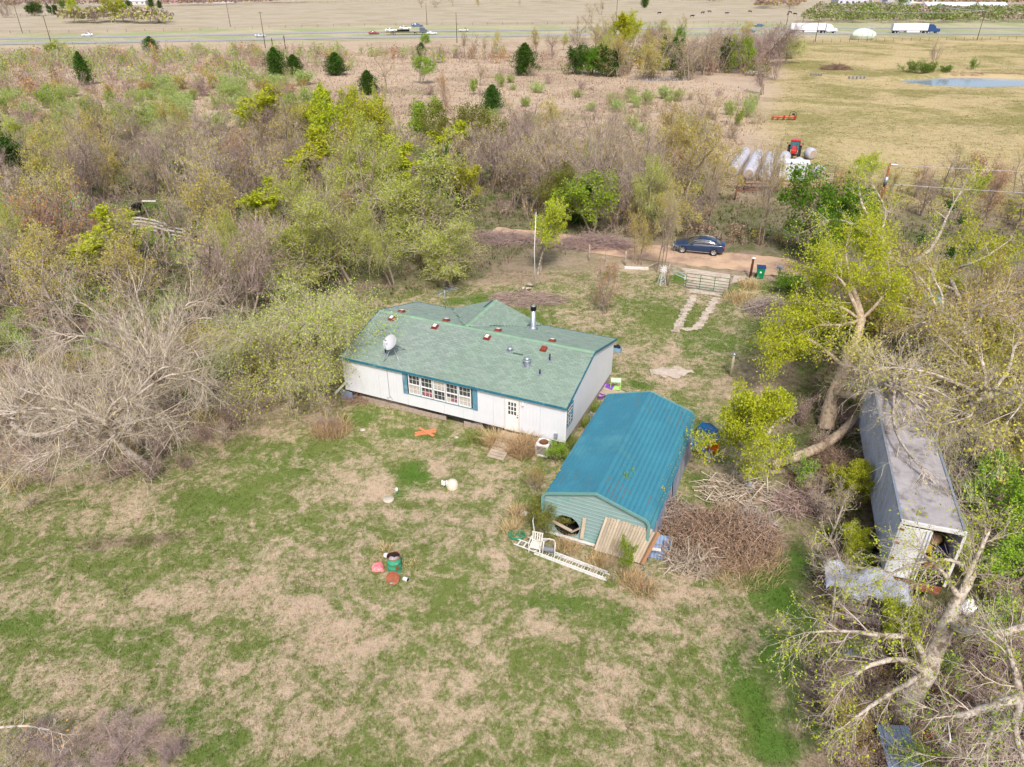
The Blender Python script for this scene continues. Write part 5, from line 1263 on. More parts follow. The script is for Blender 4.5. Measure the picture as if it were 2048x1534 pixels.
for i, (x, y, a_, l) in enumerate(((1052, 580, .2, .9), (1060, 574, -.3, .6), (1046, 584, .9, .5))):
    mb = MB(); mb.tube([(-l / 2, 0, .12 + .1 * i), (l / 2, 0, .12 + .1 * i)], .11, 10); o = mb.build("cut_log", [M_barkp], None, G(x, y), a_); tag(o, "cut log in the small pile at the foot of the white mast", "log", "cut logs below the white mast")
# ---- the car
def car_body(L, W_, H_, sec_, m, name="body"):
    """lofted body: stations of (x, [ (y, z) half outline ])"""
    mb = MB(); n = len(sec_[0][1]); vs = []
    for x, out in sec_:
        for y, z in out: vs.append((x, y, z))
        for y, z in out[::-1]: vs.append((x, -y, z))
    fs = []; N_ = 2 * n
    for s_ in range(len(sec_) - 1):
        for i in range(N_):
            a = s_ * N_ + i; b = s_ * N_ + (i + 1) % N_; fs.append((a, b, b + N_, a + N_))
    fs.append(tuple(range(N_))[::-1]); fs.append(tuple((len(sec_) - 1) * N_ + i for i in range(N_)))
    mb.add(vs, fs, smooth=True); return mb
def glossy(name, col, coat=.8):
    m = mat(name, col, rough=.3, spec=.5, var=.02); m.node_tree.nodes["Principled BSDF"].inputs["Coat Weight"].default_value = coat; m.node_tree.nodes["Principled BSDF"].inputs["Coat Roughness"].default_value = .05; return m
M_navy = glossy("navy_car_paint", S(14, 52, 92, .85))
M_tyre = mat("tyre", (.025, .025, .027), rough=.8); M_rim = mat("alloy_rim", S(214, 212, 214, .85), rough=.3, metal=.5)
M_cglass = bpy.data.materials.new("car_glass"); M_cglass.use_nodes = True; _b = M_cglass.node_tree.nodes["Principled BSDF"]; _b.inputs["Base Color"].default_value = (.05, .055, .06, 1); _b.inputs["Roughness"].default_value = .05; _b.inputs["Specular IOR Level"].default_value = 1.0; _b.inputs["Coat Weight"].default_value = 1
M_tail = mat("red_tail_lamp", S(210, 30, 50, .8), rough=.3)
def wheel(parent, x, y, r, w=.22, spokes=5, tm=M_tyre):
    T = Matrix.Translation((x, y, r)) @ Matrix.Rotation(math.pi / 2 * (1 if y < 0 else -1), 4, 'X')
    mb = MB(); mb.lathe([(r * .66, -w / 2), (r * .93, -w / 2), (r, -w * .35), (r, w * .35), (r * .93, w / 2), (r * .66, w / 2), (r * .66, w * .2), (r * .66, -w * .2)], n=28, M=T, cap=False); wh = mb.build("wheel", tm, parent)
    mb = MB(); mb.lathe([(r * .7, w * .2), (r * .7, w * .5), (r * .62, w * .45), (r * .62, w * .1), (0, w * .1)], n=28, M=T, cap=False)
    if spokes:
        for k in range(spokes):
            for q in (-.16, .16):
                a = k * 2 * math.pi / spokes; mb.bar(T @ Vector((r * .1 * math.cos(a), r * .1 * math.sin(a), w * .42)), T @ Vector((r * .66 * math.cos(a + q), r * .66 * math.sin(a + q), w * .46)), r * .1, r * .08)
        mb.lathe([(0, w * .5), (r * .14, w * .5), (r * .14, w * .3)], n=12, M=T, cap=False)
    mb.build("rim", M_rim if spokes else M_metal, wh); return wh
def sedan(loc, rz, mp, label, fastback=True, group=None, detail=True, name="parked_car"):
    car = empty(name, loc, rz, label, "car", group)
    def low_(x, zb, zs, w, bul=0): return (x, [(w * .86, zb), (w * .98, zb + .12), (w, zs - .28), (w * .985, zs - .1), (w * .9, zs - .0 + bul), (w * .5, zs + .03 + bul), (0.001, zs + .045 + bul)])
    secs = [low_(-2.36, .35, .62, .72), low_(-2.3, .26, .72, .84), low_(-2.05, .2, .78, .89), low_(-1.4, .18, .88, .92), low_(-.9, .18, .93, .92), low_(0, .18, .95, .92), low_(1.0, .18, .97, .92), low_(1.6, .2, 1.0, .91), low_(2.1, .26, 1.02, .86), low_(2.32, .32, .98, .78), low_(2.38, .42, .9, .7)]
    b = car_body(4.7, 1.84, 1.4, secs, mp).build("body", mp, car); b.modifiers.new("sub", 'SUBSURF').levels = 1
    b.modifiers["sub"].render_levels = 1
    def cab(x, w, z, zb=.9): return (x, [(w, zb), (w * .93, zb + (z - zb) * .5), (w * .8, z - .03), (w * .45, z), (0.001, z + .01)])
    c = [cab(-1.05, .84, .93), cab(-.55, .84, 1.2), cab(-.1, .83, 1.36), cab(.4, .83, 1.4), cab(1.0, .82, 1.35), cab(1.55, .8, 1.22), cab(2.0, .76, 1.05, .9)] if fastback else [cab(-.95, .84, .93), cab(-.4, .84, 1.25), cab(.0, .83, 1.42), cab(.5, .83, 1.44), cab(1.1, .82, 1.38), cab(1.6, .8, 1.1)]
    gb = car_body(0, 0, 0, c, M_cglass).build("glasshouse", M_cglass, car)
    xs_ = [q[0] for q in c]; 
    # roof skin over the glass
    mb = MB(); vs = []; st_ = [s for s in c if (-.45 < s[0] < (1.9 if fastback else 1.2))] 
    for x, o in st_:
        for y, z in ((o[2][0] + .02, o[2][1] - .0), (o[3][0], o[3][1] + .018), (0, o[4][1] + .02), (-o[3][0], o[3][1] + .018), (-o[2][0] - .02, o[2][1])): vs.append((x, y, z))
    mb.add(vs, [(i + 5 * k, i + 1 + 5 * k, i + 6 + 5 * k, i + 5 + 5 * k) for k in range(len(st_) - 1) for i in range(4)], smooth=True)
    r_ = mb.build("roof", mp, car, recalc=True); r_.modifiers.new("s", 'SOLIDIFY').thickness = .02
    mb = MB()
    for s_ in (-1, 1):
        for x0, x1 in (((-1.0, .93), (-.42, 1.27)), ((1.42, 1.24), (1.95, 1.03))):
            mb.bar((x0[0], s_ * .83, x0[1]), (x1[0], s_ * .74, x1[1]), .06, .03)
        mb.bar((.42, s_ * .86, .95), (.45, s_ * .69, 1.38), .05, .02)
    mb.build("pillars", mp, car); car.children[-1]["kind"] = "stuff"
    for x in (-1.42, 1.42):
        for y in (-.82, .82): wheel(car, x, y, .335, spokes=5 if detail else 0)
    mb = MB()
    for x in (-1.42, 1.42):
        for s_ in (-1, 1): mb.lathe([(.37, -.02), (.385, .0), (.37, .02)], M=Matrix.Translation((x, s_ * .925, .34)) @ Matrix.Rotation(math.pi / 2, 4, 'X'), n=26, cap=False)
    mb.build("wheel_arch", M_black, car)
    for s_ in (-1, 1):
        mb = MB(); mb.box((2.27, s_ * .68, .83), (.16, .3, .12)); mb.build("tail_lamp", M_tail, car, bevel=.02)
        mb = MB(); mb.box((-2.24, s_ * .66, .64), (.2, .3, .11)); mb.build("headlight", mat("headlight_glass", S(200, 205, 215, .8), rough=.1), car, bevel=.02)
        mb = MB(); mb.box((-.62, s_ * .98, .99), (.14, .16, .1)); mb.build("mirror", mp, car, bevel=.02)
        if detail:
            mb = MB(); mb.tube([(-1.0, s_ * .875, .93), (-.45, s_ * .80, 1.25), (0, s_ * .745, 1.345), (.5, s_ * .735, 1.375), (1.1, s_ * .74, 1.31), (1.75, s_ * .78, 1.08), (1.2, s_ * .865, .965), (-.2, s_ * .885, .94), (-1.0, s_ * .875, .93)], .014, 5); mb.build("window_trim", M_rim, car)
            mb = MB(); mb.box((-.0, s_ * .905, .26), (2.1, .03, .035)); mb.build("sill_trim", M_rim, car)
            mb = MB()
            for x in (-.55, .45, 1.35): mb.box((x, s_ * .921, .58), (.012, .012, .6))
            for x in (.22, 1.15): mb.box((x, s_ * .93, .8), (.17, .02, .025))
            mb.build("door_gaps", M_black, car)
    mb = MB(); mb.box((-2.34, 0, .5), (.06, .8, .26)); mb.build("grille", M_black, car)
    return car
ca, cb = G(1353, 507), G(1449, 514)
sedan(((ca.x + cb.x) / 2, (ca.y + cb.y) / 2 + .95, .05), math.atan2(cb.y - ca.y, cb.x - ca.x) - .06, M_navy, "dark navy fastback car parked on the dirt road")
# ---- the semi trailer in the trees
TA = math.atan2(.319, .948) * -1
TO = G(1803, 1041, 3.95); TO.z = 0
tr = empty("semi_trailer", TO, TA, "old silver box trailer with a white rear door under the fallen branches", "trailer")
M_tside = mat("dull_aluminium_side", S(206, 210, 226, .86), rough=.5, metal=.0, var=.12, scale=1.0, col2=S(176, 176, 188, .8), thr=.6)  # light bluish base colour has the metal's sky reflection painted in
M_troof = mat("dusty_trailer_roof", S(186, 178, 176, .74), rough=.8, metal=.0, var=.18, scale=1.3, col2=S(138, 128, 122, .72), thr=.56)
TL, TW, TZ = 12.5, 2.3, 3.95
for s_, x in (('l', 0), ('r', TW)):
    for k in range(10):
        mb = MB(); w_ = TL / 10; mb.box((x, (k + .5) * w_, 2.5), (.03, w_ - .012, 2.75))
        for j in range(2): mb.box((x + (-.02 if s_ == 'l' else .02), (k + .3 + .5 * j) * w_, 2.5), (.02, .04, 2.7))
        mb.build("side_panel", M_tside, tr)
for k in range(10): mb = MB(); w_ = TL / 10; mb.box((TW / 2, (k + .5) * w_, TZ - .06), (TW - .12, w_ - .01, .03)); mb.build("roof_panel", M_troof, tr)
for x in (0.03, TW - .03): mb = MB(); mb.box((x, TL / 2, TZ - .04), (.1, TL, .09)); mb.build("roof_rail", M_metal, tr)
mb = MB(); mb.box((TW / 2, 0, TZ - .04), (TW, .1, .16)); mb.build("rear_header", M_alu, tr)
for x in (.03, TW - .03): mb = MB(); mb.box((x, 0, 2.5), (.1, .1, 2.75)); mb.build("rear_post", M_alu, tr)
mb = MB(); mb.box((TW / 2, TL / 2, 1.1), (TW - .1, TL, .14)); mb.build("floor", M_under, tr)
mb = MB(); mb.box((TW / 2, TL, 2.5), (TW, .05, 2.7)); mb.build("front_wall", M_tside, tr)
td = MB(); td.box((.62, -.05, 2.45), (1.12, .05, 2.6)); dd_ = td.build("rear_door", M_whit, tr)
mb = MB()
for x in (.98, 1.1): mb.tube([(x, -.1, 1.2), (x, -.1, 3.75)], .02, 6)
mb.build("lock_rod", M_metal, dd_)
mb = MB()
for z in (1.3, 2.1, 2.9, 3.6): mb.box((.1, -.09, z), (.14, .04, .08))
mb.build("hinge", M_rusty, dd_)
for i, (x, y, z, r_, c) in enumerate(((1.6, .6, 1.5, .3, S(170, 60, 50)), (2.0, .9, 1.9, .32, S(60, 70, 110)), (1.7, 1.1, 2.4, .3, S(190, 150, 110)), (2.1, .5, 1.4, .25, S(200, 190, 180)), (1.5, .9, 2.0, .22, S(200, 170, 60)))):
    o = link("stored_bag", crumple(r_, 50 + i, (1, .8, 1), 2, .2), None, tr.matrix_world @ Vector((0, 0, 0))); o.data.materials.append(mat("stored_%d" % i, c, var=.2))
    v = Matrix.Rotation(TA, 4, 'Z') @ Vector((x, y, 0)); o.location = (TO.x + v.x, TO.y + v.y, z); tag(o, "dim bundle of stored things inside the open trailer end", "bundle", "bundles inside the trailer")
mb = MB(); mb.box((TW / 2, .0, .85), (TW - .2, .12, .35)); mb.build("bumper", M_rusty, tr)
for y in (1.4, 2.6):
    for x in (.15, TW - .15): wheel(tr, x, y, .5, .28, 0)
mb = MB(); mb.box((.5, 5.5, .8), (.12, 11, .3)); mb.box((2.0, 5.5, .8), (.12, 11, .3)); mb.box((.4, 10, .5), (.15, .15, 1)); mb.box((2.1, 10, .5), (.15, .15, 1)); mb.build("chassis", M_rusty, tr)
# ---- collapsed deck with torn white sheet
dk = empty("collapsed_deck", G(1745, 1205, .9), -.28, "collapsed grey wooden platform half covered by a torn white sheet", "wooden platform"); dk.location.z = 0
rnd = random.Random(21)
for k in range(13):
    mb = MB(); l = rnd.uniform(2.3, 3.3); mb.box((rnd.uniform(-.3, .3), -.95 + k * .2, .75 + rnd.uniform(-.06, .05)), (l, .17, .04), rot=Matrix.Rotation(rnd.uniform(-.06, .06), 3, 'Z') @ Matrix.Rotation(rnd.uniform(-.08, .08), 3, 'Y')); mb.build("plank", mat("grey_board", S(150, 134, 122, .7), rough=.95, var=.2, scale=4, obj=.2), dk)
for x in (-1.4, 1.4):
    for y in (-.9, 1.3): mb = MB(); mb.box((x, y, .36), (.12, .12, .74)); mb.build("leg", M_wood, dk)
mb = MB(); nx_, ny_ = 26, 14; vs = []
for j in range(ny_):
    for i in range(nx_):
        x = -1.75 + i * 3.3 / (nx_ - 1); y = .15 + j * 1.35 / (ny_ - 1) + .28 * math.sin(i * .55) * (1 - j / ny_) - .5 * max(0, 1 - abs(i - 17) / 5) * (1 - j / ny_)
        vs.append((x, y, 1.0 + .18 * math.sin(i * .5) * math.sin(j * .6) + .06 * math.sin(i * 1.7 + j) + .3 * j / ny_ - .3 * max(0, (i - 20) / 6)))
mb.add(vs, [(j * nx_ + i, j * nx_ + i + 1, (j + 1) * nx_ + i + 1, (j + 1) * nx_ + i) for j in range(ny_ - 1) for i in range(nx_ - 1)], smooth=True)
sheet = mb.build("torn_sheet", mat("torn_white_metal", S(206, 208, 218, .85), rough=.5, var=.15, scale=3, col2=S(170, 160, 156, .8), thr=.58)); sheet.location = dk.location; sheet.rotation_euler = (0, 0, -.28)
sheet.modifiers.new("s", 'SOLIDIFY').thickness = .02; tag(sheet, "torn white sheet draped over the collapsed grey platform", "sheet")
mb = MB(); mb.bar((-1.8, 1.45, 1.25), (1.5, 1.7, 1.2), .08, .06); single("fallen_pole", mb, M_wood, dk.location, -.28, "long grey pole lying along the top of the torn white sheet", "pole")
for i, (x, y, a_) in enumerate(((1700, 1245, .1), (1790, 1235, -.3), (1700, 1290, -.4), (1725, 1320, -.15), (1690, 1330, .2), (1820, 1215, -.45))):
    mb = MB()
    for k in range(3): mb.box((0, k * .19, .15 + .05 * i % .2), (1.6, .17, .05), rot=Matrix.Rotation(.03 * k, 3, 'X'))
    single("scrap_pallet", mb, mat("grey_board", S(150, 134, 122, .7)), G(x, y), a_, "loose pile of grey planks in the brush below the platform", "planks", "loose grey planks below the platform")
mb = MB()
for k in range(7): mb.box((-.45 + k * .15, 0, .6), (.14, 1.3, .02 + .02 * (k % 2)), rot=Matrix.Rotation(.3, 3, 'X'))
single("slate_sheet", mb, mat("slate_blue_sheet", S(110, 122, 142, .75), rough=.6, var=.1), G(1787, 1515, .3), -.05, "slate blue ribbed metal sheet at the bottom right edge", "metal sheet")
mb = MB()
for k in range(12): t = k * math.pi / 6; mb.tube([(.2 * math.cos(t), .2 * math.sin(t), 0), (.28 * math.cos(t), .28 * math.sin(t), .35)], .012, 4)
for z, r_ in ((0, .2), (.18, .24), (.35, .28)): mb.lathe([(r_, z), (r_ + .015, z + .015), (r_, z + .03)], n=16, cap=False)
single("red_basket", mb, mat("red_wire", S(200, 46, 50, .85), rough=.4), G(1848, 1466, .2), 0, "red wire basket below the big leaning trunk", "basket")
mb = MB()
for x in (-.35, .35):
    mb.tube([(x, 0, 0), (x, 0, .9)], .025); 
mb.tube([(-.35, 0, .9), (.35, 0, .9)], .025); mb.tube([(-.35, 0, .3), (.35, 0, .3)], .025); single("clothes_rail", mb, M_whit, G(1882, 1495), 1.2, "white metal frame standing right of the red basket", "frame")
o = link("white_cloth", crumple(.3, 91, (1, .9, 1.0)), None, G(1932, 1222, .5)); o.data.materials.append(M_whit); tag(o, "bunched white cloth caught behind the big leaning trunk", "cloth")
o = link("grey_tarp", crumple(.35, 92, (1.1, .8, .8)), None, G(1702, 1320)); o.data.materials.append(mat("grey_tarp", S(170, 176, 196, .8), rough=.5)); tag(o, "pale grey tarp bundle in the brush left of the big trunk", "tarp")
o = link("grey_bag", crumple(.3, 93, (.7, 1.1, .9)), None, G(1497, 978)); o.data.materials.append(mat("grey_bag", S(186, 190, 196, .85), rough=.5)); tag(o, "tall grey white plastic bag standing among the cut branches", "bag")
o = link("orange_bucket", crumple(.1, 94, (1, 1, 1), 2, .05), None, G(1520, 988)); o.data.materials.append(M_or); tag(o, "small orange helmet shape beside the cut log ends", "helmet")
# teal roofed shelter and things seen through the branches on the right
sd = empty("teal_shelter", G(1812, 640), -.35, "low shelter with a faded teal roof seen through the branches", "shed")
for k in range(10): mb = MB(); mb.box((-1.8 + k * .4, 0, 2.0), (.385, 2.6, .03), rot=Matrix.Rotation(.12, 3, 'X')); mb.box((-1.98 + k * .4, 0, 2.04), (.03, 2.6, .05), rot=Matrix.Rotation(.12, 3, 'X')); mb.build("roof_sheet", mat("faded_teal_roof", S(110, 176, 184, .8), rough=.6, var=.15, scale=2), sd)
for x in (-1.8, 1.8):
    for y in (-1.1, 1.1): mb = MB(); mb.box((x, y, .97), (.1, .1, 1.9)); mb.build("post", M_wood, sd)
mb = MB(); mb.box((0, 1.15, 1.0), (3.6, .04, 1.8)); mb.build("back_wall", mat("dark_board", S(90, 84, 80, .7)), sd)
for i, (x, y, z, r_, c, lb) in enumerate(((1757, 640, .2, .35, S(210, 206, 214), "pale rubbish sack left of the teal shelter among branches"), (1748, 655, .1, .3, S(60, 60, 70), "dark sack below the pale one beside the leafy green tree"), (1890, 850, .2, .3, S(30, 110, 180), "blue plastic tub under the branches right of the trailer"), (1880, 860, .1, .18, S(30, 90, 150), "small blue lid beside the blue tub under the branches"), (1945, 830, .5, .5, S(190, 180, 160), "pale bleached heap under the branches right of the blue tub"), (1975, 760, .5, .5, S(176, 164, 130), "pale tan heap beneath the bare crown at the right"), (1830, 748, .6, .3, S(160, 166, 190), "blue-grey sack behind the trailer front end"))):
    o = link("sack", crumple(r_, 60 + i, (1.2, .9, .9), 2, .2), None, G(x, y, 0)); o.location.z = z * .3; o.data.materials.append(mat("sack_%d" % i, c, var=.2)); tag(o, lb, "sack" if "sack" in lb else ("tub" if "tub" in lb.split(' under')[0] else ("lid" if "lid" in lb else "heap")))
# ---- hay, tractor, container
M_hay = mat("wrapped_hay", S(196, 194, 204, .8), rough=.6, var=.14, scale=2.5, col2=S(176, 162, 152, .8), thr=.58, obj=.06)
M_straw = mat("straw_end", S(190, 170, 150, .75), rough=.95, var=.25, scale=6)
mb = MB(); mb.lathe([(0, -.6), (.5, -.6), (.66, -.55), (.78, -.38), (.81, 0), (.78, .38), (.66, .55), (.5, .6), (0, .6)], M=Matrix.Rotation(math.pi / 2, 4, 'X'), n=24, cap=False)
hay_me = mb.mesh("hay_bale", [M_hay])
mb = MB(); 
for s_ in (-1, 1):
    for k in range(3): mb.lathe([(.5 - k * .15, s_ * .607), (.46 - k * .15, s_ * .62), (.42 - k * .15, s_ * .607)], M=Matrix.Rotation(math.pi / 2, 4, 'X'), n=20, cap=False)
    mb.lathe([(0, s_ * .606), (.5, s_ * .606)], M=Matrix.Rotation(math.pi / 2, 4, 'X'), n=20, cap=False)
hay_end = mb.mesh("bale_end", [M_straw])
rowdefs = [((1466, 352), (1490, 314), 5, "first"), ((1497, 358), (1516, 317), 6, "second"), ((1528, 362), (1542, 322), 6, "third"), ((1556, 352), (1569, 322), 5, "fourth"), ((1590, 352), (1596, 334), 4, "fifth")]
for (a_, b_, n_, wd) in rowdefs:
    pa, pb = G(*a_), G(*b_); dr = (pb - pa); dr.z = 0; u = dr.normalized(); rz = math.atan2(u.y, u.x) - math.pi / 2
    n_ = max(3, int(round(dr.length / 1.36)))
    ORD = ("nearest", "second", "third", "fourth", "fifth", "sixth", "seventh", "eighth", "ninth", "tenth", "eleventh", "twelfth")
    for k in range(n_):
        p = pa + u * 1.36 * k; o = empty("hay_bale", (p.x + random.uniform(-.06, .06), p.y, .79), rz + random.uniform(-.03, .03), "white wrapped hay bale, %s from the near end of the %s row from the left" % (ORD[k], wd), "hay bale", "wrapped hay bales, %s row from the left" % wd); link("wrap", hay_me, o); link("straw_end", hay_end, o)
for (x, y, r_, lb) in ((1618, 318, .35, "loose round bale showing brown straw right of the tractor"), (1634, 356, .4, "round bale with a straw face right of the white container")):
    o = empty("hay_bale", G(x, y), r_, lb, "hay bale"); o.location.z = .79; link("wrap", hay_me, o); link("straw_end", hay_end, o)
c0, c1 = G(1562, 363), G(1618, 367); dc = c1 - c0
ct = empty("white_container", ((c0.x + c1.x) / 2, (c0.y + c1.y) / 2 + 1.1, 0), math.atan2(dc.y, dc.x), "white corrugated storage box standing in front of the hay bales", "container")
cl_ = dc.length; M_cont = mat("white_corrugated", S(232, 232, 234, .86), rough=.55, var=.06, scale=2)
for k in range(12):
    mb = MB(); w_ = cl_ / 12; mb.box((-cl_ / 2 + (k + .5) * w_, -1.1, 1.25), (w_ * .5, .05, 2.1)); mb.box((-cl_ / 2 + k * w_ + .03, -1.08, 1.25), (w_ * .45, .03, 2.1)); mb.build("wall_panel", M_cont, ct)
mb = MB(); mb.box((0, 0, 1.2), (cl_ - .1, 2.05, 2.1)); mb.build("box", M_cont, ct)
mb = MB(); mb.box((0, 0, 2.36), (cl_ + .1, 2.3, .1)); mb.build("roof", M_cont, ct); mb = MB(); mb.box((0, 0, .1), (cl_, 2.1, .15)); mb.build("skid", M_rusty, ct)
tc = G(1586, 313); tk = empty("tractor", tc, math.radians(-112), "red farm tractor with a cab parked behind the hay bales", "tractor"); tk.scale = (.88, .88, .88)
M_tred = glossy("tractor_red", S(214, 40, 44, .85), .3)
mb = MB(); mb.prism([(.1, .95), (2.35, .85), (2.4, 1.35), (2.2, 1.55), (.1, 1.72)], -.38, .38); mb.build("bonnet", M_tred, tk, bevel=.06)
mb = MB(); mb.box((1.0, 0, .8), (2.4, .45, .4)); mb.box((-.6, 0, .85), (1.2, .9, .5)); mb.build("chassis", M_black, tk)
mb = MB(); mb.prism([(-1.25, 1.2), (.1, 1.2), (.2, 1.3), (.0, 2.5), (-1.15, 2.5)], -.68, .68); mb.build("cab_glass", mat("teal_tinted_glass", S(60, 110, 116, .8), rough=.1, spec=.8), tk)
for x, y in ((-1.2, .68), (-1.2, -.68), (.12, .68), (.12, -.68)): mb = MB(); mb.bar((x, y, 1.2), (x * .95, y, 2.5), .07, .07); mb.build("cab_post", M_black, tk)
mb = MB(); mb.box((-.57, 0, 2.56), (1.5, 1.5, .16)); mb.build("cab_roof", M_tred, tk, bevel=.05)
for y in (-.85, .85): 
    mb = MB(); mb.lathe([(.45, -.22), (.8, -.22), (.85, -.15), (.85, .15), (.8, .22), (.45, .22), (.42, 0)], M=Matrix.Translation((-.7, y, .85)) @ Matrix.Rotation(math.pi / 2, 4, 'X'), n=26, cap=False); wq = mb.build("rear_wheel", M_tyre, tk)
    mb = MB(); mb.lathe([(0, -.05), (.46, -.08), (.46, .08), (0, .05)], M=Matrix.Translation((-.7, y, .85)) @ Matrix.Rotation(math.pi / 2, 4, 'X'), n=20, cap=False); mb.build("rim", mat("cream_rim", S(210, 200, 190, .8)), wq)
    mb = MB(); mb.lathe([(.25, -.16), (.5, -.16), (.55, -.1), (.55, .1), (.5, .16), (.25, .16)], M=Matrix.Translation((1.8, y * .88, .55)) @ Matrix.Rotation(math.pi / 2, 4, 'X'), n=22, cap=True); mb.build("front_wheel", M_tyre, tk)
    mb = MB(); mb.box((-.7, y * 1.0, 1.78), (1.1, .42, .06)); mb.box((-1.2, y, 1.6), (.06, .42, .3)); mb.build("mudguard", M_tred, tk, bevel=.02)
    mb = MB(); mb.bar((.1, y * .8, 2.2), (.25, y * 1.35, 2.2), .03, .03); mb.box((.25, y * 1.4, 2.1), (.05, .15, .28)); mb.build("mirror", M_black, tk)
mb = MB(); mb.tube([(.9, .3, 1.6), (.9, .3, 2.3)], .04); mb.build("exhaust", M_black, tk)
hk = empty("hay_mower", G(1566, 240), -.12, "rusty orange farm mower standing at the pasture edge", "farm implement")
mb = MB(); mb.tube([(-2.0, 0, .55), (2.2, 0, .55)], .16, 10); mb.build("beam", mat("faded_orange", S(214, 128, 90, .8), rough=.7, var=.15), hk)
for x in (-1.9, -1.0, 0, 1.0, 2.0): mb = MB(); mb.lathe([(.2, -.02), (.34, -.02), (.34, .02), (.2, .02)], M=Matrix.Translation((x, -.15, .42)) @ Matrix.Rotation(.5, 4, 'Z') @ Matrix.Rotation(math.pi / 2, 4, 'X'), n=14); mb.build("rake_wheel", M_rusty, hk)
mb = MB(); mb.box((.1, -.1, .55), (.25, .4, .5)); mb.box((2.0, .0, .5), (.3, .6, .5)); mb.build("gearbox", mat("deep_red_paint", S(176, 50, 34, .8)), hk)
mb = MB(); mb.tube([(1.0, 0, .6), (1.05, .1, 1.3), (1.6, .2, 1.45), (2.1, .2, 1.3), (2.2, 0, .7)], .05, 8); mb.box((1.7, .1, 1.0), (.4, .3, .3)); mb.build("hitch", M_black, hk)
# rusty pipe corral beside the road
M_rpipe = mat("rust_red_pipe", S(150, 100, 84, .8), rough=.85, var=.2, scale=6)
cor = empty("pipe_corral", G(1469, 400), 0, "rusty brown pipe corral with a top rail beyond the road", "fence")
cb_ = G(1469, 400)
for x, y, h_ in ((1469, 400, 1.9), (1583, 398, 2.3), (1635, 385, 1.4), (1486, 380, 1.4)): p = G(x, y) - cb_; mb = MB(); mb.tube([p, p + Vector((.1, 0, h_))], .1, 8); mb.build("post", M_rpipe, cor)
def prail(a, b, z): mb = MB(); mb.tube([G(*a) - cb_ + Vector((0, 0, z)), G(*b) - cb_ + Vector((0, 0, z))], .05, 6); mb.build("rail", M_rpipe, cor)
for z in (.4, .8, 1.2): prail((1486, 380), (1635, 385), z)
prail((1469, 400), (1583, 398), 1.1); prail((1469, 400), (1486, 380), 1.5)
pg = empty("loading_pen", G(1640, 372), .2, "pale wooden pen frame right of the white container", "pen")
for x in (0, 1.2, 2.4):
    mb = MB(); mb.box((x, 0, .8), (.1, .1, 1.6)); mb.build("post", M_wood, pg)
for z in (.4, .9, 1.5): mb = MB(); mb.box((1.2, -.07, z), (2.5, .04, .12)); mb.build("rail", M_wood, pg)
mb = MB(); mb.tube([(0, 0, .15), (.8, .2, .18), (1.6, .1, .14)], .14, 8); single("dark_log", mb, mat("charred_wood", S(60, 58, 66, .7)), G(1515, 378), 0, "dark log lying in front of the middle bale rows", "log")
o = link("stone_heap", crumple(2.0, 5, (1.3, .8, .55), 3, .12), None, G(1262, 372)); o.data.materials.append(mat("grey_straw_heap", S(190, 172, 156, .8), rough=.95, var=.2, scale=3)); tag(o, "big pale grey rounded heap half hidden by roadside trees", "heap")
o = link("blue_barrel_bundle", crumple(.45, 6, (.7, .7, 1.2), 2, .1), None, G(1388, 394)); o.data.materials.append(mat("white_blue_bundle", S(196, 200, 220, .85), var=.3, scale=6)); tag(o, "white and blue bundle standing in the brush left of the corral", "bundle")
# old white board fence in the left woods
fr_ = empty("board_fence", G(268, 462), 0, "weathered white board fence standing in the left woods", "fence"); b0 = G(268, 462)
pts = [G(268, 462), G(288, 463), G(316, 468), G(340, 474), G(372, 480)]
for p in pts: mb = MB(); q = p - b0; mb.box((q.x, q.y, .75), (.12, .12, 1.6)); mb.build("post", M_barkp, fr_)
for z in (.35, .75, 1.1, 1.45):
    for i in range(4):
        if (i, z) in ((3, 1.45), (2, .35)): continue
        mb = MB(); a, b = pts[i] - b0, pts[i + 1] - b0; mb.bar(a + Vector((0, -.08, z)), b + Vector((0, -.08, z - (.12 if i == 2 else 0))), .03, .15); mb.build("rail", M_wwood, fr_)
plank(G(262, 520, .6), G(290, 532, .3), .2, .05, "fallen white rail pair in the left woods below the board fence", M_wwood, "fallen_rail", "rail")
plank(G(284, 402, .1), G(312, 402, .1), .2, .12, "pale plank lying at the far edge of the small clearing", M_wwood, "fallen_plank", "plank")
# tree trunk snag and old log pile in the left
def limb(name, pts, rs, m, label, cat, n=9, group=None):
    p0 = Vector(pts[0]); mb = MB(); mb.tube([Vector(p) - p0 for p in pts], list(rs), n); return tag(mb.build(name, m, None, p0), label, cat, group)
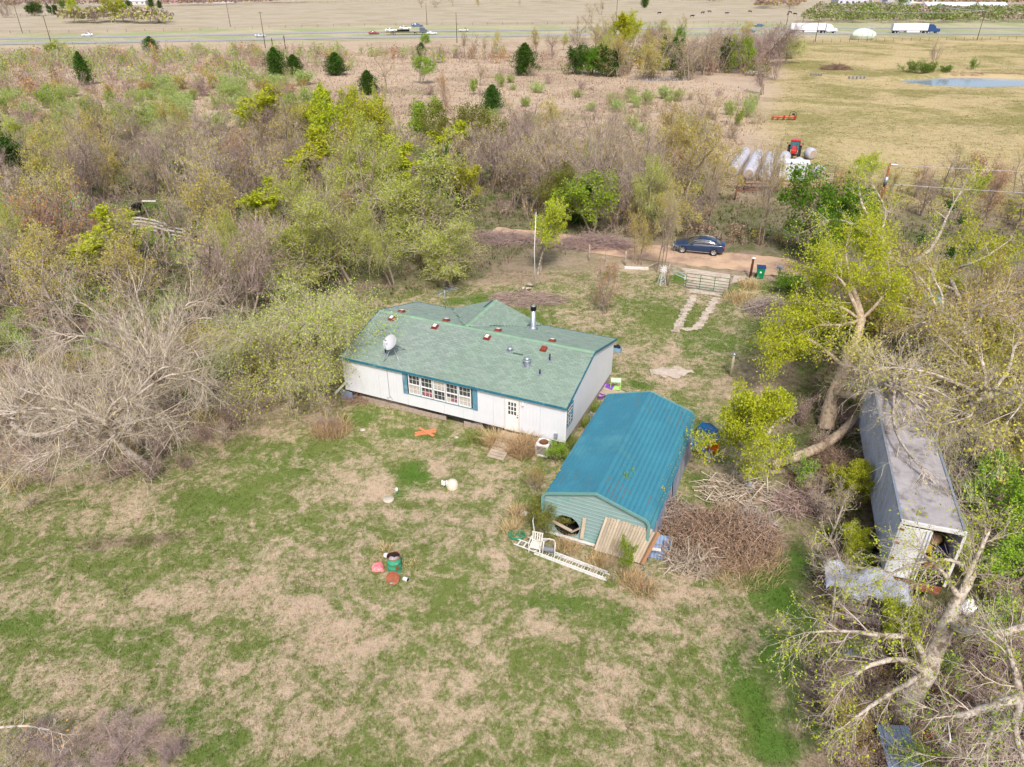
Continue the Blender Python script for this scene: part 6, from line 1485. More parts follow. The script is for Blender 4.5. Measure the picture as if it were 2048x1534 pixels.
# ---- highway traffic
def hw_dir(px, near=True):
    L_ = hw_near if near else hw_far
    for i in range(len(L_) - 1):
        if L_[i][0] <= px <= L_[i + 1][0]:
            a, b = G(*L_[i]), G(*L_[i + 1]); return math.atan2(b.y - a.y, b.x - a.x)
    return 0
def box_truck(px, py, cabm, label):
    r = hw_dir(px); t = empty("semi_truck", G(px, py), r, label, "truck"); t.location.z = .12
    mb = MB(); mb.box((-2.0, 0, 2.65), (16.0, 2.6, 2.85)); mb.build("trailer_box", M_cont, t)
    mb = MB(); mb.box((-2.0, 0, 1.1), (15.5, 1.2, .25)); mb.box((3.2, 0, .9), (.3, 1.6, .8)); mb.build("trailer_chassis", M_black, t)
    mb = MB(); mb.prism([(6.4, .7), (11.6, .7), (11.8, 1.3), (11.5, 1.9), (9.8, 2.15), (9.2, 3.1), (8.2, 3.75), (6.4, 3.85)], -1.2, 1.2); mb.build("cab", cabm, t, bevel=.12)
    mb = MB(); mb.prism([(9.05, 2.25), (9.75, 2.2), (9.2, 2.95), (8.9, 3.0)], -1.12, 1.12); mb.build("windscreen", M_cglass, t)
    for x in (-8.6, -7.3, 5.2, 6.5, 10.6):
        for y in (-1.1, 1.1): wheel(t, x, y, .5, .3, 0)
    if cabm is not M_cont: pass
    mb = MB()
    for y in (-1.28, 1.28): mb.box((-.5, y, .75), (6.0, .04, .7))
    mb.build("side_skirt", M_cont, t)
    return t
box_truck(1621, 66.5, M_cont, "white box semi truck with a white cab on the highway, left truck")
box_truck(1825, 67, glossy("blue_cab_paint", S(22, 70, 124, .85)), "white box semi truck with a blue cab on the highway")
def small_car(px, py, col, label, near=True, flip=False):
    m = glossy("car_" + label.split()[0] + str(int(px)), col, .4); r = hw_dir(px, near) + (math.pi if not flip else 0)
    c = sedan(G(px, py), r, m, label, fastback=False, detail=False, name="highway_car"); c.location.z = .12; return c
small_car(521, 74.5, S(196, 204, 220, .85), "silver car on the near highway lanes at the left", True)
small_car(176, 73, S(240, 240, 240, .85), "white car alone on the far highway lanes at the left", False, True)
small_car(748, 69.5, S(150, 26, 44, .85), "dark red car on the highway behind the car carrier", True)
small_car(864, 69.5, S(238, 238, 236, .85), "white car just ahead of the car carrier", True)
small_car(927, 63.5, S(228, 228, 232, .85), "white car on the far lanes right of the car carrier", False, True)
small_car(1517, 54, S(60, 112, 156, .85), "blue car on the far lanes behind the bare hedge trees", False, True)
small_car(1500, 65.5, S(40, 110, 150, .85), "teal blue car on the near lanes behind the hedge trees", True)
cc = empty("car_carrier", G(815, 69.6), hw_dir(815), "car transporter truck loaded with white and blue cars on the highway", "truck"); cc.location.z = .12
mb = MB(); mb.box((-1, 0, 1.0), (17, 2.3, .3)); mb.box((-3, 0, 1.6), (8, .2, .9)); mb.build("deck", M_black, cc)
mb = MB(); mb.prism([(5.5, .7), (9.0, .7), (9.0, 1.8), (8.2, 2.0), (7.6, 2.9), (5.5, 2.9)], -1.15, 1.15); mb.build("cab", glossy("grey_cab", S(90, 100, 120, .8)), cc, bevel=.1)
mb = MB(); mb.prism([(-9.5, .95), (8, 1.2), (8, 1.32), (-9.5, 1.1)], -1.22, -1.14); mb.build("ramp_rail", mat("tan_rail", S(190, 150, 110, .8)), cc)
for x in (-7, -5.8, 3.5, 7.2):
    for y in (-1.05, 1.05): wheel(cc, x, y, .48, .3, 0)
for i, (x, z, cl) in enumerate(((-7.2, 1.2, S(240, 240, 240, .85)), (-.8, 2.0, S(242, 242, 240, .85)), (4.6, 2.9, S(70, 110, 160, .85)))):
    p = G(815, 69.6); rr_ = hw_dir(815); c = sedan((p.x + x * math.cos(rr_), p.y + x * math.sin(rr_), z + .1), rr_ + math.pi, glossy("carried_%d" % i, cl, .4), ("white car on the rear lower deck of the transporter", "white car raised on the middle of the transporter", "blue car above the transporter cab")[i], fastback=False, detail=False, name="carried_car")
    c.scale = (1.15, 1.1, 1.15)
# ---- poles, wires, posts near the highway
M_pole = mat("utility_pole_wood", S(96, 72, 62, .8), rough=.95, var=.15)
M_wire = mat("pale_wire", S(206, 206, 210, .8), rough=.6)
def upole(px, py, toppy, label, m=M_pole, arm=True, r=.14, group=None):
    base = G(px, py); d = base.y * _c + CAM_H * _s
    pxm = F_PX / d; h = (py - toppy) / pxm / _c * 1.02
    o = empty("utility_pole", base, 0, label, "utility pole", group)
    mb = MB(); mb.tube([(0, 0, -.2), (0, 0, h)], [r, r * .65], 8); mb.build("shaft", m, o)
    if arm: mb = MB(); mb.box((0, -.1, h - .4), (1.6, .1, .12)); mb.build("crossarm", m, o)
    return o, base, h
PL = [(45, 66, 22, "utility pole far left beyond the highway"), (106, 99, 48, "utility pole at the left on the near side of the highway"), (461, 54, 14, "lone utility pole in the straw field beyond the highway"), (531, 96, 41, "utility pole just right of the silver highway car"), (854, 50, 17, "thin utility pole beyond the car transporter"), (914, 86, 40, "utility pole standing before the highway right of the transporter"), (1231, 60, 8, "utility pole rising above the big yellow tree"), (1573, 50, 5, "utility pole behind the white cab truck, left of it"), (1630, 84, 34, "utility pole in front of the white truck trailer"), (1605, 48, 26, "short leaning pole just right of the far cattle"), (1954, 80, 36, "utility pole with a light fitting right of the blue cab truck")]
poles = {}
for x, y, t, lb in PL: poles[x] = upole(x, y, t, lb, arm=(x in (106, 531, 1231, 1954)))
for x, y, t, lb in ((571, 98, 77, "dark round post standing right of the highway pole"), (546, 97, 81, "shorter dark post between the pole and the tall post"), (1722, 83, 60, "left one of three bare poles at the wrapped heap"), (1733, 82, 57, "middle one of three bare poles at the wrapped heap"), (1742, 82, 58, "right one of three bare poles at the wrapped heap")):
    base = G(x, y); d = base.y * _c + CAM_H * _s; h = (y - t) / (F_PX / d) / _c; mb = MB(); mb.tube([(0, 0, 0), (0, 0, h)], .18 if x < 600 else .07, 7); single("round_post", mb, M_pole if x < 600 else M_metal, base, 0, lb, "post")
o = link("wrapped_heap", crumple(4.6, 15, (1.15, .7, .55), 3, .1), None, G(1724, 79)); o.data.materials.append(mat("pale_green_tarp", S(206, 216, 202, .85), rough=.7, var=.06)); tag(o, "large pale green tarp covered heap beside the highway fence", "tarp heap")
def wire(a, b, sag, r=.02, lb=None, n=14):
    a, b = Vector(a), Vector(b); pts = [a.lerp(b, i / n) - Vector((0, 0, sag * 4 * (i / n) * (1 - i / n))) - a for i in range(n + 1)]
    mb = MB(); mb.tube(pts, r, 4); o = mb.build("power_line", M_wire, None, a); tag(o, lb, "power line", "power lines"); return o
# leaning rust-brown pole among the right-hand trees and its two lines
pb_ = G(1741, 470); pr_ = upole(1741, 478, 352, "rust brown utility pole rising out of the right-hand trees", mat("rust_brown_pole", S(150, 88, 60, .8), rough=.9, var=.25, col2=S(190, 160, 120, .8), thr=.58), arm=False, r=.16)
ub, uh = pr_[1], pr_[2]
mb = MB(); mb.tube([(-.1, -.25, uh - 1.9), (-.1, -.25, uh - 1.2)], .18, 12); o = mb.build("transformer", M_metal, pr_[0]); mb = MB(); mb.tube([(.0, 0, uh - .1), (.7, -.1, uh - .12)], .07, 6); mb.build("insulator", M_whit, pr_[0])
wire((ub.x, ub.y, uh - .1), (ub.x + 60, ub.y - 2, uh - 1.0), .6, .022, "upper pale power line running right from the rust brown pole")
wire((ub.x, ub.y, uh - 1.9), (ub.x + 60, ub.y - 6, uh - 2.6), .6, .022, "lower pale power line running right from the rust brown pole")
for a_, b_ in ((1954, 1630), ):
    A_, B_ = poles[a_], poles[b_]; wire((A_[1].x, A_[1].y, A_[2]), (B_[1].x, B_[1].y, B_[2]), 1.0, .035, "high power line between the two poles by the highway trucks")
A_ = poles[1954]
for k, dx in enumerate((-.7, 0, .7)): wire((A_[1].x + dx, A_[1].y, A_[2]), (A_[1].x + 160 + dx * 5, A_[1].y + 420, 14), 4, .05, "long power line running up over the green wood to the right", 20)
# ---- cattle
M_cow = mat("black_hide", (.012, .011, .012), rough=.6)
def cow_mesh():
    bm = bmesh.new(); V_ = {}
    pts = {'rump': (-.85, 0, 1.1, .3), 'b1': (-.3, 0, 1.08, .36), 'b2': (.35, 0, 1.08, .36), 'sh': (.8, 0, 1.15, .3), 'nk': (1.15, 0, 1.2, .2), 'hd': (1.45, 0, 1.15, .15), 'mz': (1.7, 0, 1.0, .09), 'tl': (-1.1, 0, 1.1, .05), 'tl2': (-1.15, 0, .5, .04)}
    E = [('rump', 'b1'), ('b1', 'b2'), ('b2', 'sh'), ('sh', 'nk'), ('nk', 'hd'), ('hd', 'mz'), ('rump', 'tl'), ('tl', 'tl2')]
    for s_ in (-1, 1):
        q = 'r' if s_ > 0 else 'l'
        pts['f1' + q] = (.75, s_ * .2, .75, .13); pts['f2' + q] = (.72, s_ * .2, .4, .07); pts['f3' + q] = (.75, s_ * .2, .03, .06)
        pts['h1' + q] = (-.75, s_ * .2, .8, .16); pts['h2' + q] = (-.92, s_ * .2, .42, .08); pts['h3' + q] = (-.85, s_ * .2, .03, .06)
        E += [('sh', 'f1' + q), ('f1' + q, 'f2' + q), ('f2' + q, 'f3' + q), ('rump', 'h1' + q), ('h1' + q, 'h2' + q), ('h2' + q, 'h3' + q)]
    for k, v in pts.items(): V_[k] = bm.verts.new(v[:3])
    for a, b in E: bm.edges.new((V_[a], V_[b]))
    bm.verts.index_update(); me = bpy.data.meshes.new("cow"); bm.to_mesh(me); bm.free()
    o = bpy.data.objects.new("tmp", me); COL.objects.link(o); sk = o.modifiers.new("s", 'SKIN'); 
    for i, k in enumerate(pts): me.skin_vertices[0].data[i].radius = (pts[k][3] * .8, pts[k][3])
    me.skin_vertices[0].data[0].use_root = True
    o.modifiers.new("sub", 'SUBSURF').levels = 1
    dg_ = bpy.context.evaluated_depsgraph_get(); m2 = bpy.data.meshes.new_from_object(o.evaluated_get(dg_)); bpy.data.objects.remove(o); m2.materials.clear(); m2.materials.append(M_cow); return m2
cme = cow_mesh()
for i, (x, y) in enumerate(((1405, 28), (1419, 26), (1453, 29.5), (1500, 26), (1384, 35), (1575, 31), (1580, 27.5), (1590, 31), (1318, 29))):
    o = link("cow", cme); o.location = G(x, y); o.rotation_euler = (0, 0, (.2, 3.0, -.3, 2.8, .1, 1.2, 3.3, 2.5, .3)[i]); o.scale = (1.15,) * 3; tag(o, "black cow grazing in the straw field beyond the highway", "cow", "black cattle in the far straw field")
cc_ = G(271, 435); o = link("cow", cme); o.location = cc_; o.rotation_euler = (0, 0, 1.3); tag(o, "black cow standing behind the white board fence in the left woods", "cow")
# ---- far fences
def fence_line(pts, n, label, h=1.2, wires=3, group=None):
    b0 = G(*pts[0]); f = empty("wire_fence", b0, 0, label, "fence", group); P_ = [G(*p) - b0 for p in pts]
    cum = [0]
    for i in range(1, len(P_)): cum.append(cum[-1] + (P_[i] - P_[i - 1]).length)
    pm = MB(); pm.tube([(0, 0, 0), (0, 0, h)], .07, 5); pme = pm.mesh("post", [M_pole])
    for k in range(n):
        s = cum[-1] * k / (n - 1); i = max(j for j in range(len(cum)) if cum[j] <= s + 1e-6); i = min(i, len(P_) - 2); q = P_[i].lerp(P_[i + 1], (s - cum[i]) / (cum[i + 1] - cum[i])); link("post", pme, f, q)
    for w in range(wires): mb = MB(); mb.tube([p + Vector((0, 0, h * (w + 1) / (wires + .3))) for p in P_], .018, 4); mb.build("wire", mat("rust_wire", S(150, 110, 90, .8)), f)
fence_line([(-60, 68), (350, 62), (700, 52), (1024, 49), (1400, 47), (2100, 45)], 70, "wire fence with thin posts along the far side of the highway")
fence_line([(1590, 86), (1800, 82), (2100, 78)], 30, "wire fence between the right pasture and the highway")
fence_line([(-20, 33), (140, 32)], 14, "dark post fence at the far left field edge", 1.6)
fence_line([(560, 8), (760, 3), (1000, 0)], 30, "wire fence across the farthest straw field", 1.6)
# feeders and brush on the pasture
for x, y, w_, lb in ((1632, 152, 2.6, "low grey wire feeder on the pasture, the smaller of two"), (1713, 158, 3.8, "long low grey wire feeder near the pasture brush pile")):
    f = empty("cattle_feeder", G(x, y), .0, lb, "feeder")
    for k in range(5): mb = MB(); mb.box((-w_ / 2 + k * w_ / 4, 0, .35), (.06, 1.0, .6)); mb.build("frame", M_metal, f)
    for y_ in (-.5, .5):
        for z in (.25, .6): mb = MB(); mb.box((0, y_, z), (w_, .04, .05)); mb.build("rail", M_metal, f)
mb = MB(); mb.box((0, 0, .3), (2.0, 1.0, .5)); mb.box((0, 0, .58), (2.2, 1.2, .06)); single("white_trough", mb, M_whit, G(1507, 148), 0, "small white trough in the shade of the hedge trees", "trough", bevel=.05)
# ---- far buildings
def bld(px, py, w, d, h, rz, wallc, roofc, label, name="far_building", roof='gable', cat="building"):
    b = empty(name, G(px, py), rz, label, cat)
    mb = MB(); mb.box((0, 0, h / 2), (w, d, h)); mb.build("wall", mat("wall_" + str(px), wallc, rough=.8, var=.05), b)
    mb = MB()
    if roof == 'gable': mb.prism([(-d / 2 - .5, h), (d / 2 + .5, h), (0, h + d * .22)], -w / 2 - .5, w / 2 + .5, M=Matrix.Rotation(-math.pi / 2, 4, 'Z') @ Matrix.Scale(-1, 4, (1, 0, 0)) @ Matrix.Identity(4))
    else: mb.box((0, 0, h + .15), (w + .4, d + .4, .3))
    mb.build("roof", mat("roof_" + str(px), roofc, rough=.6, var=.05), b, recalc=True)
    n = max(2, int(w / 5))
    for k in range(n): mb = MB(); mb.box((-w / 2 + (k + .5) * w / n, -d / 2 - .03, h * .5), (w / n * .35, .06, h * .35)); mb.build("window" if k % 3 else "door", mat("far_glass", S(90, 100, 120, .6), rough=.3), b)
    return b
bld(1703, 10, 34, 14, 5, .1, S(206, 208, 214, .85), S(226, 228, 236, .85), "long white roofed building at the top right behind the green wood")
bld(1795, 3, 26, 16, 5, -.1, S(200, 196, 190, .85), S(90, 120, 170, .85), "blue roofed building at the top edge right of the pale lane")
bld(1838, 6, 30, 12, 5, .05, S(222, 216, 206, .85), S(230, 232, 240, .85), "white workshop with pale roof beside the blue roofed building")
bld(1925, 20.5, 62, 11, 3.2, .0, S(210, 214, 218, .85), S(232, 234, 240, .85), "very long low white shed on the right beyond the green wood")
bld(272, 9, 20, 8, 3, .1, S(220, 216, 210, .85), S(240, 240, 240, .85), "small white roofed shed in the far field at the left")
bld(350, 6, 26, 9, 4, .0, S(190, 150, 160, .85), S(120, 130, 170, .85), "dull blue roofed house on the far field edge")
bld(430, 6, 40, 9, 3.4, .05, S(200, 196, 196, .85), S(226, 228, 236, .85), "row of pale sheds on the far field edge, top left")
bld(345 + 120, 3, 18, 8, 3.4, .05, S(180, 176, 176, .85), S(206, 208, 216, .85), "small grey shed just right of the pale shed row")
bld(28, 7, 7, 5, 3.4, .2, S(214, 80, 60, .85), S(224, 90, 60, .85), "tiny orange red shed at the far top left corner")
strip("far_lane", [G(1768, 16), G(1772, 6), G(1773, -10)], [11, 12, 14], .1, M_asph, seg=20)
strip("far_yard", [G(1800, 12), G(1835, 9), G(1860, 9)], [26, 26, 20], .1, mat("bluish_asphalt", S(150, 168, 190, .7), rough=.8), seg=10)
for i, (x, y, cl) in enumerate(((1680, 15, S(230, 230, 235)), (1692, 17, S(200, 60, 60)), (1714, 15, S(230, 230, 235)), (1722, 13, S(120, 130, 150)), (1815, 10, S(230, 230, 235)), (1826, 13, S(210, 190, 160)), (1845, 14, S(230, 225, 220)), (1853, 13, S(90, 110, 160)), (1870, 15, S(230, 220, 200)), (1735, 14, S(60, 70, 90)))):
    mb = MB(); mb.prism([(-2.4, .3), (2.4, .3), (2.4, .95), (1.5, 1.05), (.9, 1.7), (-1.4, 1.7), (-2.2, 1.1)], -.95, .95); mb.box((-1.5, 0, .3), (.7, 1.7, .55)); mb.box((1.5, 0, .3), (.7, 1.7, .55))
    o = mb.build("distant_car", mat("dist_%d" % i, cl, rough=.4), None, G(x, y), (i * .7) % 3); o.scale = (1.4,) * 3; tag(o, "tiny parked vehicle in the yards behind the green wood", "car", "vehicles parked in the far yards")
# ---- septic of far things: long pale trailers row beyond hedge
# ------------------------------------------------------------------ vegetation
R_ = random.Random(77)
def pm(py): return F_PX / (CAM_H * F_PX / (_c * (py + 45)))       # photo pixels per metre at the ground row
def T(kind, px, py, h, w=None, label=None, name="tree", cat=None, group=None, **kw):
    return plant(kind, G(px, py), h, w, label, name, cat, group, **kw)
# --- evergreen junipers: each its own label
for px, py, h, w, lb in ((985, 229, 5.3, 4.9, "dark green rounded juniper alone in the tan field, nearest of the evergreens"), (737, 189, 5.0, 5.0, "dark green juniper left of a bare grey tree in the brushy field"), (673, 151, 5.6, 6.6, "broad olive tinged juniper between the pair and the field"), (1049, 151, 7.8, 7.6, "large green juniper with a bare sapling in front"), (554, 151, 6.8, 6.0, "bigger left juniper of the joined pair"), (590, 150, 5.0, 5.6, "smaller browner juniper of the joined pair"), (304, 106, 5.2, 5.6, "small juniper beside the highway verge"), (172, 170, 7.4, 4.2, "tall dark juniper in the grey brush at the left"), (843, 113, 4.2, 3.6, "small dark juniper behind the lime tree"), (304, 17, 9, 6, "dark evergreen beside the far white shed"), (320, 17, 6, 5, "small dark evergreen right of the taller one by the far shed")):
    T("cedar", px, py, h, w, lb, "juniper", "juniper")
# --- individually placed trees: kind, px, py(base), height, width, label
TREES = [
 ("bare", 775, 187, 9.5, 8.0, "pale bare spreading tree right of the juniper in the field"),
 ("lime", 845, 168, 6.5, 6.5, "small light green tree with bare stems in the tan field"),
 ("rust", 893, 228, 7.5, 4.5, "thin tree with rusty orange top in the middle of the field"),
 ("bare", 962, 172, 5.5, 4.5, "small bare bush tree left of the large juniper"),
 ("bare", 1003, 172, 5.5, 2.6, "slim bare sapling between bush tree and large juniper"),
 ("bare", 1064, 166, 4.5, 5.0, "bare grey sapling in front of the large juniper"),
 ("lime", 945, 190, 3.2, 3.0, "low pale green sapling left of the lone juniper"),
 # creek wood
 ("yellow", 1240, 118, 13, 8, "tall bright yellow green tree in the creek wood"),
 ("yellow", 1272, 112, 13, 8, "second bright yellow tree just right of the tallest one"),
 ("darkbush", 1148, 148, 7, 8, "dark green bush at the left end of the creek wood"),
 ("bushy", 1180, 150, 7, 8, "leafy green tree beside the dark bush at the creek"),
 ("darkbush", 1210, 152, 7, 8, "dark green tree under the yellow one at the creek"),
 ("goldleaf", 1245, 154, 10, 8, "tan leaved tree in front of the yellow tree by the creek"),
 ("bare", 1160, 118, 12, 9, "tall bare tree at the rear left of the creek wood"),
 ("bare", 1190, 112, 13, 9, "very tall bare grey tree behind the creek wood"),
 ("bare", 1218, 110, 13, 8, "bare tree just left of the tall yellow tree"),
 ("goldleaf", 1285, 156, 10, 8, "pinkish tan tree on the near creek bank above the water"),
 ("bare", 1308, 150, 10, 8, "bare brown tree over the middle of the creek"),
 ("darkbush", 1335, 140, 8, 7, "dark green tree standing behind the creek water"),
 ("bushy", 1360, 112, 9, 7, "green crowned tree behind the right half of the creek"),
 ("bare", 1378, 158, 10, 8, "bare tree with pale trunks at the right end of the creek"),
 ("bare", 1410, 150, 10, 10, "wide bare grey tree right of the creek"),
 ("mauve", 1440, 146, 10, 11, "big mauve grey tree in the hedge right of the creek"),
 ("darkbush", 1458, 140, 8, 6, "dark tree behind the slim green one"),
 ("lime", 1483, 147, 9, 5, "slim leafy green tree with a pale trunk in the hedge"),
 ("goldleaf", 1475, 96, 9, 7, "yellow olive tree at the back of the hedge"),
 ("bare", 1350, 96, 11, 8, "bare tree at the back of the hedge over the creek"),
 ("olive", 1325, 92, 9, 8, "pale olive tree at the back of the creek wood"),
 ("mauve", 1525, 130, 11, 12, "large dense mauve tree at the corner of the pasture"),
 ("mauve", 1555, 118, 11, 12, "big purple grey rounded tree at the pasture corner"),
 ("darkolive", 1578, 118, 6, 5, "dark olive bush under the purple grey tree at the pasture edge"),
 ("mauve", 1524, 188, 8, 6, "bare pinkish tree at the hedge end by the pasture"),
 ("mauve", 1550, 160, 7, 6, "bare grey tree between hedge end and corner tree"),
 ("goldleaf", 990, 108, 7.5, 5, "green and gold tree in front of the highway median"),
 ("bare", 935, 118, 9, 9, "round bare brown tree right of the highway pole"),
 ("bare", 975, 118, 7, 8, "bare tree with rusty leaves left of the green and gold tree"),
 ("goldleaf", 1075, 108, 8, 7, "olive tan tree left of the pale green creek tree"),
 ("bare", 1105, 110, 7, 7, "bare bushy tree left of the pale green creek tree"),
 ("olive", 1127, 100, 6, 4, "pale green small tree beside the road at the creek wood"),
 ("lime", 850, 98, 5, 5, "small green topped tree below the car transporter"),
 ("olive", 125, 112, 5.0, 11, "wide pale green willow bush right of the left highway pole"),
 ("lime", 105, 114, 4.0, 6, "bright green bush at the foot of the left highway pole"),
 ("shrub_green", 205, 247, 3.6, 5, "dark green bush in the left brush, farther one"),
 ("shrub_green", 277, 255, 3.2, 5, "dark green bush in the left brush, nearer one"),
 ("darkbush", 10, 375, 8, 7, "very dark green tree at the left edge of the photo"),
 # middle trees
 ("yellow", 645, 320, 9, 7, "yellow tree at the rear left of the middle group"),
 ("yellow", 690, 300, 9, 7, "rearmost yellow green tree of the middle group"),
 ("yellow", 790, 430, 8, 8, "yellow green tree over the great olive tree"),
 ("yellow", 695, 440, 7, 6, "golden yellow tree low in the middle group"),
 ("lime", 840, 300, 7, 8, "light green tree at the rear right of the middle group"),
 ("lime", 590, 260, 6, 7, "light green tree above the olive yellow one"),
 ("lime", 870, 390, 6, 7, "light green tree between the olive and very dark trees"),
 ("yellow", 540, 300, 9, 9, "olive yellow spreading tree in the middle left distance"),
 ("bare", 585, 330, 12, 7, "tall pale bare tree between two yellow ones"),
 ("yellow", 665, 360, 11, 8, "bright yellow tree left of the middle group"),
 ("yellow", 720, 385, 11, 9, "brightest yellow green tree in the middle of the woods"),
 ("yellow", 745, 330, 9, 8, "yellow green tree at the back of the middle group"),
 ("olive", 790, 350, 11, 9, "green hazy tree left of the dark olive round tree"),
 ("darkolive", 940, 335, 8, 10.5, "dark olive round tree behind the woods"),
 ("darkolive", 880, 345, 7, 6, "smaller dark olive tree left of the round one"),
 ("darkbush", 905, 418, 6, 4.5, "very dark green tree amid pale branches behind the house"),
 ("yellow", 940, 420, 6, 6, "light yellow green sprigged tree beside the dark one"),
 ("goldleaf", 960, 300, 4, 4, "small golden shrub tree right of the dark olive one"),
 ("olive", 770, 480, 11, 12, "great feathery olive tree just behind the house, left half"),
 ("olive", 850, 520, 9.5, 11.5, "great feathery olive tree just behind the house, right half"),
 ("olive", 700, 560, 9.5, 10, "feathery olive tree behind the left end of the house"),
 ("olive", 900, 570, 5.5, 8, "low feathery olive tree over the back roof edge"),
 ("olive", 790, 575, 7.5, 8, "dense olive tree hard behind the back roof corner"),
 ("olive", 620, 600, 8, 9, "feathery olive tree left of the house roof"),
 ("olive", 520, 590, 7, 8, "olive tree in the left woods between bare ones"),
 ("goldleaf", 480, 500, 8, 8, "golden flecked tree in the left woods"),
 ("bare", 600, 500, 10, 9, "bare tree with a pale leaning trunk in the woods"),
 ("bare", 540, 430, 10, 10, "mauve brown tree left of the leaning trunk"),
 ("bare", 440, 460, 9, 9, "bare tree with several pale stems in the left woods"),
 ("bare", 215, 390, 9, 10, "spreading bare tree by the small green clearing"),
 ("bare", 180, 330, 8, 10, "dark branched bare tree at the upper left"),
 ("goldleaf", 120, 500, 8, 9, "yellow flecked tree at the left edge woods"),
 ("bare", 60, 500, 8, 9, "grey bare tree at the far left woods"),
 ("bare", 300, 440, 6, 6, "bare thorny tree behind the white board fence"),
 ("yellow", 250, 560, 6, 7, "thin yellow leaved tree below the white board fence"),
 ("goldleaf", 90, 640, 7, 8, "yellow green tree above the great bare tree"),
 ("olive", 50, 330, 6, 9, "pale green tree beside the dead white snag"),
 ("olive", 120, 380, 6, 9, "soft pale green tree below the dead white snag"),
 ("mauve", 30, 600, 6, 8, "mauve tangle of stems at the left edge"),
 ("mauve", 380, 330, 7, 10, "mauve bare thicket tree in the left distance"),
 ("rust", 500, 350, 6, 7, "orange tinged tree left of the pale bare one"),
 ("rust", 100, 290, 5, 7, "rusty gold tree in the left distance"),
 ("yellow", 1075, 545, 6.5, 5.5, "bright green sapling tree with the white mast beside it"),
 ("lime", 1180, 470, 6.0, 7, "bright green tree behind the roadside brush pile"),
 ("darkolive", 1105, 440, 5.5, 6, "dark leafy tree with ivy trunk beyond the road"),
 ("bare", 1060, 420, 8, 9, "bare grey tree left of the ivy tree"),
 ("darkbush", 1140, 445, 4.5, 4.5, "dark green bush right of the ivy tree"),
 ("bare", 1200, 410, 8.5, 9, "bare twiggy tree beyond the road, left middle"),
 ("bare", 1270, 440, 8.5, 9, "bare twiggy tree in front of the grey heap"),
 ("goldleaf", 1330, 470, 6, 7, "bronze leaved tree beyond the road behind the car"),
 ("bare", 1300, 400, 9, 9, "bare pale tree right of the grey heap"),
 ("bare", 1365, 420, 9, 9, "bare tree leaning over the bundle left of the corral"),
 ("rust", 1350, 400, 6, 5, "rusty brown tree above the car"),
 ("goldleaf", 1420, 400, 7, 7, "green gold tree left of the corral"),
 ("bare", 1400, 330, 8, 8, "bare tree at the left of the hay bales"),
 ("mauve", 1380, 465, 4, 7, "brown tangled bush along the road behind the car"),
 ("bare", 1516, 488, 10, 4.5, "slender tall trees before the white container"),
 ("bare", 1415, 465, 8, 3, "thin pale sapling above the parked car"),
 ("bare", 1478, 385, 3.4, 3.6, "low bare tree before the first bale row"),
 ("bare", 1512, 392, 6.5, 3.6, "thin bare tree before the second bale row"),
 ("goldleaf", 1546, 396, 5.5, 3.4, "thin gold flecked tree before the third bale row"),
 ("mauve", 1535, 384, 2.0, 4.0, "low mauve bush at the near ends of the bale rows"),
 ("mauve", 1490, 380, 2.0, 4.0, "low mauve bush at the near end of the first two bale rows"),
 ("mauve", 1468, 138, 10, 8, "mauve grey tree beside the slim green hedge tree"),
 ("mauve", 1500, 140, 10, 8, "dense mauve grey tree in the middle of the hedge"),
 ("mauve", 1575, 112, 9, 7, "rounded purple grey tree at the outermost pasture corner"),
 ("mauve", 1395, 142, 9, 7, "mauve tree close behind the pale trunked tree"),
 ("goldleaf", 1272, 530, 5, 3.5, "thin leafy sapling above the fallen beam"),
 ("bare", 1313, 545, 7.5, 3, "left slim tree of the twin trees by the gates"),
 ("bare", 1328, 548, 8.5, 3, "right slim tree of the twin trees by the gates"),
 ("rust", 1212, 628, 4.2, 3.6, "small red budded bare tree behind the house chimney"),
 ("bushy", 1625, 560, 6.0, 6, "dense green tree drooping over the dirt road"),
 ("bushy", 1640, 520, 8.0, 8, "tall dense green tree by the dirt road"),
 ("bushy", 1590, 590, 1.6, 4, "fallen leafy green branch beside the wheelie bin"),
 ("yellownear", 1462, 955, 5.6, 5.0, "bright yellow green tree right of the garage"),
]
for t in TREES: T(t[0], t[1], t[2], t[3], t[4] * (1.5 if t[2] < 160 and t[1] > 1120 and t[0] not in ('darkbush', 'bushy') else 1), t[5], "tree" if not t[0].startswith("shrub") else "shrub", "tree" if not t[0].startswith("shrub") else "shrub")
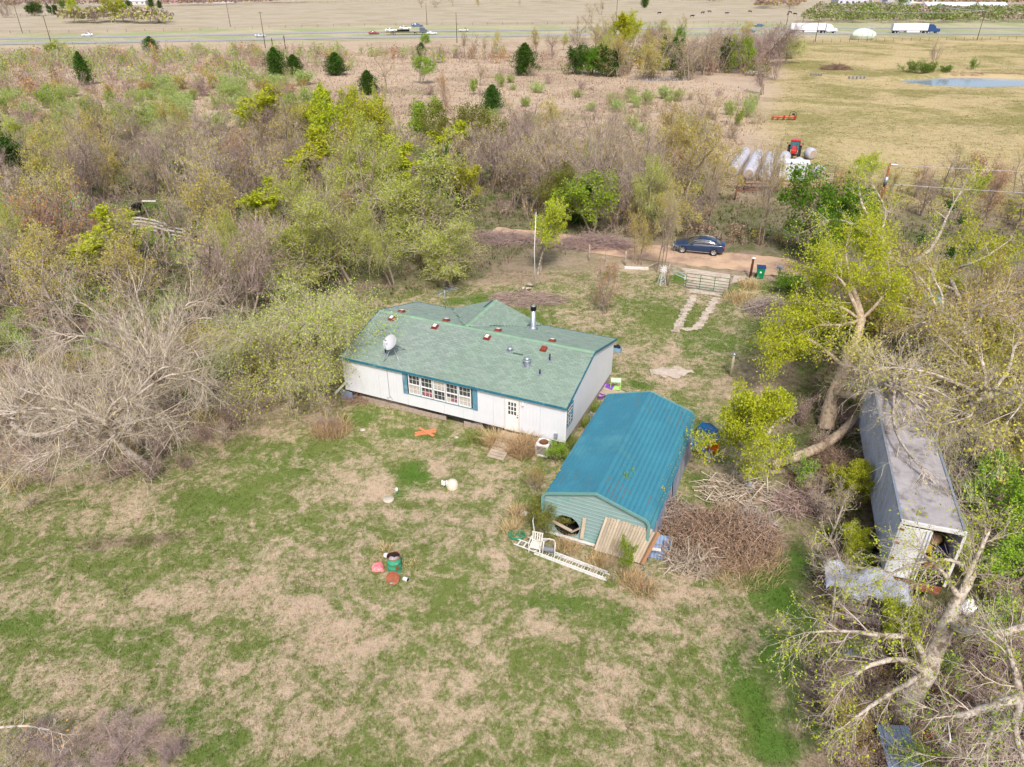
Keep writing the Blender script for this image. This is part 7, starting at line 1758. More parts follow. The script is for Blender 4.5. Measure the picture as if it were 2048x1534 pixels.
# --- special near trees, built limb by limb then dressed with twigs
def dressed(name, stems, seed, label, mt, mw, ml, kids=2.2, twl=1.6, leaves=3000, lsize=.09, depth=3, droop=0.0, lspread=.12, tw_r=.006, dens=1.0):
    """stems: list of polylines with radii; twigs of several orders grow from the outer parts"""
    rn = random.Random(seed); p0 = Vector(stems[0][0][0]); root = empty(name, (p0.x, p0.y, 0), 0, label, "tree"); base = Vector((p0.x, p0.y, 0))
    mb = MB(); A = []; B = []; RA = []; RB = []; LV = []
    def grow(p, d, L, r, lev):
        n = 3 if lev < depth else 2; sl = L / n; ps = [p]
        for i in range(n):
            d = (d + Vector((rn.gauss(0, .17), rn.gauss(0, .17), rn.gauss(0, .15) - droop * (lev > 0)))).normalized()
            if p.z + d.z * sl < .05: d.z = abs(d.z) * .2
            q = p + d * sl; ra = max(.0035, r * (1 - .7 * i / n)); rb = max(.003, r * (1 - .7 * (i + 1) / n))
            A.append(tuple(p)); B.append(tuple(q)); RA.append(ra); RB.append(rb); LV.append(lev)
            if lev < depth:
                kk = kids * dens * 1.12; k = int(kk) + (rn.random() < kk % 1)
                for _ in range(k):
                    ax = Vector((rn.gauss(0, 1), rn.gauss(0, 1), rn.gauss(0, 1))); ax = (ax - d * ax.dot(d)).normalized(); th = rn.uniform(.45, 1.05)
                    grow(p.lerp(q, rn.random()), d * math.cos(th) + ax * math.sin(th), L * rn.uniform(.42, .68), max(.004, ra * .55), lev + 1)
            p = q
    for pts, rs in stems:
        pts = [Vector(p) - base for p in pts]; 
        # smooth the polyline and roughen it a little
        fine = [];fr = []
        for i in range(len(pts) - 1):
            for k in range(4):
                t = k / 4; a = pts[max(i - 1, 0)]; b = pts[i]; c = pts[i + 1]; d = pts[min(i + 2, len(pts) - 1)]
                q = 0.5 * ((2 * b) + (c - a) * t + (2 * a - 5 * b + 4 * c - d) * t * t + (3 * b - a - 3 * c + d) * t ** 3)
                r_ = rs[i] + (rs[i + 1] - rs[i]) * t; fine.append(q + Vector((rn.gauss(0, .12), rn.gauss(0, .12), rn.gauss(0, .12))) * r_ * .8); fr.append(r_ * rn.uniform(.93, 1.07))
        fine.append(pts[-1]); fr.append(rs[-1])
        mb.tube(fine, fr, 10)
        m = len(fine)
        for i in range(m):
            if fr[i] < .17 and i > 1:
                d = (fine[min(i + 1, m - 1)] - fine[i - 1]).normalized()
                for _ in range(1 if i < m - 1 else 3):
                    ax = Vector((rn.gauss(0, 1), rn.gauss(0, 1), rn.gauss(0, 1))); ax = (ax - d * ax.dot(d)).normalized(); th = rn.uniform(.4, 1.1)
                    grow(fine[i], d * math.cos(th) + ax * math.sin(th), twl * rn.uniform(.6, 1.25), min(.022, fr[i] * .4) + tw_r, 1)
    mb.build("trunk", mw, root)
    A, B, RA, RB, LV = map(np.array, (A, B, RA, RB, LV)); t = seg_tree(A, B, RA, RB, LV, seed, leaves, lsize, lspread, .6, depth, split=0)
    V, Q, mm = t['crown']; link("crown", np_mesh("crown", V, quads=Q, qmat=mm, mats=[mt, ml]), root)
    return root
def radial(base, hub, n, reach, up, seed, r0, hubs=None, zmin=.4):
    rn = random.Random(seed); out = []
    b, h = Vector(base), Vector(hub); out.append(([b, b.lerp(h, .5) + Vector((rn.gauss(0, .15), rn.gauss(0, .15), 0)), h], [r0, r0 * .8, r0 * .62]))
    for k in range(n):
        a = 2 * math.pi * (k + rn.uniform(-.25, .25)) / n; R = reach * rn.uniform(.75, 1.15); u = up * rn.uniform(.3, 1.3)
        s = b.lerp(h, rn.uniform(.55, 1.0)); p1 = s + Vector((math.cos(a) * R * .35, math.sin(a) * R * .35, u * .6)); p2 = s + Vector((math.cos(a + .15) * R * .7, math.sin(a + .15) * R * .7, u)); p3 = s + Vector((math.cos(a) * R, math.sin(a) * R, u * (.9 if u > 0 else 1.2)))
        for q in (p1, p2, p3): q.z = max(q.z, zmin)
        out.append(([s, p1, p2, p3], [r0 * .42, r0 * .33, r0 * .2, r0 * .08]))
    return out
# the two great bare trees at the left
bA = G(300, 935); hA = bA + Vector((-1.2, -.6, 3.4)); dressed("bare_tree", radial(bA, hA, 16, 4.6, 2.2, 5, .22) , 5, "great pale bare tree spreading over the left of the lawn, nearer one", M_twigp, M_barkp, L_gold, kids=1.5, twl=2.4, leaves=700, lsize=.09, tw_r=.007, dens=1.0, droop=-.09)
bB = G(330, 850); hB = bB + Vector((-.2, .3, 4.0)); dressed("bare_tree", radial(bB, hB, 15, 4.2, 3.4, 6, .22), 6, "great pale bare tree behind the nearer one at the lawn edge", M_twigp, M_barkp, L_gold, kids=1.5, twl=2.4, leaves=700, lsize=.09, tw_r=.007, dens=1.0, droop=-.09)
bC = G(60, 890); dressed("bare_tree", radial(bC, bC + Vector((-.3, .4, 2.5)), 8, 4.5, 1.0, 8, .18), 8, "low bare tree at the left edge above the lawn", M_twigp, M_barkp, L_gold, kids=1.8, twl=1.7, leaves=500)
dressed("bare_tree", [([G(-40, 870, .6), G(0, 800, 1.5), G(40, 865, .9), G(110, 865, 1.1), G(160, 850, 1.6)], [.16, .16, .15, .11, .05]), ([G(0, 830, 1.0), G(60, 828, 1.4), G(130, 838, 1.5)], [.13, .1, .05])], 9, "pale curving limb reaching in from the left edge", M_twigp, M_barkp, L_gold, kids=1.4, twl=1.3, leaves=100)
bD = G(588, 815); dressed("willow_tree", radial(bD, bD + Vector((-.2, .2, 3.2)), 10, 3.0, 1.6, 12, .16), 12, "feathery olive tree with bare grey lower branches left of the house", M_twigp, M_barkg, L_olive, kids=2.0, twl=1.6, leaves=12000, lsize=.12, droop=.06, lspread=.2, dens=1.15)
bD2 = G(640, 760); dressed("willow_tree", radial(bD2, bD2 + Vector((.2, .2, 3.8)), 9, 3.2, 1.8, 14, .16), 14, "feathery olive tree hanging over the left end of the house roof", M_twigp, M_barkg, L_olive, kids=2.0, twl=1.7, leaves=13000, lsize=.12, droop=.04, lspread=.2, dens=1.1)
# pale leaning trunk in the woods
dressed("leaning_tree", [([G(602, 515, 0), G(625, 490, 1.4), G(648, 440, 2.8), G(690, 395, 4.2), G(735, 350, 5.5)], [.2, .17, .14, .1, .04]), ([G(648, 440, 2.8), G(652, 400, 4.0), G(655, 340, 6.0)], [.11, .08, .03])], 16, "pale leaning trunk with bare limbs in the middle of the woods", M_twigp, M_barkp, L_gold, kids=1.3, twl=1.3, leaves=150)
dressed("snag_tree", [([G(48, 372, 0), G(42, 340, 1.8), G(38, 305, 3.8), G(37, 280, 5.2)], [.2, .15, .1, .04]), ([G(42, 340, 1.8), G(28, 318, 3.0), G(22, 300, 3.8)], [.09, .07, .03])], 17, "dead white snag tree at the upper left", M_barkp, M_barkp, L_gold, kids=.5, twl=.6, leaves=0 + 5)
# broken tree right of the driveway
q0, q1, q2, q3 = G(1652, 860, 0), G(1668, 790, 1.6), G(1690, 735, 3.0), G(1722, 640, 5.0)
dressed("broken_tree", [([q0, q1, q2, q3, G(1700, 560, 6.4), G(1690, 500, 7.4)], [.5, .4, .33, .22, .1, .04]), ([q1 + Vector((0, 0, .2)), G(1700, 790, 2.4), G(1735, 790, 2.6)], [.26, .22, .12]), ([q3, G(1670, 610, 5.8), G(1630, 620, 5.2), G(1590, 660, 4.4)], [.1, .07, .05, .02]), ([q3, G(1690, 570, 6.8), G(1660, 550, 7.0)], [.14, .1, .03]),
    ([q2, G(1620, 680, 4.2), G(1580, 700, 3.6)], [.12, .09, .03]), ([q3, G(1760, 600, 6.2), G(1780, 560, 7.2), G(1770, 500, 7.8)], [.11, .08, .05, .02]), ([G(1722, 640, 5.0), G(1680, 650, 5.0), G(1630, 650, 4.8)], [.12, .09, .03]), ([G(1700, 560, 6.4), G(1740, 500, 7.6), G(1740, 450, 8.4)], [.1, .07, .03])], 21,
    "huge leaning broken tree with bright yellow green leaves right of the driveway", M_twigp, M_barkt, L_yel, kids=1.7, twl=1.8, leaves=34000, lsize=.125, droop=.05, lspread=.16)
mb = MB(); mb.prism([(-.1, -.18), (.12, -.22), (.1, .05), (.05, .3), (-.02, .12), (-.1, .2)], -.05, .05); o = mb.build("split_wood", mat("fresh_split_wood", S(226, 158, 96, .85), rough=.9, var=.25, scale=14), None, G(1671, 772, 2.0) + Vector((-.15, -.42, 0)), .2); tag(o, "fresh orange splintered wood where the great trunk broke", "splintered wood")
# fallen trunk
limb("tree_log", [G(1545, 930, .35), G(1590, 915, .4), G(1640, 895, .5), G(1680, 868, .9), G(1712, 835, 1.4)], [.24, .27, .27, .25, .2], M_barkt, "long fallen trunk with a sawn end lying toward the trailer", "fallen trunk", 12)
limb("fallen_branch", [G(1535, 868, .1), G(1550, 845, .25), G(1580, 830, .4), G(1610, 822, .4)], [.12, .11, .09, .04], M_barkp, "crooked fallen branch in the grass left of the broken tree", "fallen branch")
for i, (x, y, a_, l, r_) in enumerate(((1552, 948, .1, .85, .13), (1522, 1000, .7, .8, .14), (1505, 1010, .1, .9, .1), (1515, 972, .8, .6, .14), (1478, 1002, .9, .9, .09), (1490, 1018, -.2, 1.1, .08), (1460, 985, 1.3, .9, .05))):
    mb = MB(); mb.tube([(-l / 2, 0, r_), (l / 2, 0, r_ * 1.1)], r_, 12); o = mb.build("cut_log", [M_barkg], None, G(x, y), a_)
    tag(o, ("thick cut log below the sawn trunk end", "cut log with a pale end beside the orange helmet", "straight cut log below the grey bag", "short cut log right of the grey bag", "slim cut log left below the grey bag", "long thin log at the bottom of the cut branches", "thin upright looking branch piece left in the cuttings")[i], "log")
    mb = MB(); mb.lathe([(0, 0), (r_ * .93, 0)], M=Matrix.Translation((-l / 2 - .004, 0, r_)) @ Matrix.Rotation(-math.pi / 2, 4, 'Y'), n=12, cap=False); mb.build("sawn_end", mat("sawn_wood", S(226, 186, 140, .85), rough=.9, var=.15, scale=20), o)
# fallen bare crown over the trailer
hub = G(1790, 770, 4.6)
st = []
rn = random.Random(33)
for k in range(13):
    a = -2.0 + 3.9 * k / 12 + rn.uniform(-.15, .15); R = rn.uniform(2.2, 4.2) * (.6 if math.cos(a) < -.3 else 1); e = hub + Vector((math.cos(a) * R, math.sin(a) * R * 1.1, -rn.uniform(.6, 2.4)))
    m_ = hub.lerp(e, .5) + Vector((0, 0, .5)); st.append(([hub + Vector((rn.gauss(0, .2), rn.gauss(0, .2), 0)), m_, e], [.07, .045, .015]))
st.insert(0, ([G(1735, 790, 2.6), G(1760, 775, 3.6), hub], [.14, .12, .08]))
st.append(([hub, G(1790, 860, 4.5), G(1850, 945, 4.2), G(1905, 1000, 3.2)], [.08, .06, .045, .02]))
dressed("fallen_tree", st, 34, "bare pale fallen crown lying over the trailer roof", M_twigp, M_barkp, L_yel, kids=2.1, twl=2.0, leaves=1200, lsize=.1, droop=.08)
# big bare and golden tree on the right
st = radial(G(2010, 880), G(1960, 780, 4.5), 10, 5.5, 2.0, 41, .26)
dressed("golden_tree", st, 42, "wide pale branched tree with golden leaves at the right edge, nearer one", M_twigp, M_barkp, L_gold, kids=1.9, twl=1.9, leaves=11000, lsize=.14, droop=.02)
st = radial(G(1900, 720), G(1880, 640, 4.5), 10, 5.0, 2.2, 43, .22)
dressed("golden_tree", st, 44, "wide pale branched golden tree behind the trailer", M_twigp, M_barkp, L_gold, kids=1.9, twl=1.9, leaves=10000, lsize=.14, droop=.02)
dressed("pale_tree", [([G(1800, 620, 0), G(1790, 540, 3.0), G(1760, 470, 5.0), G(1725, 410, 6.6), G(1715, 350, 8.6)], [.26, .22, .16, .1, .03]), ([G(1790, 540, 3), G(1740, 470, 5.0), G(1680, 440, 5.6), G(1640, 445, 5.6)], [.15, .11, .07, .03]), ([G(1790, 540, 3), G(1860, 500, 5), G(1900, 420, 6.6), G(1930, 370, 8)], [.16, .12, .08, .03]), ([G(1760, 470, 5), G(1770, 420, 6.5), G(1740, 360, 8.4)], [.1, .07, .03])], 46, "tall pale bare tree with mistletoe clumps above the green roadside tree", M_twigp, M_barkp, L_yel, kids=1.6, twl=1.7, leaves=4000, lsize=.14)
dressed("pale_tree", [([G(1930, 640, 0), G(1910, 580, 2.6), G(1900, 540, 4.0), G(1930, 470, 6.0)], [.22, .18, .14, .04]), ([G(1910, 580, 2.6), G(1860, 560, 4.2), G(1800, 540, 5.0)], [.13, .1, .03]), ([G(1900, 540, 4), G(1960, 520, 5.4), G(2020, 480, 6)], [.12, .08, .03])], 47, "pale bare tree at the upper right with sparse yellow leaves", M_twigp, M_barkp, L_yel, kids=1.8, twl=1.8, leaves=6500, lsize=.14)
for i, (x, y, z, s) in enumerate(((1903, 410, 6.6, .5), (1925, 438, 6.2, .4), (1845, 480, 5.0, .5), (1905, 505, 5.0, .55), (1938, 500, 5, .6), (1688, 412, 6.0, .35), (1840, 500, 4.6, .4))):
    c = leaf_quads(np.random.default_rng(i).normal(scale=s * .42, size=(260, 3)), .16, .6, np.random.default_rng(i + 9)); o = link("mistletoe", np_mesh("mistletoe", c[0], quads=c[1], mats=[L_dark])); o.location = G(x, y, z); tag(o, "dark green mistletoe ball hanging in the pale bare trees at the right", "mistletoe", "mistletoe balls in the right-hand trees")
# lower right leaning tree
t0, t1, t2, t3, t4 = G(1785, 1440, 0), G(1850, 1345, 1.7), G(1895, 1250, 3.4), G(1915, 1195, 4.3), G(1948, 1148, 5.0)
dressed("leaning_tree", [([t0, t1, t2, t3, t4], [.4, .32, .26, .21, .11]), ([t2, G(1950, 1268, 4.4), G(2020, 1262, 5.0), G(2090, 1240, 5.6)], [.16, .15, .12, .07]), ([t1, G(1810, 1320, 2.8), G(1740, 1330, 3.2), G(1690, 1370, 2.8)], [.13, .1, .07, .03]), ([t1, G(1830, 1280, 3.2), G(1760, 1270, 3.6), G(1680, 1262, 3.4), G(1610, 1265, 3.2)], [.13, .1, .08, .05, .02]), ([t3, G(1890, 1150, 5.2), G(1850, 1110, 5.6)], [.1, .07, .03]), ([t3, G(1960, 1100, 6.2), G(1980, 1060, 6.8)], [.1, .07, .03]), ([t1, G(1760, 1400, 2.4), G(1690, 1450, 2)], [.1, .07, .03]), ([t4, G(1900, 1120, 5.5), G(1820, 1130, 5.2), G(1760, 1160, 4.6)], [.09, .06, .04, .02])], 51,
    "big leaning trunk with sawn limb and thin yellow green leaves at the lower right", M_twigg, M_barkp, L_yel, kids=1.7, twl=1.4, leaves=7500, lsize=.08, lspread=.06, droop=.03, dens=.9)
dressed("pale_tree", [([G(2120, 1520, 0), G(2080, 1440, 2.4), G(2040, 1400, 3.6), G(1990, 1410, 4.0), G(1930, 1430, 3.8), G(1880, 1425, 3.4)], [.26, .22, .17, .13, .1, .04]), ([G(2040, 1400, 3.6), G(2030, 1340, 4.6), G(2010, 1280, 5.2)], [.12, .09, .03]), ([G(2040, 1400, 3.6), G(2030, 1460, 4.0), G(2050, 1530, 3.8)], [.12, .09, .04]), ([G(1990, 1410, 4), G(1980, 1470, 3.8), G(1960, 1530, 3.2)], [.1, .07, .03])], 52, "pale knotted tree reaching in at the bottom right corner", M_twigp, M_barkp, L_lime, kids=1.5, twl=1.4, leaves=1500, lsize=.09)
dressed("vine_tangle", [([G(1690, 1160, 0), G(1680, 1120, 1.4), G(1660, 1080, 2.2)], [.06, .05, .02]), ([G(1660, 1260, 0), G(1668, 1200, 1.5), G(1672, 1150, 2.5)], [.06, .05, .02])], 53, "thin upright stems left of the collapsed platform", M_twigp, M_barkp, L_yel, kids=1.6, twl=1.0, leaves=500, lsize=.09)
for i, (x, y, h, k, lb) in enumerate(((1830, 1130, 2.6, "yellownear", "yellow green sapling growing before the trailer's open end"), (1880, 1120, 2.6, "yellownear", "second yellow green sapling right of the trailer end"), (1960, 1060, 3.4, "lime", "green yellow bush right of the trailer"), (1680, 1010, 2.4, "yellownear", "yellow sapling against the trailer's left side"), (1640, 1040, 2.4, "bare", "bare brown bush left of the trailer"), (1700, 1130, 1.8, "yellownear", "leafy sapling between the trailer and the platform"), (2010, 1180, 3.4, "lime", "green bush at the right edge beyond the trunk"), (1780, 1300, 2.0, "yellownear", "yellow flecked sapling below the platform, left of the trunk"), (1660, 1400, 2.2, "bare", "bare bush at the edge of the vivid grass strip"), (2000, 1000, 3.4, "goldleaf", "golden bush at the right edge beside the trailer"), (1960, 930, 3.6, "goldleaf", "golden brown bush behind the trailer's right side"), (2030, 1330, 3.0, "bare", "tangled bare bush right of the leaning trunk"), (1690, 1500, 2.2, "goldleaf", "low golden bush at the bottom near the slate sheet"))):
    T(k, x, y, h, h * 1.15, lb)
dressed("dead_sapling", [([G(1655, 1090, 0), G(1672, 1050, 1.2), G(1690, 1000, 2.4)], [.06, .05, .025])], 61, "thin leaning dead stem left of the trailer", M_twigp, M_barkp, L_gold, kids=.6, twl=.7, leaves=30)
T("lime", 1250, 1150, 2.1, 1.0, "small bright green sapling in front of the picket panel")
T("bare", 1226, 1165, 2.3, 1.1, "thin bare sapling left of the bright one by the panel")
T("darkolive", 1102, 1068, 2.0, 2.6, "gold and green bush at the left corner of the garage")
T("goldleaf", 1080, 985, 1.6, 1.8, "small gold flecked bush beside the garage roof corner")
T("lime", 1110, 925, 1.2, 1.6, "low bright weed bush beside the air conditioner")
T("lime", 1240, 1035, 3.0, 1.6, "thin pale leaved sapling behind the top of the panel")
T("bushy", 706, 783, 2.4, 1.6, "small fresh green bush against the white wall's left end")
T("mauve", 660, 860, 1.0, 2.0, "tan dry grass bush at the left of the house front", name="shrub", cat="shrub")
# bottom left: twiggy thicket and thin branches
for i, (x, y, h, w, k) in enumerate(((240, 1525, 1.0, 3.4, "mauve"), (120, 1540, 1.1, 3.2, "mauve"), (330, 1510, .8, 1.6, "mauve"), (30, 1530, 1.2, 2.6, "bare"), (60, 1480, .6, 1.6, "mauve"))):
    T(k, x, y, h, w, "brown twiggy thicket bush in the bottom left corner, " + ("in its middle", "left of its middle", "the rightmost one", "at the very corner", "the uppermost one")[i], name="shrub", cat="shrub")
dressed("bare_branch", [([G(-60, 1460, 1.6), G(40, 1452, 1.8), G(90, 1458, 1.8), G(130, 1470, 1.6)], [.05, .04, .03, .012])], 71, "thin pale branch reaching in at the bottom left", M_twigp, M_barkp, L_orange, kids=.8, twl=.7, leaves=60)
# brush piles: heaps of sticks
def brush_pile(px, py, w, d, h, n, label, m, leafm=None, nl=0, lmin=.5, lmax=1.8, r=(.008, .03), el_=.3):
    rn = np.random.default_rng(int(px)); a = rn.uniform(0, 6.28, n); q = np.sqrt(rn.random(n)); X = np.cos(a) * q * w / 2; Y = np.sin(a) * q * d / 2
    Z = rn.random(n) * h * np.clip(1.05 - q ** 2, .05, 1); L_ = rn.uniform(lmin, lmax, n); th = rn.uniform(0, 6.28, n); el = rn.normal(0, el_, n)
    D_ = np.stack([np.cos(th) * np.cos(el), np.sin(th) * np.cos(el), np.sin(el)], 1) * L_[:, None] / 2; C = np.stack([X, Y, Z + .05], 1)
    bend = rn.normal(0, .08, (n, 3)) * L_[:, None]
    A = C - D_; B = C + D_; M_ = C + bend; A[:, 2] = np.maximum(A[:, 2], .02); B[:, 2] = np.maximum(B[:, 2], .02); M_[:, 2] = np.maximum(M_[:, 2], .03)
    R = rn.uniform(*r, n) * rn.uniform(.4, 1, n); V1, Q1 = tubes(A, M_, R, R * .8, 4); V2, Q2 = tubes(M_, B, R * .8, R * .4, 4)
    o = None
    Vs = [V1, V2]; Qs = [Q1, Q2 + len(V1)]; mi = [np.zeros(len(Q1) + len(Q2), int)]
    if nl:
        a = rn.uniform(0, 6.28, nl); q = np.sqrt(rn.random(nl)); C = np.stack([np.cos(a) * q * w / 2, np.sin(a) * q * d / 2, rn.random(nl) * h * np.clip(1.1 - q ** 2, .05, 1) + .03], 1); LV_, LQ = leaf_quads(C, .085, .6, rn); Vs.append(LV_); Qs.append(LQ + len(V1) + len(V2)); mi.append(np.ones(len(LQ), int))
    me = np_mesh("brush_pile", np.concatenate(Vs), quads=np.concatenate(Qs), qmat=np.concatenate(mi), mats=[m, leafm or m]); o = link("brush_pile", me); o.location = G(px, py); return tag(o, label, "brush pile")
brush_pile(1430, 1085, 5.8, 4.0, 1.2, 1700, "large brown leafy brush pile right of the garage corner", M_twigb, L_brown, 6500, el_=.75)
brush_pile(1500, 1060, 2.6, 2.2, .8, 380, "grey leafy hump at the right side of the large brush pile", M_twigg, L_brown, 1500, el_=.7)
brush_pile(1385, 1130, 2.4, 1.6, .7, 350, "dry grassy hump at the near side of the large brush pile", M_twigp, L_brown, 900, el_=.8)
brush_pile(1345, 1040, 2.2, 2.4, .9, 350, "smaller leafy brush heap against the garage's right side", M_twigg, L_brown, 2600)
brush_pile(1470, 985, 3.6, 2.4, .5, 260, "scattered cut branches and sticks above the large brush pile", M_twigp, L_brown, 1500, r=(.01, .045))
brush_pile(1535, 622, 3.4, 2.6, 1.0, 700, "grey brush pile in the grass right of the driveway", M_twigg, L_brown, 300)
brush_pile(1185, 492, 8.0, 3.0, 1.2, 900, "pinkish grey brush pile along the dirt road", M_twigm, None, 0, .8, 2.6)
brush_pile(1055, 600, 6.5, 3.0, .3, 500, "thin layer of dead sticks on the ground behind the house", M_twigm, L_brown, 1200)
brush_pile(1010, 480, 7.0, 3.6, .7, 600, "heap of grey sticks at the left end of the dirt road", M_twigm, None, 0, .8, 2.4)
brush_pile(1672, 139, 8.5, 4.0, 1.4, 500, "dark brush pile alone on the open pasture", M_twigb, None, 0, 1.0, 3.5, (.03, .08))
brush_pile(1640, 965, 3.2, 2.0, .3, 400, "dead leaves and twigs under the fallen trunk", M_twigb, L_brown, 4500)
brush_pile(1590, 1010, 3.0, 2.0, .5, 350, "brown twig tangle left of the trailer", M_twigm, L_brown, 1800)
brush_pile(60, 440, 7, 3, .8, 300, "pile of old grey poles at the left edge of the woods", M_barkg, None, 0, 2.0, 5.0, (.04, .1))
brush_pile(1850, 1400, 5.0, 3.6, .8, 700, "dead leaves and sticks around the foot of the leaning trunk", M_twigb, L_brown, 7000)
brush_pile(1960, 1340, 5.0, 4.5, 1.5, 900, "grey brown vine tangle right of the leaning trunk", M_twigm, L_yel, 900, 1.0, 2.6, (.006, .02), .6)
brush_pile(1990, 1490, 4.0, 3.0, 1.3, 700, "grey twig tangle at the bottom right corner", M_twigg, L_brown, 1200, 1.0, 2.4, (.006, .02), .6)
brush_pile(1710, 1420, 3.0, 4.0, 1.0, 800, "brown bramble strip between vivid grass and the leaning trunk", M_twigm, L_yel, 700, .8, 2.0, (.005, .016), .7)
brush_pile(1985, 1020, 4.0, 6.0, 1.8, 900, "tangled grey vines along the trailer's right side", M_twigg, L_gold, 2200, 1.0, 2.8, (.006, .02), .6)
brush_pile(1680, 1180, 2.0, 3.5, 1.2, 600, "brown bramble tangle left of the torn white sheet", M_twigm, L_yel, 600, .8, 2.0, (.005, .016), .7)
brush_pile(1680, 960, 2.0, 4.5, 1.3, 700, "brown leafy brambles along the trailer's left side", M_twigb, L_brown, 2600, .8, 2.2, (.005, .018), .7)
brush_pile(1700, 850, 2.5, 3.0, .8, 300, "broken branches between the broken tree and the trailer", M_twigp, L_yel, 900)
brush_pile(720, 800, 1.8, .9, .3, 120, "dead sticks at the left corner of the house", M_twigb, None, 0)
brush_pile(1960, 150, 26, 4, .6, 900, "brown weeds and debris along the far bank of the pond", M_twigb, L_brown, 2500, .6, 2.2, (.02, .05))
# pond island bushes
for x, y, h, w, lb in ((1820, 145, 3.4, 7, "green bush clump at the left end of the pond bank"), (1850, 147, 3.0, 5.5, "green bush behind the left pond edge"), (1888, 147, 2.2, 4, "small green bush in the middle of the pond bank"), (1945, 139, 3.2, 3.0, "lone round green bush on the right pond bank")):
    T("shrub_green", x, y, h, w, lb, "shrub", "shrub")
T("bare", 1862, 140, 8, 4, "thin bare sapling above the pond bushes")
# --- tall dry grass clumps at the steps
def grass_clump(px, py, r, h, n, label, m=None):
    n = int(n * .42); h *= .85; rn = np.random.default_rng(int(px * 3 + py)); a = rn.uniform(0, 6.28, n); q = rn.random(n) ** .8 * r * 1.25; B0_ = np.stack([np.cos(a) * q, np.sin(a) * q, np.zeros(n)], 1)
    d = np.stack([np.cos(a), np.sin(a)], 1) * (q / r)[:, None] * .4 + rn.normal(0, .42, (n, 2)); hh = h * rn.uniform(.5, 1.1, n)
    w = rn.normal(size=(n, 2)); w /= np.linalg.norm(w, axis=1, keepdims=True); w *= .011
    M1 = B0_ + np.stack([d[:, 0] * hh * .45, d[:, 1] * hh * .45, hh * .65], 1); T1 = B0_ + np.stack([d[:, 0] * hh * 1.3, d[:, 1] * hh * 1.3, hh * .95], 1)
    W = np.concatenate([w, np.zeros((n, 1))], 1); V = np.stack([B0_ - W, B0_ + W, M1 + W * .8, M1 - W * .8, T1], 1).reshape(-1, 3)
    k = (np.arange(n) * 5)[:, None]; Q = np.concatenate([k, k + 1, k + 2, k + 3], 1); Tt = np.concatenate([k + 3, k + 2, k + 4], 1)
    o = link("grass_clump", np_mesh("grass_clump", V, quads=Q, tris=Tt, mats=[m or L_straw])); o.location = G(px, py); return tag(o, label, "grass clump")
L_straw = leafmat("tall_straw_grass", S(216, 190, 146, .88), isl=.35, objv=.1, hue=.01, trans=.3)
L_gstraw = leafmat("green_straw_grass", S(150, 160, 84, .88), isl=.35, objv=.1, hue=.02, trans=.3)
grass_clump(990, 890, .45, 1.1, 1300, "tall dry grass clump left of the wooden steps")
grass_clump(1045, 905, .6, 1.25, 2200, "big tall dry grass clump right of the wooden steps")
grass_clump(1060, 885, .4, 1.0, 1000, "tall dry grass tuft under the white wall beside the steps")
grass_clump(955, 880, .5, .6, 900, "greenish dry grass clump at the broken skirting", L_gstraw)
grass_clump(1135, 1095, .5, .35, 1200, "dry grass clump growing behind the ladder")
grass_clump(1200, 1125, .5, .4, 1300, "dry grass clump between the ladder and the picket panel")
grass_clump(1262, 1160, .5, .4, 1200, "dry grass clump at the foot of the green sapling")
grass_clump(1290, 1180, .5, .45, 700, "dry weeds below the thin blue hose")
grass_clump(1040, 1030, .35, .7, 700, "rusty dry grass at the left garage corner")
grass_clump(1025, 1060, .4, .6, 700, "dry grass tuft left of the green hose")
grass_clump(760, 1125, .35, .18, 300, "dry grass tuft around the pink bag")
grass_clump(772, 1098, .3, .25, 400, "rusty dry grass behind the green barrel")
grass_clump(820, 1130, .35, .2, 300, "dry grass tuft at the right of the green barrel")
grass_clump(1480, 600, 1.0, .9, 1500, "pale dry grass clump right of the gate")
grass_clump(1500, 575, .7, .9, 1000, "brown dry grass clump at the foot of the white capped post")
grass_clump(663, 862, .9, .8, 2200, "tan dry grass clump at the left of the house front")
grass_clump(1480, 1120, 1.6, .6, 3600, "tan dry grass at the right end of the large brush pile")
grass_clump(1140, 890, .5, .7, 900, "green weeds between the house and the garage", L_gstraw)
grass_clump(1165, 850, .4, .6, 700, "weedy grass strip along the right house wall", L_gstraw)
grass_clump(1185, 820, .4, .6, 700, "weedy grass farther along the right house wall", L_gstraw)
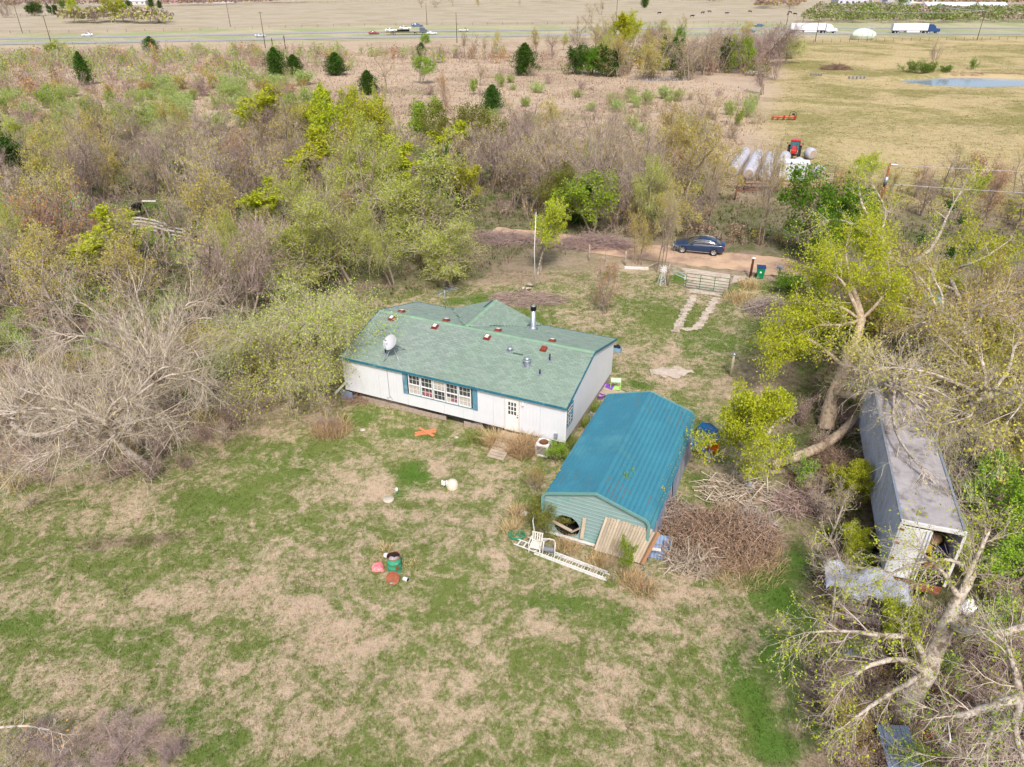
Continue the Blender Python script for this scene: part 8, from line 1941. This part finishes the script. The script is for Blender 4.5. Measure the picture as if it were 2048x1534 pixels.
# --- scattered trees and shrubs of the brushy fields (repeats, each an object)
def inpoly(x, y, poly):
    c = False; n = len(poly)
    for i in range(n):
        x1, y1 = poly[i]; x2, y2 = poly[(i + 1) % n]
        if (y1 > y) != (y2 > y) and x < (x2 - x1) * (y - y1) / (y2 - y1) + x1: c = not c
    return c
LM = [(985, 215, "lone rounded juniper"), (737, 175, "field juniper"), (1049, 130, "large juniper"), (575, 140, "juniper pair"), (172, 150, "tall left juniper"), (304, 100, "small verge juniper"), (910, 395, "very dark tree"), (940, 300, "dark olive round tree"), (720, 300, "bright yellow tree"), (540, 260, "olive yellow tree"), (320, 455, "white board fence"), (38, 320, "dead white snag"), (350, 400, "green clearing"), (640, 450, "pale leaning trunk"), (1262, 360, "grey heap"), (1400, 495, "parked navy car"), (1500, 320, "hay bales"), (1590, 340, "white container"), (1583, 380, "rusty corral"), (1075, 470, "white mast"), (890, 600, "roof antenna"), (700, 640, "left roof end"), (1740, 420, "rust brown pole"), (1810, 610, "teal shelter"), (1790, 850, "trailer front"), (1870, 1000, "trailer roof"), (1890, 855, "blue tub"), (1240, 90, "tall yellow creek tree"), (1320, 157, "creek water"), (1545, 100, "purple grey corner tree"), (1519, 550, "wheelie bin"), (1850, 1340, "big leaning trunk"), (1745, 1180, "torn white sheet"), (1680, 780, "broken trunk"), (300, 850, "great bare tree"), (60, 870, "curving left limb"), (1460, 980, "cut branches"), (1185, 480, "roadside brush pile"), (1566, 235, "farm mower"), (400, 60, "highway"), (160, 250, "dark green bushes"), (460, 500, "golden flecked tree")]
def px_of(x, y, z=0):
    z -= CAM_H; dep = y * _c - z * _s; return 1024 + F_PX * x / dep, 767 - F_PX * (y * _s + z * _c) / dep
_used = {}
def auto_label(kn, noun, x, y, h, hr):
    u, v = px_of(x, y, h * .5); best = sorted(LM, key=lambda l: (l[0] - u) ** 2 + ((l[1] - v) * 1.6) ** 2)[:4]
    size = "tall " if h > hr[0] + (hr[1] - hr[0]) * .66 else ("low " if h < hr[0] + (hr[1] - hr[0]) * .33 else "")
    for l in best:
        dx, dy = l[0] - u, (l[1] - v) * 1.6; far = math.hypot(dx, dy); pos = ("left of" if dx > 0 else "right of") if abs(dx) > abs(dy) else ("above" if dy > 0 else "below")
        dist = "just " if far < 45 else ("" if far < 110 else "well ")
        lb = "%s%s %s %s%s the %s" % (size, kn, noun, dist, pos, l[2])
        if _used.get(lb, 0) == 0: _used[lb] = 1; return lb
    return None
def scatter(poly, n, kinds, hr, label_of, group_of, mind=1.0, wr=(1.0, 1.5), seed=1, name="shrub", cat="shrub", avoid=(), mass=None):
    rn = random.Random(seed); W_ = [tuple(G(a, b)[:2]) for a, b in poly]; x0 = min(p[0] for p in W_); x1 = max(p[0] for p in W_); y0 = min(p[1] for p in W_); y1 = max(p[1] for p in W_)
    AV = [([tuple(G(a, b)[:2]) for a, b in av]) for av in avoid]
    pts = []; tries = 0; rec = []
    while len(pts) < n and tries < n * 60:
        tries += 1; x, y = rn.uniform(x0, x1), rn.uniform(y0, y1)
        if not inpoly(x, y, W_) or any(inpoly(x, y, a) for a in AV): continue
        if any((x - a) ** 2 + (y - b) ** 2 < mind * mind for a, b in pts[-400:]): continue
        pts.append((x, y)); k = rn.choices([a for a, _ in kinds], [b for _, b in kinds])[0]; h = rn.uniform(*hr)
        rec.append((k, x, y, h, h * rn.uniform(*wr), rn.uniform(0, 6.28), rn.randrange(12)))
    if mass: return shrub_mass(rec, mass)
    for k, x, y, h, w, rz, vr in rec:
        o = plant(k, (x, y, 0), h, w, auto_label(KN[k], name, x, y, h, hr) or label_of(k), name, cat, group_of(k), rz=rz, var=vr)
LOWP = {}
def shrub_mass(rec, label):
    """undergrowth nobody could count: light shrubs joined into one piece of vegetation"""
    Vs = []; Qs = []; Ms = []; base = 0; mats = []; slot = {}
    for k, x, y, h, w, rz, vr in rec:
        if k not in LOWP:
            LOWP[k] = []
            for q in range(3):
                dense = {"shrub_bare": 26, "shrub_grey": 26}.get(k, 130)
                LOWP[k].append(gen_tree(900 + q + len(k), h=2.6, stems=6, tilt=.65, r0=.025, nseg=(2, 1), kids=(5,), bare=(.2,), ang=(.6,), lr=(.6,), trop=(.03, .02), wobv=(.15, .22), minr=.011, stem_sp=.35, leaves=dense, lsize=.27, lspread=.22, lev_leaf=0, split=0))
        t = LOWP[k][vr % 3]; V, Q, m_ = t['crown']; c, s_ = math.cos(rz), math.sin(rz); sx = w / t['w']; sz = h / t['h']
        P = np.stack([(V[:, 0] * c - V[:, 1] * s_) * sx + x, (V[:, 0] * s_ + V[:, 1] * c) * sx + y, V[:, 2] * sz], 1)
        if k not in slot:
            _, b, _, _ = PROTO[k][0]; slot[k] = len(mats); mats += [b.materials[0], b.materials[1]]
        Vs.append(P); Qs.append(Q + base); Ms.append(m_ + slot[k]); base += len(V)
    o = link("undergrowth", np_mesh("undergrowth", np.concatenate(Vs), quads=np.concatenate(Qs), qmat=np.concatenate(Ms), mats=mats)); return tag(o, label, "undergrowth", kind="stuff")
KN = dict(shrub_bare="bare mauve", shrub_grey="bare grey", shrub_haze="pale green", shrub_lime="light green", shrub_rust="rusty orange", shrub_gold="golden", shrub_green="dark green", shrub_brown="brown leaved", bare="bare grey brown", mauve="bare mauve brown", olive="feathery olive", goldleaf="golden flecked", yellow="yellow green", lime="light green", rust="rusty leaved")
# belt below the highway, left
A_ = [(-60, 120), (200, 112), (420, 108), (760, 106), (1130, 118), (1120, 145), (700, 145), (520, 165), (300, 185), (-60, 210)]
scatter(A_, 340, [("shrub_bare", 5), ("shrub_grey", 3), ("shrub_haze", 2.2), ("shrub_lime", 1.2), ("shrub_rust", .5), ("shrub_brown", 1.2)], (2.6, 5.0), lambda k: "%s shrub in the brush belt below the highway" % KN[k], lambda k: "%s shrubs in the brush belt below the highway" % KN[k], 1.6, seed=3, avoid=[[(700, 118), (1130, 118), (1130, 146), (700, 146)]], mass="dense brush belt below the highway")
A_ = [(-60, 118), (420, 106), (700, 106), (700, 116), (400, 125), (-60, 150)]
scatter(A_, 110, [("shrub_haze", 3), ("shrub_lime", 2), ("shrub_gold", 1), ("shrub_bare", 1)], (2.6, 4.4), lambda k: "%s shrub along the upper edge of the left brush belt" % KN[k], lambda k: "%s shrubs along the upper edge of the left brush belt" % KN[k], 2.5, seed=4, mass="pale green upper edge of the left brush belt")
A_ = [(-60, 200), (300, 180), (620, 165), (640, 215), (450, 265), (200, 300), (-60, 330)]
scatter(A_, 110, [("shrub_haze", 5), ("shrub_lime", 2), ("shrub_bare", 2.2), ("shrub_gold", .7), ("shrub_rust", .5)], (2.2, 3.8), lambda k: "%s shrub dotting the pink brown field at the left" % KN[k], lambda k: "%s shrubs dotting the field at the left" % KN[k], 3.2, (1.3, 2.0), seed=5)
A_ = [(640, 200), (850, 150), (1100, 165), (1480, 195), (1500, 260), (1300, 300), (1000, 290), (700, 260)]
scatter(A_, 26, [("shrub_bare", 3), ("shrub_lime", 2), ("shrub_haze", 2), ("shrub_brown", 1)], (1.2, 2.6), lambda k: "small %s shrub scattered over the open tan field" % KN[k], lambda k: "%s shrubs scattered over the open tan field" % KN[k], 5, (1.2, 1.8), seed=6)
A_ = [(760, 112), (1110, 112), (1110, 128), (760, 128)]
scatter(A_, 34, [("shrub_bare", 4), ("shrub_grey", 3), ("shrub_haze", 1), ("shrub_lime", .6), ("shrub_rust", 1)], (2.6, 5.0), lambda k: "%s shrub in the brush right below the highway" % KN[k], lambda k: "%s shrubs right below the highway" % KN[k], 2.2, seed=7, mass="brush right below the highway")
# the wood across the middle
A_ = [(-60, 300), (250, 290), (560, 280), (880, 300), (1000, 360), (960, 440), (780, 500), (560, 620), (380, 700), (200, 700), (-60, 720)]
scatter(A_, 84, [("bare", 6), ("mauve", 4.5), ("olive", .7), ("goldleaf", 1.2), ("rust", .6), ("yellow", .7)], (5.0, 8.5), lambda k: "%s tree in the wood left of and behind the house" % KN[k], lambda k: "%s trees in the wood behind the house" % KN[k], 3.0, (.9, 1.3), seed=8, name="tree", cat="tree", avoid=[[(215, 385), (420, 395), (400, 500), (230, 480)]])
scatter(A_, 240, [("shrub_bare", 5), ("shrub_grey", 3), ("shrub_haze", 1.2), ("shrub_gold", 1.2), ("shrub_lime", 1)], (1.8, 4.0), lambda k: "%s undergrowth shrub in the wood behind the house" % KN[k], lambda k: "%s undergrowth shrubs in the wood behind the house" % KN[k], 1.6, (1.0, 1.6), seed=9, avoid=[[(215, 385), (420, 395), (400, 480), (230, 470)]], mass="undergrowth in the wood behind the house")
# roadside wood between field and dirt road
A_ = [(1000, 300), (1250, 280), (1400, 290), (1410, 340), (1420, 470), (1300, 470), (1180, 455), (1000, 440)]
scatter(A_, 42, [("bare", 6), ("mauve", 2), ("goldleaf", 1.4), ("olive", .8), ("rust", .4)], (5, 8), lambda k: "%s tree in the wood beyond the dirt road" % KN[k], lambda k: "%s trees in the wood beyond the dirt road" % KN[k], 3.2, (.9, 1.3), seed=10, name="tree", cat="tree")
scatter(A_, 130, [("shrub_bare", 5), ("shrub_grey", 3), ("shrub_lime", 1), ("shrub_gold", 1)], (1.6, 3.6), lambda k: "%s undergrowth shrub beyond the dirt road" % KN[k], lambda k: "%s undergrowth shrubs beyond the dirt road" % KN[k], 1.8, seed=11, mass="undergrowth beyond the dirt road")
A_ = [(1440, 420), (1640, 430), (2100, 480), (2100, 380), (1660, 370)]
scatter(A_, 22, [("bare", 4), ("mauve", 1), ("goldleaf", 2), ("yellow", 1.2), ("rust", 1)], (3.5, 6), lambda k: "%s tree in the hedge beyond the dirt road at the right" % KN[k], lambda k: "%s trees in the hedge beyond the road at the right" % KN[k], 3.2, (.8, 1.2), seed=12, name="tree", cat="tree", avoid=[[(1440, 380), (1640, 380), (1640, 440), (1440, 430)]])
A_ = [(1160, 470), (1620, 500), (2060, 600), (2060, 560), (1640, 475), (1180, 452)]
scatter(A_, 60, [("shrub_bare", 4), ("shrub_grey", 2), ("shrub_gold", 1), ("shrub_brown", 2)], (.9, 1.8), lambda k: "low %s shrub on the far verge of the dirt road" % KN[k], lambda k: "low %s shrubs on the far verge of the dirt road" % KN[k], 1.0, (1.2, 1.8), seed=13, mass="low brush on the far verge of the dirt road")
A_ = [(1200, 190), (1500, 200), (1530, 260), (1440, 300), (1250, 280)]
scatter(A_, 30, [("shrub_haze", 3), ("shrub_grey", 3), ("shrub_lime", 1)], (2, 3.6), lambda k: "%s shrub near the pasture corner hedge" % KN[k], lambda k: "%s shrubs near the pasture corner hedge" % KN[k], 3, seed=14)
A_ = [(1130, 135), (1590, 135), (1600, 95), (1130, 95)]
scatter(A_, 30, [("bare", 5), ("mauve", 3), ("goldleaf", 1), ("olive", 1)], (7, 10), lambda k: "%s tree in the creek wood before the highway" % KN[k], lambda k: "%s trees in the creek wood" % KN[k], 3, (1.1, 1.5), seed=15, name="tree", cat="tree")
A_ = [(1120, 151), (1280, 156), (1370, 158), (1540, 155), (1560, 105), (1120, 120)]
scatter(A_, 90, [("shrub_green", 2.4), ("shrub_brown", 2), ("shrub_grey", 2), ("shrub_gold", 1)], (3, 5.5), lambda k: "%s shrub in the shade of the creek wood" % KN[k], lambda k: "%s shrubs in the creek wood" % KN[k], 1.4, seed=16, mass="undergrowth in the creek wood")
# right woods around the shelter and trailer
A_ = [(1640, 600), (1800, 560), (2120, 640), (2120, 1250), (1960, 1100), (1940, 860), (1780, 760), (1660, 700)]
scatter(A_, 20, [("bare", 4), ("goldleaf", 4), ("yellow", 1.5)], (3.5, 6), lambda k: "%s tree in the wood right of the trailer" % KN[k], lambda k: "%s trees in the wood right of the trailer" % KN[k], 2.2, (.9, 1.3), seed=17, name="tree", cat="tree")
scatter(A_, 60, [("shrub_bare", 3), ("shrub_gold", 3), ("shrub_lime", 2), ("shrub_green", 1)], (1.0, 2.4), lambda k: "%s undergrowth shrub right of the trailer" % KN[k], lambda k: "%s undergrowth shrubs right of the trailer" % KN[k], 1.0, seed=18, mass="undergrowth right of the trailer")
A_ = [(1650, 1130), (1720, 1120), (1720, 1534), (1660, 1534)]
scatter(A_, 22, [("shrub_bare", 3), ("shrub_lime", 2), ("shrub_gold", 1)], (.8, 1.6), lambda k: "%s shrub along the right edge of the lawn" % KN[k], lambda k: "%s shrubs along the right edge of the lawn" % KN[k], .8, seed=19)
A_ = [(1720, 1250), (2100, 1180), (2100, 1534), (1740, 1534)]
scatter(A_, 34, [("shrub_bare", 4), ("shrub_lime", 2), ("shrub_gold", 1), ("shrub_grey", 2)], (.8, 1.8), lambda k: "%s shrub under the big leaning trunk" % KN[k], lambda k: "%s shrubs under the big leaning trunk" % KN[k], .8, seed=20)
A_ = [(1590, 700), (1700, 780), (1700, 1060), (1600, 1000), (1560, 860)]
scatter(A_, 6, [("shrub_bare", 3), ("shrub_lime", 3), ("shrub_gold", 2)], (.8, 2.0), lambda k: "%s shrub between the broken tree and the lawn" % KN[k], lambda k: "%s shrubs between the broken tree and lawn" % KN[k], .9, seed=21)
A_ = [(0, 780), (420, 760), (520, 850), (360, 960), (60, 1020), (-60, 1000)]
scatter(A_, 46, [("shrub_bare", 5), ("shrub_grey", 2), ("shrub_gold", 1), ("shrub_green", .5)], (.8, 1.8), lambda k: "%s shrub beneath the great bare trees at the left" % KN[k], lambda k: "%s shrubs beneath the great bare trees" % KN[k], .9, seed=22)
A_ = [(0, 620), (420, 640), (560, 700), (600, 780), (420, 760), (0, 780)]
scatter(A_, 40, [("shrub_lime", 3), ("shrub_haze", 3), ("shrub_gold", 2), ("shrub_bare", 3)], (1.2, 2.6), lambda k: "%s shrub behind the great bare trees at the left" % KN[k], lambda k: "%s shrubs behind the great bare trees" % KN[k], 1.1, seed=23)
# hedge posts with vines by the pasture
for i, (x, y) in enumerate(((1522, 190), (1517, 200), (1514, 209), (1526, 182))): mb = MB(); mb.tube([(0, 0, 0), (0, .1, 1.5)], .16, 7); single("old_post", mb, M_barkg, G(x, y), 0, "old grey fence post in the row running from the hedge into the pasture corner", "post", "old posts at the pasture corner")
# beyond the highway
for x, y, h, w, k, lb in ((150, 44, 15, 12, "yellow", "tall yellow green tree left in the clump beyond the highway"), (165, 46, 11, 12, "olive", "olive tree beside the tall yellow one beyond the highway"), (190, 47, 9, 14, "mauve", "bare tree in the middle of the clump beyond the highway"), (228, 45, 13, 13, "yellow", "second yellow green tree in the clump beyond the highway"), (248, 44, 12, 12, "yellow", "third yellow green tree in the clump beyond the highway"), (275, 47, 10, 14, "bare", "bare tree right of the yellow ones beyond the highway"), (300, 47, 9, 14, "bare", "grey olive tree in the far clump, right of centre"), (320, 46, 8, 12, "mauve", "last bare tree at the right end of the far clump"), (262, 18, 6, 8, "darkbush", "small dark green tree above the far clump"), (10, 35, 9, 14, "mauve", "bare tree at the far left field edge"), (70, 32, 8, 12, "darkbush", "dark bush tree on the far left fence line"), (105, 30, 6, 8, "darkbush", "small dark bush on the far left fence line"), (130, 26, 9, 6, "bushy", "green tree at the end of the far left fence"), (905, 12, 12, 8, "bare", "bare tree alone on the far field, top middle"), (843, 15, 7, 7, "bare", "small bare tree on the far field left of the middle one"), (872, 15, 6, 12, "bare", "low bare thicket on the far field"), (958, 12, 8, 7, "goldleaf", "thin pale tree on the far field, right of middle"), (1289, 16, 12, 7, "cedar", "dark conifer on the far field at the top"), (1040, 13, 6, 5, "bare", "tiny bare tree on the far field"), (1740, 14, 12, 12, "rust", "red leaved tree in front of the far white building"), (1800, 14, 16, 14, "bushy", "dark tree beside the pale far lane"), (1948, 24, 9, 9, "rust", "red tree before the long white shed"), (1180, 34, 8, 10, "bare", "bare tree on the hedge line left of the cattle"), (1200, 30, 9, 12, "bare", "bare tree on the hedge line beyond the highway")):
    T(k, x, y, h, w, lb)
def far_mass(name, poly, n, hr, twig, leaf, leafshare, label, seed, cat="wood", wide=1.4):
    """a far wood that reads as one mass: many small crowns joined"""
    rn = random.Random(seed); rg = np.random.default_rng(seed); W_ = [tuple(G(a, b)[:2]) for a, b in poly]; x0 = min(p[0] for p in W_); x1 = max(p[0] for p in W_); y0 = min(p[1] for p in W_); y1 = max(p[1] for p in W_)
    Vs = []; ms = []; c = 0; k = 0
    while c < n and k < n * 50:
        k += 1; x, y = rn.uniform(x0, x1), rn.uniform(y0, y1)
        if not inpoly(x, y, W_): continue
        c += 1; h = rn.uniform(*hr); m = 90; th = rg.uniform(0, 6.28, m); ph = np.arccos(rg.uniform(-.3, 1, m)); r = h * .5 * wide * rg.uniform(.55, 1, m)
        C = np.stack([x + np.cos(th) * np.sin(ph) * r, y + np.sin(th) * np.sin(ph) * r, h * .45 + np.cos(ph) * r / wide], 1)
        V, _ = leaf_quads(C, h * .25, .45, rg); Vs.append(V); ms.append((rg.random(m) < (leafshare if rn.random() < .85 else .15)).astype(int))
    V = np.concatenate(Vs); o = link(name, np_mesh(name, V, quads=np.arange(len(V)).reshape(-1, 4), qmat=np.concatenate(ms), mats=[twig, leaf])); tag(o, label, cat, kind="stuff"); return o
far_mass("green_wood", [(1606, 46), (1630, 20), (1760, 19), (1880, 25), (2048, 26), (2400, 26), (2400, 44), (2048, 46), (1800, 47)], 900, (4, 6.5), M_twigm, leafmat("muted_green_leaf", S(150, 162, 88, .8)), .8, "long dense pale green wood beyond the highway at the right", 1)
far_mass("bare_wood", [(1830, 12), (2400, 20), (2400, -5), (1830, -5)], 260, (9, 13), M_twigb, L_oliv2, .35, "dark bare wood behind the long white shed at the top right", 2)
far_mass("bare_wood", [(-300, 3), (300, 2), (700, -1), (700, -12), (-300, -12)], 300, (8, 12), M_twigm, L_oliv2, .35, "grey line of far woods at the top left", 3)
far_mass("bare_wood", [(-300, 22), (130, 17), (250, 11), (250, 9), (-300, 13)], 90, (6, 9), M_twigm, L_oliv2, .3, "grey hedge line across the far left field", 5)
far_mass("bare_wood", [(330, 14), (620, 5), (620, 3), (330, 10)], 60, (6, 9), M_twigm, L_gold, .2, "bare hedge in front of the far shed row", 6)
far_mass("bare_wood", [(1050, 5), (1600, 8), (1600, -8), (1050, -8)], 110, (6, 10), M_twigm, L_haze, .3, "bare far woods at the top middle", 4)
far_mass("bare_wood", [(138, 48), (332, 50), (332, 42), (138, 40)], 46, (6, 9.5), M_twigg, L_olive, .4, "clump of scrub between the trees beyond the highway", 8)
far_mass("bare_wood", [(1515, 18), (1600, 18), (1600, 6), (1540, 6)], 40, (7, 10), M_twigm, L_gold, .3, "bare trees at the left end of the far green wood", 7)
# --- turf: real blades and weeds, coloured like the ground they stand in
GRM = grass_material()
def blades(name, poly, n, hh, wd, nb, spread, avoid, seed, label, mats, lod=0.0, bend=.6, zones=True):
    rg = np.random.default_rng(seed); W_ = pxpoly(poly); x0, y0 = W_.min(0); x1, y1 = W_.max(0)
    X = rg.uniform(x0, x1, n * 3); 
    if lod: y = rg.random(n * 3); Y = y0 * (y1 / y0) ** y
    else: Y = rg.uniform(y0, y1, n * 3)
    m = poly_mask(X, Y, W_, .01) > .5
    for a in avoid: m &= ~(poly_mask(X, Y, np.array(a), .01) > .5)
    X, Y = X[m][:n], Y[m][:n]; n = len(X)
    X = np.repeat(X, nb) + rg.normal(0, spread, n * nb); Y = np.repeat(Y, nb) + rg.normal(0, spread, n * nb); N_ = len(X)
    sc = np.clip(Y / 30, 1, 3) if lod else 1.0
    h = rg.uniform(hh[0], hh[1], N_) * (.6 + .8 * rg.random(N_)); a = rg.uniform(0, 6.28, N_); lean = rg.uniform(.1, bend, N_) * h
    w = wd * sc * rg.uniform(.6, 1.3, N_); b = a + rg.normal(1.57, .4, N_)
    Z = height(X, Y)
    P0 = np.stack([X - np.cos(b) * w, Y - np.sin(b) * w, Z - .01], 1); P1 = np.stack([X + np.cos(b) * w, Y + np.sin(b) * w, Z - .01], 1); P2 = np.stack([X + np.cos(a) * lean, Y + np.sin(a) * lean, Z + h], 1)
    V = np.stack([P0, P1, P2], 1).reshape(-1, 3)
    me = np_mesh(name, V, tris=np.arange(len(V)).reshape(-1, 3), mats=mats)
    if zones: put_zone(me, V[:, 0], V[:, 1])
    o = link(name, me); return tag(o, label, "grass", kind="stuff")
hp = [tuple(HL(x, y)[:2]) for x, y in ((-.1, -.02), (W + .05, -.02), (W + .05, D + .1), (-.1, D + .1))]
c_, s_ = math.cos(HRZ), math.sin(HRZ)
gp = [(CO.x + x * c_ - y * s_, CO.y + x * s_ + y * c_) for x, y in ((-.1, -.1), (CW + .3, -.1), (CW + .3, CL + .1), (-.1, CL + .1))]
tp = [(TO.x + x * math.cos(TA) - y * math.sin(TA), TO.y + x * math.sin(TA) + y * math.cos(TA)) for x, y in ((0, 0), (TW, 0), (TW, TL), (0, TL))]
def pxs(l): return [tuple(G(a, b)[:2]) for a, b in l]
tracks = [pxs([(1380, 592), (1396, 592), (1366, 640), (1350, 655), (1340, 655)]), pxs([(1424, 596), (1440, 596), (1412, 645), (1398, 660), (1384, 660)]), pxs([(1372, 543), (1480, 552), (1420, 592), (1396, 590)]), pxs([(1304, 740), (1345, 732), (1380, 740), (1345, 756)])]
road = pxs([(985, 452), (1230, 482), (1400, 498), (1600, 522), (1800, 552), (2200, 640), (2200, 720), (1800, 596), (1600, 560), (1400, 534), (1230, 510), (985, 472)])
YARD = [(-200, 1700), (-200, 1000), (300, 860), (700, 600), (1000, 540), (1620, 560), (1700, 800), (1700, 1700)]
blades("lawn_grass", YARD, 95000, (.03, .085), .011, 3, .035, [hp, gp] + tracks[2:], 1, "short patchy lawn grass, part green and part dry", [GRM], lod=1)
blades("dry_tufts", YARD, 16000, (.07, .16), .012, 5, .05, [hp, gp], 2, "raised dry tufts in the lawn", [GRM], lod=1, bend=1.0)
blades("wood_floor_weeds", [(1640, 560), (2400, 560), (2400, 1800), (1660, 1800)], 26000, (.08, .3), .013, 4, .06, [tp], 3, "weeds and dead leaves on the right-hand wood floor", [GRM], lod=1, bend=.9)
blades("wood_floor_weeds", [(-900, 1000), (-900, 300), (1000, 290), (1200, 330), (1450, 330), (2200, 420), (2200, 520), (1600, 500), (1200, 470), (980, 540), (700, 640), (480, 860)], 24000, (.12, .4), .026, 4, .14, [hp, road], 4, "weeds and dry grass on the floor of the left-hand wood", [GRM], lod=1, bend=.8)
pond_poly = [(POND.x + 20 * math.cos(t), POND.y + 11 * math.sin(t)) for t in [i * math.pi / 12 for i in range(24)]]
blades("field_weeds", [(-900, 300), (-600, 100), (1130, 105), (1500, 180), (1530, 250), (1440, 330), (1000, 300)], 24000, (.15, .5), .04, 3, .3, [], 5, "tall dry pinkish weeds of the brushy field", [GRM], lod=1, bend=.8)
blades("pasture_grass", [(1520, 420), (1530, 250), (1590, 92), (2600, 80), (2600, 420)], 26000, (.05, .14), .03, 3, .25, [pond_poly], 6, "dry pasture grass", [GRM], lod=1, bend=.9)
